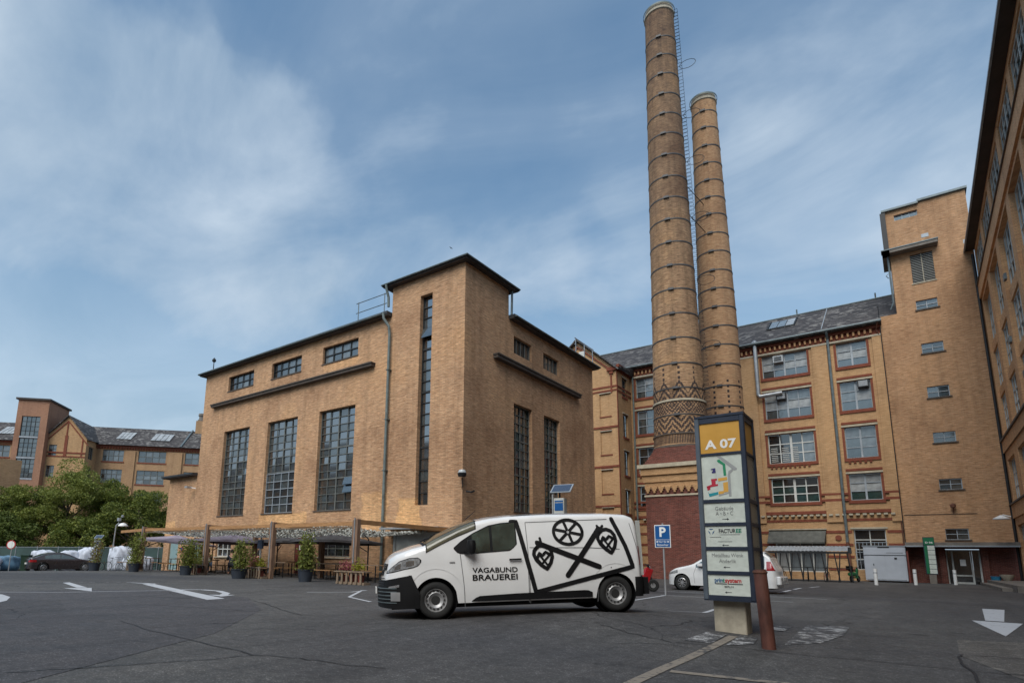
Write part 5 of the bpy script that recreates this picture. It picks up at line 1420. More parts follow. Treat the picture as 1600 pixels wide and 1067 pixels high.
for sg in (-1, 1):
    bp = van.patch('bumper', 'plastic_black', bu, b_lo, lambda u: b_hi(u) if u < -.44 else .8 - (u + .44) * 6, .022, sgn=sg)
    van.patch('bumper', 'plastic_black', steps(-.5, -.30, 10), .2, lambda u: .80 if u < -.45 else max(.48, .8 - (u + .45) * 2.1), .018, sgn=sg)
    for k in range(5): van.patch('grille_bar', 'zinc', van.us(-1.02, -.70, 12), lambda u, k=k: .30 + k * .065, lambda u, k=k: .318 + k * .065, .030, nz=1, parent=bp, sgn=sg)
    for k in range(4): van.patch('grille_bar', 'iron_black', van.us(-1.02, -.93, 10), lambda u, k=k: .62 + k * .04, lambda u, k=k: .636 + k * .04, .030, nz=1, parent=bp, sgn=sg)
    van.patch('fog_lamp', 'rim_steel', steps(-.80, -.64, 8), .34, .50, .032, parent=bp, sgn=sg)
    van.patch('fog_lamp', 'rim_silver', steps(-.84, -.66, 8), lambda u: .575 + (u + .84) * .08, lambda u: .60 + (u + .84) * .2, .032, parent=bp, sgn=sg)
    gr = van.patch('grille', 'plastic_black', van.us(-1.015, -.94, 8), .90, 1.01, .012, sgn=sg)
    van.patch('grille', 'plastic_black', van.us(-1.018, -.985, 8), .80, .90, .012, sgn=sg)
    for k in range(4): van.patch('grille_bar', 'chrome', van.us(-1.015, -.96, 8), .885 + k * .03, .892 + k * .03, .018, nz=1, parent=gr, sgn=sg)
q = MB(); q.box(-1.09, -1.07, -.26, .26, .46, .57); q.build('number_plate', 'plate', vroot, local=True)
ru = van.us(WB + .375, 4.10, 14)
for sg in (-1, 1):
    van.patch('rear_bumper', 'plastic_black', ru, .27, lambda u: .64, .035, sgn=sg)
    van.patch('tail_light', 'tail_red', van.us(3.98, 4.095, 8), .86, 1.22, .012, sgn=sg)
q = MB(); q.box(4.08, 4.18, -.86, .86, .3, .62); q.build('rear_bumper', 'plastic_black', vroot, local=True)
q = MB(); q.box(4.03, 4.105, -.84, -.80, .66, 1.72); q.box(4.10, 4.13, -.05, -.0, .7, 1.3); q.build('rear_door_hinge', 'door_grey', vroot, local=True)
# sill moulding
m_hi = lin((.66, .30), (.78, .385), (1.5, .41), (2.9, .425), (2.98, .40), (3.05, .33))
for sg in (-1, 1): van.patch('side_moulding', 'plastic_black', steps(.66, 3.0, 30), .29, m_hi, .02, sgn=sg)
# wheel-arch lips, seams, rail
for pts in ([Z8(505, 285), Z8(514, 380), Z8(522, 470), Z8(526, 585)], [Z8(820, 130), Z8(846, 260), Z8(865, 330), Z8(866, 550)],
            [Z8(872, 555), Z8(868, 125)], [Z8(868, 125), Z8(1330, 108)], [Z8(1240, 545), Z8(1245, 480)], [Z8(1380, 270), Z8(1210, 262), Z8(880, 262)], [Z8(1455, 130), Z8(1484, 300), Z8(1495, 440)]):
    q = MB(); van.stroke(q, pts, .012, .0045, cap=False); q.build('panel_seam', 'seam', vroot, local=True)
for uc in (0, WB):
    q = MB(); van.stroke(q, [(uc + .53 * math.cos(a), .38 + .53 * math.sin(a)) for a in [math.pi * (.12 + .76 * i / 20) for i in range(21)]], .018, .006, cap=False)
    q.build('arch_crease', 'van_white', vroot, local=True)
hdl = MB(); a, b_ = Z8(765, 326), Z8(830, 323)
p0 = Vector(van.side(a[0], a[1], .03)); p1 = Vector(van.side(b_[0], b_[1], .03)); hdl.bar(p0, p1, .025, .03); hdl.build('door_handle', 'plastic_black', vroot, local=True)
q = MB(); van.stroke(q, [Z8(452, 342), Z8(474, 341)], .03, .006); q.build('side_repeater', 'rim_steel', vroot, local=True)
q = MB(); van.stroke(q, [Z8(1322, 366), Z8(1323, 367)], .02, .006); q.build('fuel_cap_lock', 'iron_black', vroot, local=True)
# mirrors
for sg in (-1, 1):
    a = Z8(560, 262); c = Vector(van.side(a[0], a[1], .15, sg))
    q = MB(); q.rev([(0, -.13), (.09, -.11), (.115, -.02), (.115, .06), (.1, .13), (0, .15)], 14, tuple(c))
    for i_, v_ in enumerate(q.v): q.v[i_] = (c.x + (v_[0] - c.x) * .75, c.y + (v_[1] - c.y) * 1.1, v_[2])
    q.bar(van.side(a[0] - .1, a[1] - .09, .0, sg), (c.x - .02, c.y, c.z - .1), .06, .05); q.build('mirror', 'plastic_black', vroot, local=True, smooth=True)
q = MB(); q.tube([(.75, 0, 1.86), (.95, 0, 2.02)], [.012, .004], 6); q.build('aerial', 'plastic_black', vroot, local=True)
# --- drawing on the side
q = MB()
van.stroke(q, [Z8(790, 122), Z8(818, 122), Z8(836, 205), Z8(862, 330), Z8(902, 498), Z8(1445, 362), Z8(1412, 250), Z8(1356, 108)], .084, .009)
tp = [(vu(570 + a / 3.404)) for a in (800, 880, 985)]
q.build('line_drawing', 'decal_black', vroot, local=True, label='black frame drawn round the van side')
van.tpatch('line_drawing', 'decal_black', steps(tp[0], tp[2], 12), lambda u: -1.05 + (u - tp[0]) * .16, lambda u: -.93 + (u - tp[0]) * .10, .008, 3)
q = MB()
def ell(cx, cz, rx, rz, a0=0, a1=2 * math.pi, n=40): return [(cx + rx * math.cos(a0 + (a1 - a0) * i / n), cz + rz * math.sin(a0 + (a1 - a0) * i / n)) for i in range(n + 1)]
wc = Z8(1100, 178); rx, rz = 80 / 3.404 * kx, .235
van.stroke(q, ell(wc[0], wc[1], rx, rz), .062, .009)
for ang in (105, 48, 165):
    a = math.radians(ang); dx, dz = math.cos(a) * rx * .93, math.sin(a) * rz * .93
    van.stroke(q, [(wc[0] - dx, wc[1] - dz), (wc[0] + dx, wc[1] + dz)], .055, .0095)
q.build('line_drawing', 'decal_black', vroot, local=True, label='black cartwheel drawing')
q = MB(); k0 = len(q.v)
van.stroke(q, [(wc[0] - .001, wc[1]), (wc[0] + .001, wc[1])], .05, .0115); q.build('line_drawing', 'van_white', vroot, local=True)
q = MB()
van.stroke(q, [Z8(925, 238), Z8(1256, 363)], .10, .009); van.stroke(q, [Z8(1275, 160), Z8(1080, 408)], .10, .0095)
van.stroke(q, [Z8(940, 212), Z8(945, 240)], .05, .0092); van.stroke(q, [Z8(920, 232), Z8(945, 245)], .06, .0092)
van.stroke(q, [Z8(1268, 145), Z8(1285, 172)], .05, .0092); van.stroke(q, [Z8(1298, 145), Z8(1280, 170)], .05, .0092)
for dx, dy, k in ((0, 0, 1.0), (363, -85, 1.0)):
    def zz8(a, b): return Z8(a + dx, b + dy)
    van.stroke(q, [zz8(a, b) for a, b in ((915, 265), (932, 252), (955, 248), (980, 258), (996, 280), (1000, 310), (990, 342), (968, 375), (938, 355), (912, 328), (900, 300), (903, 280), (915, 265))], .07, .009)
    van.stroke(q, [zz8(a, b) for a, b in ((918, 318), (930, 290), (946, 305), (965, 285), (990, 300))], .055, .0094)
    van.stroke(q, [zz8(930, 300), zz8(972, 355)], .04, .0094); van.stroke(q, [zz8(985, 300), zz8(945, 345)], .04, .0094); van.stroke(q, [zz8(915, 320), zz8(955, 365)], .04, .0094)
q.build('line_drawing', 'decal_black', vroot, local=True, label='crossed bundle sticks drawn in black')


def vantext(s_, a0, a1, b_, h_px, wide):
    me = text_mesh(s_, 1.0, 'LEFT', 0, 4, .02)
    xs = [v.co.x for v in me.vertices]; ys = [v.co.y for v in me.vertices]
    x0, x1, y0, y1 = min(xs), max(xs), min(ys), max(ys)
    (ua_, za_), (ub_, zb_) = Z8(a0, b_[0]), Z8(a1, b_[1]); hh = h_px / 3.404 / 84
    bm = bmesh.new(); bm.from_mesh(me); 
    for v in bm.verts:
        fx, fy = (v.co.x - x0) / (x1 - x0), (v.co.y - y0) / (y1 - y0)
        v.co = Vector(van.side(ua_ + (ub_ - ua_) * fx, za_ + (zb_ - za_) * fx - hh / 2 + hh * fy, .009))
    bm.to_mesh(me); bm.free()
    me.materials.clear(); me.materials.append(MATS['decal_black'])
    o = bpy.data.objects.new('lettering', me); COL.objects.link(o); o.parent = vroot
vantext('VAGABUND', 567, 808, (383, 378), 27, 1)
vantext('BRAUEREI', 567, 806, (422, 415), 31, 1)

# ---- white people carrier parked beside the plinth
croot = thing('parked_car', 'white hatchback parked in the bay behind the sign pillar', 'car', (-6.66, 27.1, 0), (0, 0, 0))
croot.scale = (.94, 1, 1)
ORG[croot.name] = Vector()
car = Car(croot, -2.22, -1.5, 2.1, 2.42, .86, .22,
          [(-2.22, .66), (-2.1, .74), (-1.75, .9), (-1.2, 1.02), (-.95, 1.10), (-.45, 1.40), (0, 1.58), (.6, 1.66), (1.3, 1.66), (1.9, 1.60), (2.15, 1.40), (2.3, 1.05), (2.42, .85)],
          [(.2, .95), (.55, 1.0), (.95, .985), (1.3, .88), (1.65, .78)], arches=((-1.45, .37, .33), (1.35, .37, .33)), lean=.1, cr=.1)
car.body('car_white')
q = MB(); q.box(-1.9, 2.2, -.62, .62, .17, .6); q.build('underbody', 'plastic_black', croot, local=True)
for uc in (-1.45, 1.35):
    for sg in (-1, 1): q = MB(); q.rev([(.38, 0), (.38, -sg * .28), (.2, -sg * .28)], 24, (uc, sg * .81, .33), 'y'); q.build('wheel_housing', 'plastic_black', croot, local=True)
for uc in (-1.45, 1.35):
    for sg in (-1, 1): car.wheel(uc, .32, .2, .83, style='alloy', sgn=sg)
for sg in (-1, 1):
    car.patch('side_window', 'car_glass', steps(-.82, .28, 20), lambda u: .98 + .02 * u, lambda u: min(car.top(u) - .11, 1.5), .008, sgn=sg)
    car.patch('side_window', 'car_glass', steps(.34, 1.2, 16), .99, 1.5, .008, sgn=sg)
    car.patch('side_window', 'car_glass', steps(1.28, 1.95, 12), 1.02, lambda u: min(1.48, car.top(u) - .12), .008, sgn=sg)
    car.patch('headlight', 'headlight', steps(-2.12, -1.62, 14), lambda u: .64 + (u + 2.12) * .16, lambda u: .70 + (u + 2.12) * .32, .008, sgn=sg)
    car.patch('tail_light', 'tail_red', steps(2.02, 2.34, 10), .90, lambda u: min(1.25, car.top(u) - .08), .01, sgn=sg)
    
    for pts in ([(-.9, .3), (-.92, .7), (-.8, 1.0)], [(.31, .3), (.31, 1.0)], [(1.24, 1.0), (1.15, .75), (1.1, .6)]): q = MB(); car.stroke(q, pts, .012, .004, cap=False, sgn=sg); q.build('panel_seam', 'seam', croot, local=True)
    q = MB(); q.box(-.72, -.5, sg * .9 - .1, sg * .9 + .1, 1.0, 1.13); q.build('mirror', 'car_white', croot, local=True, bev=.02)
car.tpatch('windscreen', 'windshield', steps(-.92, -.08, 14), -.95, .95, .008)
car.tpatch('rear_window', 'car_glass', steps(1.93, 2.22, 8), -.9, .9, .01)
q = MB(); q.box(2.36, 2.52, -.8, .8, .34, .68); q.build('rear_bumper', 'car_white', croot, local=True, bev=.04)
q = MB(); q.box(2.50, 2.53, -.28, .28, .5, .62); q.build('number_plate', 'plate', croot, local=True)

# ---- brown car far left (heads away along the hall)
broot = thing('parked_car', 'dark brown car with alloy wheels parked in front of the fence and white bags', 'car', (-49.9, 17.0, g(-49.9, 17.0)), (0, 0, R(-96)))
ORG[broot.name] = Vector()
bc = Car(broot, -2.25, -1.6, 1.9, 2.2, .88, .2,
         [(-2.25, .58), (-2.0, .72), (-1.6, .84), (-1.0, .93), (-.85, .97), (-.3, 1.22), (.1, 1.33), (.7, 1.34), (1.3, 1.22), (1.8, 1.02), (2.1, .95), (2.2, .8)],
         [(.2, .95), (.5, 1.0), (.85, .98), (1.1, .86), (1.35, .74)], arches=((-1.35, .36, .32), (1.3, .36, .32)), cr=.09)
bc.body('car_brown')
q = MB(); q.box(-1.9, 2.0, -.62, .62, .17, .6); q.build('underbody', 'plastic_black', broot, local=True)
for uc in (-1.35, 1.3):
    for sg in (-1, 1): bc.wheel(uc, .31, .2, .85, style='alloy', sgn=sg)
for sg in (-1, 1):
    bc.patch('side_window', 'car_glass', steps(-.65, .25, 14), .93, lambda u: bc.top(u) - .1, .008, sgn=sg)
    bc.patch('side_window', 'car_glass', steps(.3, 1.25, 14), .94, lambda u: max(.94, bc.top(u) - .1), .008, sgn=sg)
    bc.patch('tail_light', 'tail_red', steps(1.75, 2.17, 8), .68, .84, .01, sgn=sg)
    bc.patch('headlight', 'headlight', steps(-2.15, -1.75, 8), .58, .68, .01, sgn=sg)
bc.tpatch('windscreen', 'windshield', steps(-.82, 0, 10), -.93, .93, .008); bc.tpatch('rear_window', 'car_glass', steps(.95, 1.7, 10), -.9, .9, .01)
q = MB(); q.box(2.16, 2.24, -.25, .25, .52, .64); q.build('number_plate', 'plate', broot, local=True)

# ================================================================== SIGN PILLAR
pil = thing('sign_pillar', 'tall directory pillar marked A 07 with dark blue frame on a concrete foot', 'sign', (-2.4, 10.4, 0.05))
q = MB(); q.box(-2.66, -2.19, 10.25, 10.62, -.05, .62); q.build('foot', 'concrete', pil, bev=.012)
X0, X1, Y0_, Y1_, Z0_, Z1_ = -2.76, -2.0, 10.1, 10.86, .58, 3.5
q = MB()
rails = [(.58, .655), (.975, 1.03), (1.355, 1.41), (1.74, 1.79), (2.11, 2.165), (2.885, 2.925), (3.43, 3.52)]
for z0, z1 in rails:
    q.box(X0 + .075, X1 - .075, Y0_ + .012, Y0_ + .05, z0, z1); q.box(X1 - .05, X1 - .012, Y0_ + .075, Y1_ - .075, z0, z1)
q.box(X0, X1, Y0_, Y1_, 3.521, 3.56); q.box(X0, X1, Y0_, Y1_, .57, .579)
q.build('frame', 'sign_frame', pil)
for (a, b_) in ((X0, Y0_), (X1 - .075, Y0_), (X0, Y1_ - .075), (X1 - .075, Y1_ - .075)):
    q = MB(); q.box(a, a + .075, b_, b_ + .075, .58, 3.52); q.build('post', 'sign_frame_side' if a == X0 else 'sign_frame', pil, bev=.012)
pans = [(.655, .975), (1.03, 1.355), (1.41, 1.74), (1.79, 2.11), (2.165, 2.885), (2.925, 3.43)]
fp = []
for k_, (z0, z1) in enumerate(pans):
    o_ = piece('sign_panel', 'sign_orange' if k_ == 5 else 'sign_panel', pil, ((X0 + X1) / 2, Y0_ + .04, (z0 + z1) / 2), (X1 - X0 - .15, .02, z1 - z0))
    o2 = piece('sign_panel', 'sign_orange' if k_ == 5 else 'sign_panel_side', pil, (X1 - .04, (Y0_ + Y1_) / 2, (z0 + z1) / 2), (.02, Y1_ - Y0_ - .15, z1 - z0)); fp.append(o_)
q = MB(); q.box(X0 + .04, X1 - .06, Y0_ + .06, Y1_ - .06, .6, 3.5); q.build('lamp_box', 'reveal_dark', pil)
YF = Y0_ + .028
def ptxt(s_, x, z, size, mt, **k): return lettering(s_, size, mt, pil, Matrix.Translation(-ORG[pil.name]) @ FR((x, YF, z), (1, 0, 0)), **k)
def bold(s_, x, z, size, mt, w_, b=.004, **k): ptxt(s_, x, z, size, mt, width=w_, bold=.03, **k)
bold('A 07', -2.375, 3.06, .20, 'sign_white', .48, .005)
cx0 = (X0 + X1) / 2
ptxt('Gebäude', cx0, 2.015, .088, 'ink_grey', width=.27); ptxt('A • B • C', cx0, 1.935, .088, 'ink_grey', width=.26)
def arrow(x, z, d, L_=.07):
    q = MB(); y = YF - .002
    q.face([(x - L_ / 2, y, z - .004), (x + L_ / 2, y, z - .004), (x + L_ / 2, y, z + .004), (x - L_ / 2, y, z + .004)])
    e = x + d * L_ / 2; q.face([(e, y, z - .017), (e + d * .03, y, z), (e, y, z + .017)]); q.build('arrow_mark', 'ink_black', pil)
arrow(cx0, 1.845, 1); arrow(cx0, 1.435, -1); arrow(cx0, 1.09, -1); arrow(cx0, .705, -1)
bold('FACTUR', -2.36, 1.655, .085, 'ink_black', .25, .002); bold('EE', -2.19, 1.655, .085, 'ink_green', .08, .002)
q = MB(); y = YF - .002
for i in range(3):
    a = math.radians(90 + 120 * i); c_ = (-2.595 + math.cos(a) * .012, 1.655 + math.sin(a) * .012)
    q.face([(c_[0] + math.cos(a - 1.0) * .045, y, c_[1] + math.sin(a - 1.0) * .045), (c_[0] + math.cos(a - .35) * .03, y, c_[1] + math.sin(a - .35) * .03), (c_[0] + math.cos(a + .35) * .03, y, c_[1] + math.sin(a + .35) * .03), (c_[0] + math.cos(a + 1.0) * .045, y, c_[1] + math.sin(a + 1.0) * .045), (c_[0] + math.cos(a) * .012, y, c_[1] + math.sin(a) * .012)])
q.build('logo_mark', 'ink_blue', pil)
q = MB()
for x0, x1, z in ((-2.46, -2.17, 1.60), (-2.62, -2.45, 1.56), (-2.5, -2.29, 1.49)): q.box(x0, x1, YF - .003, YF, z, z + .006)
q.build('fine_print', 'ink_grey', pil)
ptxt('Metallbau Wenk', cx0, 1.275, .082, 'ink_grey', width=.46); ptxt('Anderlik', cx0, 1.185, .082, 'ink_grey', width=.25)
bold('prin', -2.53, .885, .095, 'ink_blue', .115, .003); bold('t', -2.455, .885, .095, 'ink_green', None, .003); bold('system', -2.315, .885, .095, 'ink_red', .235, .003)
q = MB(); q.box(-2.58, -2.41, YF - .003, YF, .828, .84); q.box(-2.39, -2.18, YF - .003, YF, .828, .84); q.build('fine_print', 'ink_black', pil)
ptxt('BERLIN', cx0, .79, .04, 'ink_black', width=.13)
# site map
def mp_(a, b_): return (-2.665 + (a - 150) / 760 * .575, 2.895 - (b_ - 130) / 850 * .72 + (a - 150) / 760 * .02)
def mapoly(mt, *polys):
    q = MB()
    for p in polys: q.face([(mp_(*c)[0], YF - .002, mp_(*c)[1]) for c in p])
    q.build('map_print', mt, pil)
mapoly('map_grey', [(440, 170), (510, 165), (830, 440), (820, 470), (760, 470)], [(640, 960), (640, 560), (660, 480), (740, 440), (750, 480), (690, 530), (690, 960)], [(440, 940), (440, 910), (650, 880), (650, 900)])
mapoly('map_green', [(440, 250), (490, 235), (605, 340), (612, 560), (560, 560), (552, 350), (460, 290)])
mapoly('map_red', [(300, 600), (420, 600), (420, 635), (390, 640), (390, 710), (435, 705), (435, 740), (205, 760), (205, 735), (310, 705)], [(210, 750), (280, 750), (275, 800), (220, 815)])
mapoly('map_teal', [(230, 850), (240, 850), (245, 880), (430, 855), (432, 905), (250, 940)])
mapoly('map_orange', [(440, 600), (625, 585), (625, 645), (445, 655)], [(540, 690), (635, 680), (635, 870), (540, 880)], [(440, 850), (540, 845), (540, 900), (440, 905)])
mapoly('map_navy', [(310, 405), (400, 395), (405, 490), (330, 490), (325, 455), (350, 450), (345, 425), (310, 425)])

# rusty leaning bollard in front of the pillar
rbol = thing('steel_bollard', 'thick leaning rusty brown steel bollard right of the sign pillar', 'bollard', (-1.70, 9.16, .02))
q = MB(); q.tube([(-1.70, 9.16, -.02), (-1.72, 9.16, .5), (-1.745, 9.16, 1.05), (-1.747, 9.16, 1.075)], [.088, .085, .084, .078], 20); q.build('tube', 'bollard_rust', rbol, smooth=True)
q = MB(); q.rev([(.090, -.025), (.094, -.02), (.094, .0), (.088, .004)], 20, (-1.745, 9.16, 1.05)); q.build('collar', 'rusty_pipe', rbol)

# parking sign
ps = thing('parking_sign', 'blue parking sign on a thin pole right of the van', 'sign', (-7.1, 21.3, 0))
q = MB(); q.tube([(-7.1, 21.34, 0), (-7.1, 21.34, 2.52)], .03, 10); q.build('pole', 'galvanised', ps, smooth=True)
pp = piece('sign_plate', 'sign_white', ps, (-7.1, 21.29, 2.06), (.56, .02, .80)); q = MB(); q.box(-7.355, -6.845, 21.272, 21.279, 1.95, 2.43); q.box(-7.355, -6.845, 21.272, 21.279, 1.685, 1.93); q.build('sign_face', 'sign_blue', ps)
lettering('P', .46, 'sign_white', ps, Matrix.Translation(-ORG[ps.name]) @ FR((-7.1, 21.266, 2.19), (1, 0, 0)), bold=.03)
lettering('Nur für', .11, 'sign_white', ps, Matrix.Translation(-ORG[ps.name]) @ FR((-7.1, 21.268, 1.865), (1, 0, 0)), width=.28)
lettering('Besucher', .11, 'sign_white', ps, Matrix.Translation(-ORG[ps.name]) @ FR((-7.1, 21.268, 1.755), (1, 0, 0)), width=.40)
q = MB()
for sgn in (-1, 1):
    e = -7.1 + sgn * .17; q.face([(e, 21.268, 1.83), (e + sgn * .07, 21.268, 1.865), (e, 21.268, 1.90)])
q.build('arrow_mark', 'sign_white', ps)

# ticket machines
def ticket(x, y, z, face, label, s=1.0, top=None):
    t = thing('ticket_machine', label, 'ticket machine', (x, y, z), (0, 0, face)); ORG[t.name] = Vector()
    H_ = top
    q = MB(); q.box(-.02, .30, -.12, .14, 0, H_ - .42); q.build('cabinet', 'door_grey', t, local=True, bev=.015)
    q = MB(); q.box(-.06, -.021, -.14, .16, 0, H_ - .3); q.build('side_rail', 'galvanised', t, local=True)
    q = MB(); q.box(.02, .27, -.13, -.121, H_ - .78, H_ - .56); q.box(.02, .27, -.13, -.121, H_ - .53, H_ - .49); q.build('display', 'sign_blue', t, local=True)
    q = MB(); q.rev([(0, -.012), (.03, -.01), (.03, 0)], 10, (.14, -.121, H_ - 1.05), 'y'); q.build('coin_slot', 'iron_black', t, local=True)
    q = MB(); q.tube([(.13, 0, H_ - .42), (.13, 0, H_ - .18)], .03, 8); q.build('neck', 'iron_black', t, local=True)
    Mx = Matrix.Translation((.2, 0, H_ - .12)) @ Matrix.Rotation(R(38), 4, 'X')
    q = MB(); q.box(-.31, .31, -.22, .22, -.02, .0, Mx); sp_ = q.build('solar_panel', 'iron_pale', t, local=True)
    q = MB(); q.box(-.27, .27, -.18, .18, .0005, .006, Mx); q.build('cells', 'solar', sp_, local=True)
    return t
ticket(-8.25, 15.5, g(-8.25, 15.5), R(8), 'grey solar-powered ticket machine looking over the van roof', top=3.35)
ticket(-52.6, 20.2, g(-52.6, 20.2), R(38), 'distant solar-powered ticket machine between the brown car and the street lamp', top=2.9)

# white bollards
for (x, y), nm in zip(((-2.25, 46.0), (-.33, 49.6), (1.8, 53.8)), ('leftmost of the three, before the white cabinet', 'middle of the three, before the green sign', 'rightmost of the three, before the entrance')):
    b_ = thing('white_bollard', 'slim white bollard, ' + nm, 'bollard', (x, y, 0), group='white bollards')
    q = MB(); q.tube([(x, y, 0), (x, y, 1.0)], .10, 14); q.build('post', 'white_paint', b_, smooth=True)
    q = MB(); q.rev([(.105, 0), (.105, .06)], 14, (x, y, .72)); q.build('band', 'iron_pale', b_)

# white plant cabinet
cab = thing('plant_cabinet', 'large white metal cabinet with double doors against the factory wall', 'cabinet', (-2.1, 55.6, 0))
q = MB(); q.box(-3.3, -.75, 55.0, 56.6, .1, 2.62); q.build('casing', 'panel_white', cab, bev=.03)
q = MB()
for a0, a1, z0, z1 in ((-3.2, -2.03, .2, 1.95), (-2.0, -.85, .2, 1.95), (-3.2, -.85, 2.0, 2.5)): q.box(a0, a1, 54.97, 54.999, z0, z1)
q.build('door', 'panel_white', cab)
q = MB(); q.box(-3.3, -.75, 54.95, 54.969, 1.955, 1.985); q.box(-1.9, -.9, 54.955, 54.966, 2.14, 2.16); q.box(-1.45, -1.3, 54.94, 54.968, 1.68, 1.8); q.box(-2.75, -2.7, 54.94, 54.968, 1.2, 1.35); q.box(-2.4, -1.7, 54.96, 54.999, 2.5, 2.6); q.build('latch', 'iron_black', cab)
q = MB(); q.box(-3.35, -.7, 54.95, 56.65, 2.621, 2.68); q.build('lid', 'iron_pale', cab)
q = MB(); q.box(-.72, -.62, 55.2, 56.4, 0, 2.3); q.build('side_post', 'wood_red', cab)

# green totem
tot = thing('totem_sign', 'green and white directory totem marked D 06 beside the tower entrance', 'sign', (.6, 55.2, 0))
q = MB(); q.box(.3, .95, 55.15, 55.35, .65, 3.3); q.build('frame', 'sign_frame', tot)
q = MB(); q.box(.34, .93, 55.12, 55.149, 2.75, 3.25); q.box(.34, .52, 55.12, 55.149, .7, 2.7); q.build('green_field', 'sign_green', tot)
for k in range(6): piece('sign_panel', 'sign_panel', tot, (.725, 55.13, .86 + k * .335), (.40, .03, .30))
for dx in (0,): lettering('D 06', .17, 'sign_white', tot, Matrix.Translation(-ORG[tot.name]) @ FR((.64 + dx, 55.11, 2.9), (1, 0, 0)), width=.42, bold=.02)
q = MB(); q.box(.45, .85, 55.15, 55.35, 0, .65); q.build('foot', 'concrete_dark', tot)

# bits by the entrance
bk = thing('bucket', 'bright blue bucket beside the brick pier right of the entrance', 'bucket', (4.0, 56.2, 0))
q = MB(); q.rev([(.0, .01), (.22, .01), (.29, .5), (.26, .5), (.2, .05)], 18, (4.05, 56.2, .1)); q.build('pail', 'bucket_blue', bk, smooth=True)
q = MB(); q.rev([(.285, 0), (.30, .01), (.30, .04), (.285, .05)], 18, (4.05, 56.2, .56)); q.build('rim', 'bucket_blue', bk)
pt_ = thing('planter', 'low pale planter bowl at the far right under the canopy', 'planter', (5.0, 54.5, .2))
q = MB(); q.rev([(.0, 0), (.2, 0), (.38, .32), (.40, .40), (.34, .40), (.3, .3), (0, .3)], 18, (4.6, 55.9, .35)); q.build('bowl', 'concrete', pt_, smooth=True)
q = MB(); q.box(4.4, 4.8, 55.7, 56.1, 0, .35); q.build('stand', 'concrete_dark', pt_)

# bicycle shelter with trestle legs
bs = thing('bicycle_shelter', 'open bicycle shelter with corrugated roof and splayed black legs', 'shelter', (-7, 50, 0))
q = MB()
n_ = 44
for i in range(n_):
    x0 = -9.0 + 5.2 * i / n_; x1 = -9.0 + 5.2 * (i + 1) / n_; dz0 = .035 if i % 2 else 0; dz1 = .035 if (i + 1) % 2 else 0
    q.face([(x0, 49.3, 2.12 + dz0), (x1, 49.3, 2.12 + dz1), (x1, 50.9, 2.50 + dz1), (x0, 50.9, 2.50 + dz0)])
q.build('corrugated_roof', 'iron_pale', bs)
q = MB(); q.box(-9.0, -3.8, 49.32, 49.4, 1.96, 2.1); q.box(-3.82, -3.72, 49.3, 50.9, 2.0, 2.4); q.box(-9.0, -3.8, 50.7, 50.8, 2.3, 2.42); q.build('fascia', 'iron_black', bs)
xs_ = [-8.7, -8.3, -7.95, -7.6, -7.2, -6.85, -6.45, -6.1, -5.75, -5.4, -5.0, -4.65, -4.3, -3.9]
for i in range(len(xs_)):
    q = MB(); dx = .22 if i % 2 else -.22
    q.bar((xs_[i], 49.4, 2.0), (xs_[i] + dx, 49.5, .0), .09, .07); q.build('leg', 'iron_black', bs)
q = MB(); q.box(-8.9, -3.85, 49.45, 49.49, .95, .99); q.box(-8.9, -3.85, 49.45, 49.6, .04, .1); q.build('rail', 'iron_black', bs)


def bicycle(x, y, z, rot, label, frame='iron_black', s=1.0, group=None):
    t = thing('bicycle', label, 'bicycle', (x, y, z), (0, 0, rot), group); ORG[t.name] = Vector()
    for cx in (-.52, .52):
        q = MB()
        q.tube([(cx + .33 * math.cos(2 * math.pi * k / 20), 0, .34 + .33 * math.sin(2 * math.pi * k / 20)) for k in range(21)], .02, 6, cap=False)
        w_ = q.build('wheel', 'tyre', t, local=True, smooth=True)
        q = MB()
        for k in range(8): a = math.pi * k / 8; q.bar((cx - .31 * math.cos(a), 0, .34 - .31 * math.sin(a)), (cx + .31 * math.cos(a), 0, .34 + .31 * math.sin(a)), .004)
        q.build('spokes', 'galvanised', w_, local=True)
    q = MB()
    for a, b_ in (((-.52, .34), (-.2, .82)), ((-.52, .34), (-.1, .32)), ((-.1, .32), (-.22, .92)), ((-.2, .82), (.34, .86)), ((-.1, .32), (.36, .78)), ((.52, .34), (.32, .98))): q.tube([(a[0], 0, a[1]), (b_[0], 0, b_[1])], .018, 6)
    q.build('frame', frame, t, local=True)
    q = MB(); q.tube([(.32, -.28, 1.02), (.34, -.1, 1.0), (.34, .1, 1.0), (.32, .28, 1.02)], .014, 6); q.build('handlebar', 'iron_black', t, local=True)
    q = MB(); q.box(-.34, -.1, -.07, .07, .92, .97); q.build('saddle', 'iron_black', t, local=True, bev=.02)
    return t
for k, (x, r_) in enumerate(((-8.1, 78), (-6.4, 95), (-5.25, 84))):
    bicycle(x, 50.0, 0, R(r_), 'dark bicycle %s under the corrugated shelter' % ('at the left end', 'in the middle', 'near the right end')[k], ('iron_black', 'iron_black', 'ink_red')[k], group='bicycles in the shelter')
bicycle(-47.3, 18.1, g(-47.3, 18.1), R(45), 'dark bicycle leaning before the white sacks, nearer the brown car', 'iron_black', group='bicycles left of the beer garden')
bicycle(-45.9, 19.0, g(-45.9, 19.0), R(20), 'pale framed bicycle leaning before the white sacks, nearer the beer garden', 'iron_pale', group='bicycles left of the beer garden')


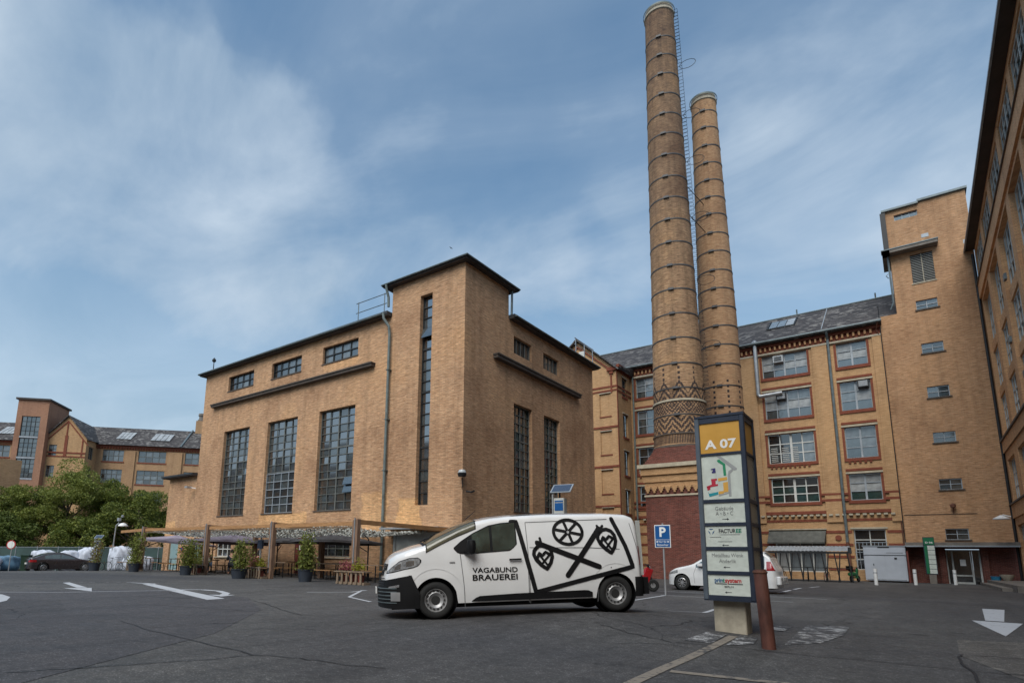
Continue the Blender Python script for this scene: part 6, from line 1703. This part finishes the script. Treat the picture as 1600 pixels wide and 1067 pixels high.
def scooter(x, y, z, rot, label, c1, c2):
    t = thing('motor_scooter', label, 'scooter', (x, y, z), (0, 0, rot)); ORG[t.name] = Vector()
    for cx in (-.62, .62):
        q = MB(); q.rev([(.1, -.05), (.2, -.055), (.24, -.02), (.24, .02), (.2, .055), (.1, .05)], 20, (cx, 0, .24), 'y'); w_ = q.build('wheel', 'tyre', t, local=True, smooth=True)
        q = MB(); q.rev([(0, -.03), (.11, -.03), (.11, .03), (0, .03)], 14, (cx, 0, .24), 'y'); q.build('hub', 'rim_silver', w_, local=True)
    q = MB(); q.rev([(.0, -.55), (.12, -.5), (.17, -.2), (.18, .15), (.14, .45), (0, .52)], 12, (-.42, 0, .56), 'x'); q.build('tail_fairing', c1, t, local=True, smooth=True)
    q = MB(); q.box(-.2, .32, -.14, .14, .28, .36); q.bar((.3, 0, .3), (.48, 0, .85), .34, .06, (0, 1, 0)); q.bar((.3, 0, .32), (.52, 0, .9), .1, .3); q.build('leg_shield', c1, t, local=True, bev=.02)
    q = MB(); q.tube([(.62, 0, .24), (.5, 0, .8), (.44, 0, 1.05)], .035, 8); q.tube([(.42, -.3, 1.06), (.46, 0, 1.02), (.42, .3, 1.06)], .02, 6); q.build('handlebar', 'iron_black', t, local=True)
    q = MB(); q.box(-.75, -.02, -.13, .13, .76, .86); q.build('seat', 'plastic_black', t, local=True, bev=.03)
    q = MB(); q.box(-1.0, -.68, -.18, .18, .86, 1.14); q.build('top_box', c2, t, local=True, bev=.03)
    q = MB(); q.rev([(0, .04), (.07, .03), (.08, 0)], 12, (.5, 0, .92), 'x'); q.build('headlight', 'headlight', t, local=True)
    return t
scooter(-3.75, 51.8, 0, R(75), 'green motor scooter by the drainpipe left of the white cabinet', 'plastic_green', 'plastic_black')
scooter(-8.9, 23.4, 0, R(35), 'red and white motor scooter with dark top box behind the van rear', 'tail_red', 'plastic_black')

bird = thing('flying_bird', 'tiny dark bird gliding in the sky above the hall tower', 'bird', (-35.1, 44, 32.8))
ORG[bird.name] = Vector(); bird.scale = (.4, .4, .4)
q = MB(); q.rev([(0, -.28), (.06, -.15), (.08, 0), (.05, .18), (0, .26)], 8, (0, 0, 0), 'x')
q.build('body', 'iron_black', bird, local=True, smooth=True)
q = MB(); q.face([(-.1, 0, 0), (.12, 0, .02), (.02, .5, .16), (-.08, .7, .1)]); q.face([(-.1, 0, 0), (.12, 0, .02), (.02, -.5, .16), (-.08, -.7, .1)]); q.build('wing', 'iron_black', bird, local=True)

# ================================================================== BEER GARDEN
perg = thing('pergola', 'row of rough timber frames carrying a camouflage net over the beer garden', 'pergola', (-30, 17.6, 0))
PX = [-38.6, -31.0, -24.95, -18.95]
for x in PX:
    for dx in (-.12, .12):
        q = MB(); q.box(x + dx * .75 - .07, x + dx * .75 + .07, 17.47, 17.68, 0, 2.70 + (.04 if dx > 0 else 0)); q.build('post', 'wood_post', perg, bev=.012)
    q = MB(); q.box(x - .018, x + .018, 17.44, 17.5, .3, 2.78); q.build('fixing_strip', 'iron_pale', perg)
    q = MB(); q.bar((x, 17.75, 2.62), (x, 24.0, 2.58), .09, .2); q.build('side_beam', 'wood_orange', perg)
    if x > -19 or x < -38: continue
    q = MB(); q.bar((x + .25, 20.5, 0), (x + .25, 20.5, 2.5), .22, .22); q.build('post', 'wood_post', perg)
for a, b in zip(PX, PX[1:]):
    q = MB(); q.bar((a + .22, 17.58, 2.55), (b - .22, 17.58, 2.55), .1, .17); q.build('front_beam', 'wood_orange', perg)
    q = MB(); q.bar((a + .22, 17.6, 2.40), (b - .22, 17.6, 2.40), .05, .06); q.build('front_beam', 'wood_grey', perg)
q = MB(); q.bar((-42.6, 17.9, 2.5), (-38.8, 17.58, 2.55), .1, .17); q.build('front_beam', 'wood_orange', perg)
q = MB(); r_ = random.Random(3)
for i in range(26000):
    x = r_.uniform(-38.6, -20.3); y = r_.uniform(17.9, 23.9)
    sag = .14 * math.sin((x + 38.6) / 6.1 * math.pi) ** 2 + .16 * math.sin((y - 17.9) / 6 * math.pi)
    z = 2.50 - sag + r_.uniform(-.07, .07); s_ = r_.uniform(.02, .055); a = r_.uniform(0, 6.3)
    t1, t2 = r_.uniform(-.8, .8), r_.uniform(-.8, .8)
    c, s2 = math.cos(a) * s_, math.sin(a) * s_
    q.face([(x - c, y - s2, z - t1 * s_), (x + s2, y - c, z + t2 * s_), (x + c, y + s2, z + t1 * s_), (x - s2, y + c, z - t2 * s_)])
q.build('camouflage_net', 'net', perg, kind='stuff')


def parasol(x, y, z, R_, label, mt, lean=(0, 0), mast=None, low=1.92, apex=2.38):
    t = thing('cantilever_parasol', label, 'parasol', (x, y, z), group='parasols under the net'); ORG[t.name] = Vector()
    q = MB(); n_ = 8; r2 = []
    def P_(r, a, zz_): return (r * math.cos(a), r * math.sin(a), zz_ + lean[0] * r * math.cos(a) + lean[1] * r * math.sin(a))
    for k in range(n_):
        a0 = 2 * math.pi * k / n_; a1 = 2 * math.pi * (k + 1) / n_
        for i in range(4):
            ra, rb = R_ * i / 4, R_ * (i + 1) / 4
            za, zb = apex - (apex - low) * (i / 4) ** .85, apex - (apex - low) * ((i + 1) / 4) ** .85
            m0 = (a0 + a1) / 2
            q.face([P_(ra, a0, za), P_(rb, a0, zb), P_(rb * .95, m0, zb - .02), P_(ra * .95, m0, za - .02)])
            q.face([P_(ra * .95, m0, za - .02), P_(rb * .95, m0, zb - .02), P_(rb, a1, zb), P_(ra, a1, za)])
        q.face([P_(R_, a0, low), P_(R_ * .95, (a0 + a1) / 2, low - .02), P_(R_ * .95, (a0 + a1) / 2, low - .13), P_(R_, a0, low - .11)])
        q.face([P_(R_ * .95, (a0 + a1) / 2, low - .02), P_(R_, a1, low), P_(R_, a1, low - .11), P_(R_ * .95, (a0 + a1) / 2, low - .13)])
    q.build('canopy', mt, t, local=True)
    for k in range(n_):
        a0 = 2 * math.pi * k / n_; q = MB(); q.bar(P_(.05, a0, apex - .12), P_(R_ * .97, a0, low - .03), .025, .03); q.build('rib', 'iron_black', t, local=True)
    mx, my = mast or (0.9, .3)
    q = MB(); q.tube([(mx, my, 0), (mx, my, 2.0), (mx * .8, my * .8, 2.3), (mx * .35, my * .35, apex + .12), (0, 0, apex + .05)], .035, 8); q.build('mast', 'iron_black', t, local=True)
    q = MB(); q.tube([(mx, my, 1.35), (mx * .62, my * .62, 1.72)], .025, 6); q.build('strut', 'iron_black', t, local=True)
    q = MB(); q.rev([(.25, 0), (.25, .06), (.05, .1)], 12, (mx, my, 0)); q.build('base_plate', 'iron_black', t, local=True)
    return t
parasol(-39.7, 20.4, 0, 2.55, 'pale violet parasol at the left end of the beer garden, tilted to show its top', 'parasol_violet', (-.06, -.06), (1.6, .5), 1.90, 2.36)
parasol(-33.0, 20.6, 0, 2.7, 'violet-grey parasol over the guests, between the first and second timber posts', 'parasol_violet', (0, -.03), (-2.0, -.3), 1.90, 2.36)
parasol(-28.6, 21.2, 0, 1.9, 'dark grey parasol half hidden by the third potted bamboo', 'parasol_grey', (0, 0), (-1.2, .2), 1.93, 2.2)
parasol(-23.2, 20.2, 0, 2.35, 'dark grey parasol with curved arm at the right end of the beer garden', 'parasol_grey', (.0, -.02), (2.0, .3), 1.88, 2.28)


def leaves(name, mt, n, fn, size, seed, parent, org):
    """loose leaf quads scattered by fn(random) -> point (world)"""
    r = random.Random(seed); q = MB()
    for i in range(n):
        p = fn(r)
        if p is None: continue
        s_ = size * r.uniform(.6, 1.4)
        a = Vector((r.gauss(0, 1), r.gauss(0, 1), r.gauss(0, .8))).normalized(); b = a.cross(Vector((r.gauss(0, 1), r.gauss(0, 1), r.gauss(0, 1)))).normalized()
        c = Vector(p); a *= s_ * .5; b *= s_ * .28
        q.face([tuple(c - a), tuple(c + b), tuple(c + a), tuple(c - b)])
    return q.build(name, mt, parent, kind='stuff')


def potted(x, y, h_, w_, label, mts, seed, pot_r=.33, pot_h=.45, pot='pot_blue', n=900):
    t = thing('potted_bamboo', label, 'potted plant', (x, y, 0), group='potted bamboos before the beer garden')
    z0 = g(x, y)
    q = MB(); q.rev([(0, 0), (pot_r * .8, 0), (pot_r, pot_h), (pot_r * 1.06, pot_h), (pot_r * 1.06, pot_h + .04), (pot_r * .93, pot_h + .03), (pot_r * .9, pot_h - .04), (0, pot_h - .04)], 20, (x, y, z0)); q.build('pot', pot, t, smooth=True)
    r = random.Random(seed); q = MB()
    stems = []
    for k in range(9):
        a = r.uniform(0, 6.3); d = r.uniform(0, pot_r * .6); tx, ty = x + math.cos(a) * d * 2.2 * w_, y + math.sin(a) * d * 2.2 * w_
        top = (tx, ty, z0 + h_ * r.uniform(.7, 1.0)); b_ = (x + math.cos(a) * d, y + math.sin(a) * d, z0 + pot_h); stems.append((b_, top)); q.tube([b_, ((b_[0] + tx) / 2, (b_[1] + ty) / 2, (b_[2] + top[2]) / 2), top], [.015, .012, .005], 5)
    q.build('stem', 'wood_grey', t)
    def fn(rr):
        b_, tp_ = stems[rr.randrange(len(stems))]; k = rr.uniform(.02, 1.0); s_ = .30 * w_ * (1 - .35 * k)
        return tuple(b_[i] + (tp_[i] - b_[i]) * k + rr.gauss(0, s_ * (.55 if i < 2 else .3)) for i in range(3))
    for j, m_ in enumerate(mts): leaves('foliage', m_, n // len(mts), fn, .11, seed + j, t, None)
    return t
potted(-36.6, 16.3, 2.35, 1.0, 'tall potted bamboo at the far left of the beer garden row', ('leaf_bamboo', 'leaf_tree'), 11, n=1500)
potted(-39.4, 15.2, 2.1, .9, 'thin potted shrub left of the others, beside the bicycles', ('leaf_bamboo', 'leaf_autumn'), 12, n=800)
potted(-30.6, 16.3, 1.95, 1.15, 'potted bamboo before the left parasol, second from the left', ('leaf_tree', 'leaf_bamboo'), 13, n=1500)
potted(-31.9, 17.9, 1.8, 1.0, 'reddish-brown potted shrub just left of the second timber post', ('leaf_autumn', 'leaf_bamboo'), 14, n=1300)
potted(-25.6, 16.3, 1.9, 1.0, 'slim potted bamboo between the second and third timber posts', ('leaf_bamboo', 'leaf_tree'), 15, .38, .42, n=1300)
potted(-21.5, 17.0, 2.2, 1.05, 'tallest and bushiest potted bamboo, between the third and fourth timber posts', ('leaf_bamboo', 'leaf_bamboo', 'leaf_tree'), 16, .34, .5, n=2200)


def planter_box(x, y, label, ms, seed, w_=1.5):
    t = thing('flower_box', label, 'flower box', (x, y, 0), group='flower boxes at the timber posts')
    for k in range(6):
        q = MB(); xx = x - w_ / 2 + w_ * (k + .5) / 6; q.box(xx - .05, xx + .05, y - .22, y - .18, .03, .5); q.build('board', 'wood_grey', t)
    q = MB(); q.box(x - w_ / 2 - .06, x + w_ / 2 + .06, y - .26, y + .24, .50, .54); q.box(x - w_ / 2, x + w_ / 2, y - .16, y + .2, .0, .10); q.build('shelf', 'wood_grey', t)
    for k in range(3): q = MB(); q.rev([(.12, 0), (.16, .28), (.13, .28)], 10, (x - w_ * .3 + k * w_ * .3, y, .1)); q.build('terracotta_pot', 'wood_red', t)
    
    for j, m_ in enumerate(ms):
        cx = x + (j - (len(ms) - 1) / 2) * w_ / max(1, len(ms)) * .8
        leaves('flowers', m_, 260, lambda r, cx=cx: (cx + r.gauss(0, .16), y + r.gauss(0, .12), .58 + abs(r.gauss(0, .2))), .09, seed + j, t, None)
planter_box(-18.6, 17.15, 'slatted flower box with yellow blooms at the rightmost timber post', ('leaf_pink', 'leaf_yellow'), 21, 1.7)
planter_box(-25.6, 17.25, 'slatted flower box with pink blooms at the third timber post', ('leaf_pink', 'leaf_autumn', 'leaf_yellow'), 24, 1.3)
planter_box(-31.4, 17.2, 'slatted flower box with sparse greens at the second timber post', ('leaf_autumn', 'leaf_bamboo'), 28, 1.5)
planter_box(-38.8, 17.3, 'slatted flower box with tall greens at the leftmost timber post', ('leaf_yellow', 'leaf_bamboo'), 31, 1.5)


def table_set(x, y, label_t, rot=0.0):
    t = thing('beer_table', label_t, 'table', (x, y, 0), (0, 0, rot), 'beer tables'); ORG[t.name] = Vector()
    for k in range(3):
        q = MB(); q.box(-1.1, 1.1, -.35 + k * .235, -.35 + k * .235 + .225, .74, .78); q.build('table_plank', 'wood_orange' if k else 'wood_grey', t, local=True)
    for sx in (-.85, .85):
        q = MB(); q.bar((sx, -.28, 0), (sx, -.28, .74), .04); q.bar((sx, .28, 0), (sx, .28, .74), .04); q.bar((sx, -.28, .35), (sx, .28, .35), .03); q.build('leg', 'iron_black', t, local=True)
    return t
def bench(x, y, label, rot=0.0):
    t = thing('beer_bench', label, 'bench', (x, y, 0), (0, 0, rot), 'beer benches'); ORG[t.name] = Vector()
    q = MB(); q.box(-1.1, 1.1, -.13, .13, .44, .48); q.build('seat', 'wood_orange', t, local=True)
    for sx in (-.85, .85):
        q = MB(); q.bar((sx, -.12, 0), (sx, -.1, .44), .035); q.bar((sx, .12, 0), (sx, .1, .44), .035); q.bar((sx, -.11, .2), (sx, .11, .2), .025); q.build('leg', 'iron_black', t, local=True)
where = ['at the left end, beside the teal door', 'under the pale violet parasol', 'before the guests by the small window', 'behind the third timber post', 'before the red entrance', 'before the wide ground-floor window', 'at the right end, nearest the van']
for k, x in enumerate((-41.5, -38.0, -34.3, -29.6, -26.9, -23.2, -20.1)):
    table_set(x, 19.4 + (k % 2) * .5, 'slatted beer garden table ' + where[k])
    bench(x, 18.55 + (k % 2) * .5, 'timber bench in front of the table ' + where[k]); bench(x, 20.25 + (k % 2) * .5, 'timber bench behind the table ' + where[k])
for k, x in enumerate((-41.8, -36.4, -33.2, -28.6, -24.4)):
    table_set(x, 22.3, 'beer garden table in the back row, number' .replace(', number', '') + [' left of the no-parking disc', ' below the disc', ' below the small ground-floor window', ' left of the red door', ' by the drainpipe'][k])
# white chairs left end
for k, (x, y) in enumerate(((-43.2, 18.4), (-42.6, 19.1), (-40.3, 18.3))):
    t = thing('garden_chair', 'pale folding garden chair %s, left end of the beer garden' % ('outermost', 'behind the outermost', 'by the left post')[k], 'chair', (x, y, 0), (0, 0, R(20 * k)), 'pale garden chairs'); ORG[t.name] = Vector()
    q = MB(); q.box(-.22, .22, -.22, .2, .44, .47); q.build('seat', 'wood_orange', t, local=True)
    q = MB(); q.box(-.22, .22, .2, .23, .62, .88); q.build('backrest', 'iron_pale', t, local=True)
    for sx in (-.2, .2):
        q = MB(); q.bar((sx, -.24, 0), (sx, .22, .88), .03); q.build('leg', 'iron_pale', t, local=True); q = MB(); q.bar((sx, .24, 0), (sx, -.2, .45), .03); q.build('leg', 'iron_pale', t, local=True)
nb = thing('notice_stand', 'grey menu notice case on a post beside the third timber post', 'notice case', (-28.7 + 1.9, 21.5, 0))
q = MB(); q.box(-27.1, -26.7, 18.2, 18.3, 1.45, 1.9); q.build('case', 'sign_frame', nb); q = MB(); q.bar((-26.9, 18.28, 0), (-26.9, 18.28, 2.1), .07); q.box(-27.25, -26.55, 18.15, 18.32, 2.02, 2.12); q.build('post', 'galvanised', nb)


# ------------------------------------------------------------------ people
def skinmesh(name, mt, parent, verts, edges, radii, root=0, sub=1):
    me = bpy.data.meshes.new(name); me.from_pydata(verts, edges, [])
    o = bpy.data.objects.new(name, me); COL.objects.link(o)
    md = o.modifiers.new('skin', 'SKIN'); md.use_smooth_shade = True
    sk = me.skin_vertices[0].data if me.skin_vertices else None
    if sk is None:
        bm = bmesh.new(); bm.from_mesh(me); bm.verts.layers.skin.verify(); bm.to_mesh(me); bm.free(); sk = me.skin_vertices[0].data
    for i, r_ in enumerate(radii):
        sk[i].radius = (r_, r_) if not isinstance(r_, tuple) else r_
        sk[i].use_root = (i == root)
    if sub: s_ = o.modifiers.new('sub', 'SUBSURF'); s_.levels = sub; s_.render_levels = sub
    dg = bpy.context.evaluated_depsgraph_get(); dg.update()
    m2 = bpy.data.meshes.new_from_object(o.evaluated_get(dg))
    bpy.data.objects.remove(o)
    m2.materials.clear(); m2.materials.append(MATS[mt])
    for p in m2.polygons: p.use_smooth = True
    o2 = bpy.data.objects.new(name, m2); COL.objects.link(o2); o2.parent = parent; ORG[o2.name] = Vector()
    return o2


def person(x, y, rot, label, shirt, trousers, hair, lean=.1, long_hair=False, arm=0):
    """seated at a bench 0.46 m high, facing +y of its own frame, forearms on the table"""
    t = thing('person', label, 'person', (x, y, g(x, y)), (0, 0, rot)); ORG[t.name] = Vector()
    hip, ch_, nk, hd = (0, 0, .54), (0, lean * .6, .86), (0, lean * 1.1, 1.10), (0, lean * 1.3 + .02, 1.24)
    V = [hip, (0, lean * .3, .70), ch_, (0, lean, 1.02), nk, hd, (0, lean * 1.3 + .02, 1.32)]; E_ = [(i, i + 1) for i in range(6)]; Rr = [.15, (.14, .11), (.16, .11), (.15, .09), .055, .085, .06]
    for sx in (-1, 1):
        k = len(V); V += [(sx * .18, lean, 1.02), (sx * .23, lean + .10, .84), (sx * .17, lean + .34, .80 + arm), (sx * .14, lean + .42, .80 + arm)]; E_ += [(3, k), (k, k + 1), (k + 1, k + 2), (k + 2, k + 3)]; Rr += [.06, .042, .032, .028]
        for f_ in range(5):
            kk = len(V); V += [(sx * (.14 - .02 + f_ * .012) - sx * .02, lean + .47, .795 + arm), (sx * (.13 - .02 + f_ * .014) - sx * .02, lean + .50, .785 + arm)]; E_ += [(k + 3, kk), (kk, kk + 1)]; Rr += [.009, .008]
        k = len(V); V += [(sx * .10, .02, .54), (sx * .12, .44, .53), (sx * .12, .42, .10), (sx * .12, .55, .05)]; E_ += [(0, k), (k, k + 1), (k + 1, k + 2), (k + 2, k + 3)]; Rr += [.09, .065, .045, .04]
    skinmesh('body', 'skin', t, V, E_, Rr, 0)
    V2 = [hip, (0, lean * .3, .70), ch_, (0, lean, 1.03)]; E2 = [(0, 1), (1, 2), (2, 3)]; R2 = [(.165, .13), (.155, .125), (.175, .125), (.15, .10)]
    for sx in (-1, 1): k = len(V2); V2 += [(sx * .19, lean, 1.02), (sx * .24, lean + .10, .84), (sx * .20, lean + .22, .82 + arm * .5)]; E2 += [(3, k), (k, k + 1), (k + 1, k + 2)]; R2 += [.075, .058, .048]
    skinmesh('shirt', shirt, t, V2, E2, R2, 0)
    V3 = [(0, 0, .55)]; E3 = []; R3 = [(.165, .14)]
    for sx in (-1, 1): k = len(V3); V3 += [(sx * .10, .04, .55), (sx * .12, .44, .54), (sx * .12, .42, .14)]; E3 += [(0, k), (k, k + 1), (k + 1, k + 2)]; R3 += [.105, .078, .06]
    skinmesh('trousers', trousers, t, V3, E3, R3, 0)
    hy = hd[1]
    q = MB(); q.rev([(0, .135), (.06, .125), (.095, .07), (.105, 0), (.09, -.06), (.04, -.08)], 14, (0, hy - .022, 1.285))
    if long_hair: q.rev([(.09, 0), (.11, -.1), (.10, -.25), (.04, -.34)], 12, (0, hy - .05, 1.27))
    q.build('hair', hair, t, local=True, smooth=True)
    q = MB()
    for sx in (-1, 1): q.rev([(0, -.008), (.011, 0), (0, .008)], 8, (sx * .032, hy + .080, 1.275), 'y')
    q.build('eyes', 'hair_dark', t, local=True); q = MB(); q.face([(-.012, hy + .082, 1.235), (.012, hy + .082, 1.235), (0, hy + .108, 1.24), (0, hy + .086, 1.275)]); q.box(-.022, .022, hy + .076, hy + .083, 1.208, 1.214); q.build('nose_and_mouth', 'skin', t, local=True)
    return t
person(-34.7, 18.6, R(-60), 'seated guest with ginger hair and dark top left of the second timber post', 'cloth_dark', 'cloth_denim', 'hair_ginger', .12)
person(-32.6, 18.7, R(75), 'seated guest in a cream top just right of the second timber post', 'cloth_cream', 'cloth_denim', 'hair_ginger', .15)
person(-30.0, 18.6, R(60), 'guest in black leaning forward beside the slim potted bamboo', 'cloth_dark', 'cloth_dark', 'hair_dark', .28, arm=.05)
person(-27.3, 18.35, R(-20), 'woman with long dark hair and a red top beside the third timber post', 'cloth_red', 'cloth_dark', 'hair_dark', .10, True)

# ================================================================== LEFT EDGE: trees, fence, sacks, bin, lamp, sign
def tree(x, y, h_, cr, label, mts, seed, n=9000, base=.30, leaf=.18):
    z0 = g(x, y)
    t = thing('deciduous_tree', label, 'tree', (x, y, z0), group='trees before the far factory')
    r = random.Random(seed)
    q = MB(); q.tube([(x, y, z0 - .3), (x + .1, y, z0 + h_ * .2), (x - .1, y + .1, z0 + h_ * .45), (x, y, z0 + h_ * .8)], [.28, .2, .15, .04], 8)
    tips = []
    for k in range(16):
        a = r.uniform(0, 6.3); zz_ = z0 + h_ * r.uniform(.2, .7); e = (x + math.cos(a) * cr * r.uniform(.4, .85), y + math.sin(a) * cr * r.uniform(.4, .85), zz_ + h_ * r.uniform(.05, .3)); tips.append(e)
        q.tube([(x, y, zz_), ((x + e[0]) / 2, (y + e[1]) / 2, (zz_ + e[2]) / 2 + .2), e], [.1, .06, .02], 5)
    q.build('trunk', 'bark', t)
    cl_ = []
    for k in range(46):
        a = r.uniform(0, 6.3); b_ = math.asin(r.uniform(-.55, 1)); rr = cr * r.uniform(.5, 1.0)
        cl_.append((x + math.cos(a) * math.cos(b_) * rr, y + math.sin(a) * math.cos(b_) * rr, z0 + h_ * .56 + math.sin(b_) * h_ * .42 * r.uniform(.75, 1.05), r.uniform(.5, 1.15) * cr * .30))
    def fn(rr):
        c = cl_[rr.randrange(len(cl_))]; d = Vector((rr.gauss(0, 1), rr.gauss(0, 1), rr.gauss(0, 1))).normalized() * c[3] * rr.uniform(.45, 1.1) ** .6
        return (c[0] + d.x, c[1] + d.y, max(z0 + h_ * .12, c[2] + d.z * .7))
    for j, m_ in enumerate(mts): leaves('crown', m_, int(n * 1.7) // len(mts), fn, leaf, seed * 10 + j, t, None)
tree(-70.8, 20.2, 8.4, 4.2, 'dark green tree at the left edge', ('leaf_dark', 'leaf_tree'), 41, 14000)
tree(-67.4, 22.8, 10.6, 4.6, 'tallest light green tree in front of the gabled far building', ('leaf_tree', 'leaf_tree', 'leaf_bamboo'), 42, 17000)
tree(-66.5, 27.6, 9.4, 4.0, 'green tree right of the tallest one, above the street lamp', ('leaf_tree', 'leaf_dark'), 43, 14000)
tree(-61.8, 27.4, 8.0, 3.9, 'green tree nearest the hall, reaching the brick wing', ('leaf_dark', 'leaf_tree'), 44, 14000)
tree(-66.0, 17.6, 5.0, 3.2, 'low dark bushy tree behind the fence at the left edge', ('leaf_dark',), 45, 9000, leaf=.2)
tree(-61.6, 22.5, 4.8, 3.2, 'low dark bushy tree behind the ticket machine', ('leaf_dark', 'leaf_tree'), 46, 9000, leaf=.2)

def gpt(x, y, z): return (x, y, g(x, y) + z)
fe = thing('mesh_fence', 'green site fence with netting behind the white sacks', 'fence', (-56, 19, g(-56, 19)))
fa, fb_ = Vector((-60.6, 12.6)), Vector((-50.5, 26.0)); L_ = (fb_ - fa).length; n_ = 11
for i in range(n_ + 1):
    p = fa + (fb_ - fa) * i / n_; q = MB(); q.tube([gpt(p.x, p.y, 0), gpt(p.x, p.y, 2.05)], .035, 6); q.build('post', 'iron_pale', fe)
    if i < n_:
        p2 = fa + (fb_ - fa) * (i + 1) / n_
        q = MB(); q.face([gpt(p.x, p.y, .1), gpt(p2.x, p2.y, .1), gpt(p2.x, p2.y, 1.95), gpt(p.x, p.y, 1.95)]); q.build('net_panel', 'fence_green', fe)
        q = MB(); q.bar(gpt(p.x, p.y, 1.98), gpt(p2.x, p2.y, 1.98), .04); q.build('rail', 'iron_pale', fe)


def sack(x, y, sx, sy, sz, label, mt, seed):
    z0 = g(x, y); t = thing('bulk_sack', label, 'sack', (x, y, z0), group='bulk sacks before the fence')
    bm = bmesh.new(); bmesh.ops.create_icosphere(bm, subdivisions=4, radius=1)
    r = random.Random(seed); ph = [r.uniform(0, 6) for _ in range(6)]
    for v in bm.verts:
        c = v.co; k = max(abs(c.x), abs(c.y), abs(c.z)); b_ = c / k * .5 + c * .5
        w_ = 1 + .05 * math.sin(5 * c.x + ph[0]) * math.cos(6 * c.z + ph[1]) + .04 * math.sin(11 * c.y + ph[2] + 4 * c.z)
        v.co = Vector((b_.x * sx * w_, b_.y * sy * w_, max(-.98, b_.z * w_) * sz))
    me = bpy.data.meshes.new('bag'); bm.to_mesh(me); bm.free(); me.materials.append(MATS[mt])
    for p in me.polygons: p.use_smooth = True
    o = bpy.data.objects.new('bag', me); COL.objects.link(o); o.parent = t; o.location = (0, 0, sz * .95); ORG[o.name] = Vector()
    q = MB()
    for k in (-1, 1): q.tube([(x + k * sx * .5, y, z0 + sz * 1.7), (x + k * sx * .45, y, z0 + sz * 1.95), (x + k * sx * .3, y, z0 + sz * 1.8)], .025, 5)
    q.build('loop', mt, t)
for i, (x, y, sx, sy, sz, m_, nm) in enumerate((
        (-52.6, 12.6, 1.5, 1.3, .62, 'bag_white', 'large grey-white bulk sack at the left edge behind the grass'), (-52.6, 14.4, .75, .7, .6, 'bag_blue', 'blue-covered bulk sack left of the green bin'),
        (-53.4, 16.9, .95, .8, .85, 'bag_white', 'white bulk sack behind the tail of the brown car'), (-53.0, 18.6, .8, .8, .85, 'bag_white', 'white bulk sack above the brown car roof'),
        (-52.2, 19.6, .9, .7, .95, 'bag_white', 'white bulk sack left of the ticket machine'), (-50.2, 21.2, 1.0, .7, 1.0, 'bag_white', 'tall white bulk sack at the foot of the street lamp'),
        (-46.6, 20.7, 1.1, .6, .58, 'bag_white', 'low white bulk sack behind the bicycles'), (-44.9, 20.6, .7, .6, .55, 'bag_white', 'low white bulk sack nearest the beer garden'))):
    sack(x, y, sx, sy, sz, nm, m_, i)
bn = thing('waste_bin', 'dark green bin left of the brown car', 'bin', (-50.8, 15.0, g(-50.8, 15.0)))
z0 = g(-50.8, 15.0)
q = MB(); q.rev([(.30, 0), (.36, 1.12), (0, 1.12)], 4, (-50.8, 15.0, z0)); q.build('body', 'bin_green', bn)
q = MB(); q.rev([(.40, 1.12), (.40, 1.18), (0, 1.24)], 4, (-50.8, 15.0, z0)); q.build('lid', 'bin_green', bn); q = MB(); q.rev([(0, -.04), (.1, -.04), (.1, .04), (0, .04)], 12, (-50.9, 14.65, z0 + .1), 'y'); q.build('wheel', 'tyre', bn)
rs_ = thing('round_sign', 'round white traffic sign with red rim at the left edge', 'sign', (-51.0, 14.0, g(-51, 14)))
z0 = g(-51, 14); Mx = Matrix.Translation((-51.0, 14.0, z0 + 1.9)) @ Matrix.Rotation(R(42), 4, 'Z')
q = MB(); q.tube([(-50.95, 14.05, z0), (-50.95, 14.05, z0 + 2.2)], .03, 6); q.build('pole', 'galvanised', rs_)
for r_, d_, m_ in ((.32, 0, 'ink_red'), (.25, -.012, 'sign_white')):
    q = MB(); q.rev([(0, -.01 + d_), (r_, -.01 + d_), (r_, .01), (0, .01)], 24, (0, 0, 0), 'y'); q.v = [tuple(Mx @ Vector(v)) for v in q.v]; q.build('disc', m_, rs_)
lp = thing('street_lamp', 'slim street lamp with white dome shade and a floodlight on top', 'street lamp', (-50.4, 20.6, g(-50.4, 20.6)))
z0 = g(-50.4, 20.6)
q = MB(); q.tube([(-50.4, 20.6, z0), (-50.3, 20.65, z0 + 3.6), (-50.2, 20.75, z0 + 3.75), (-49.95, 20.95, z0 + 3.75)], [.06, .045, .04, .03], 8); q.build('pole', 'galvanised', lp)
q = MB(); q.rev([(.02, .22), (.18, .18), (.34, .03), (.35, -.05), (.3, -.05)], 18, (-49.9, 21.0, z0 + 3.6)); q.build('shade', 'white_paint', lp, smooth=True)
q = MB(); q.box(-50.25, -49.95, 20.65, 20.85, z0 + 3.95, z0 + 4.2); q.tube([(-50.15, 20.75, z0 + 3.7), (-50.1, 20.75, z0 + 4.0)], .03, 6); q.rev([(0, .1), (.1, .05), (.1, -.1)], 10, (-49.9, 20.9, z0 + 4.35)); q.build('floodlight', 'iron_pale', lp)
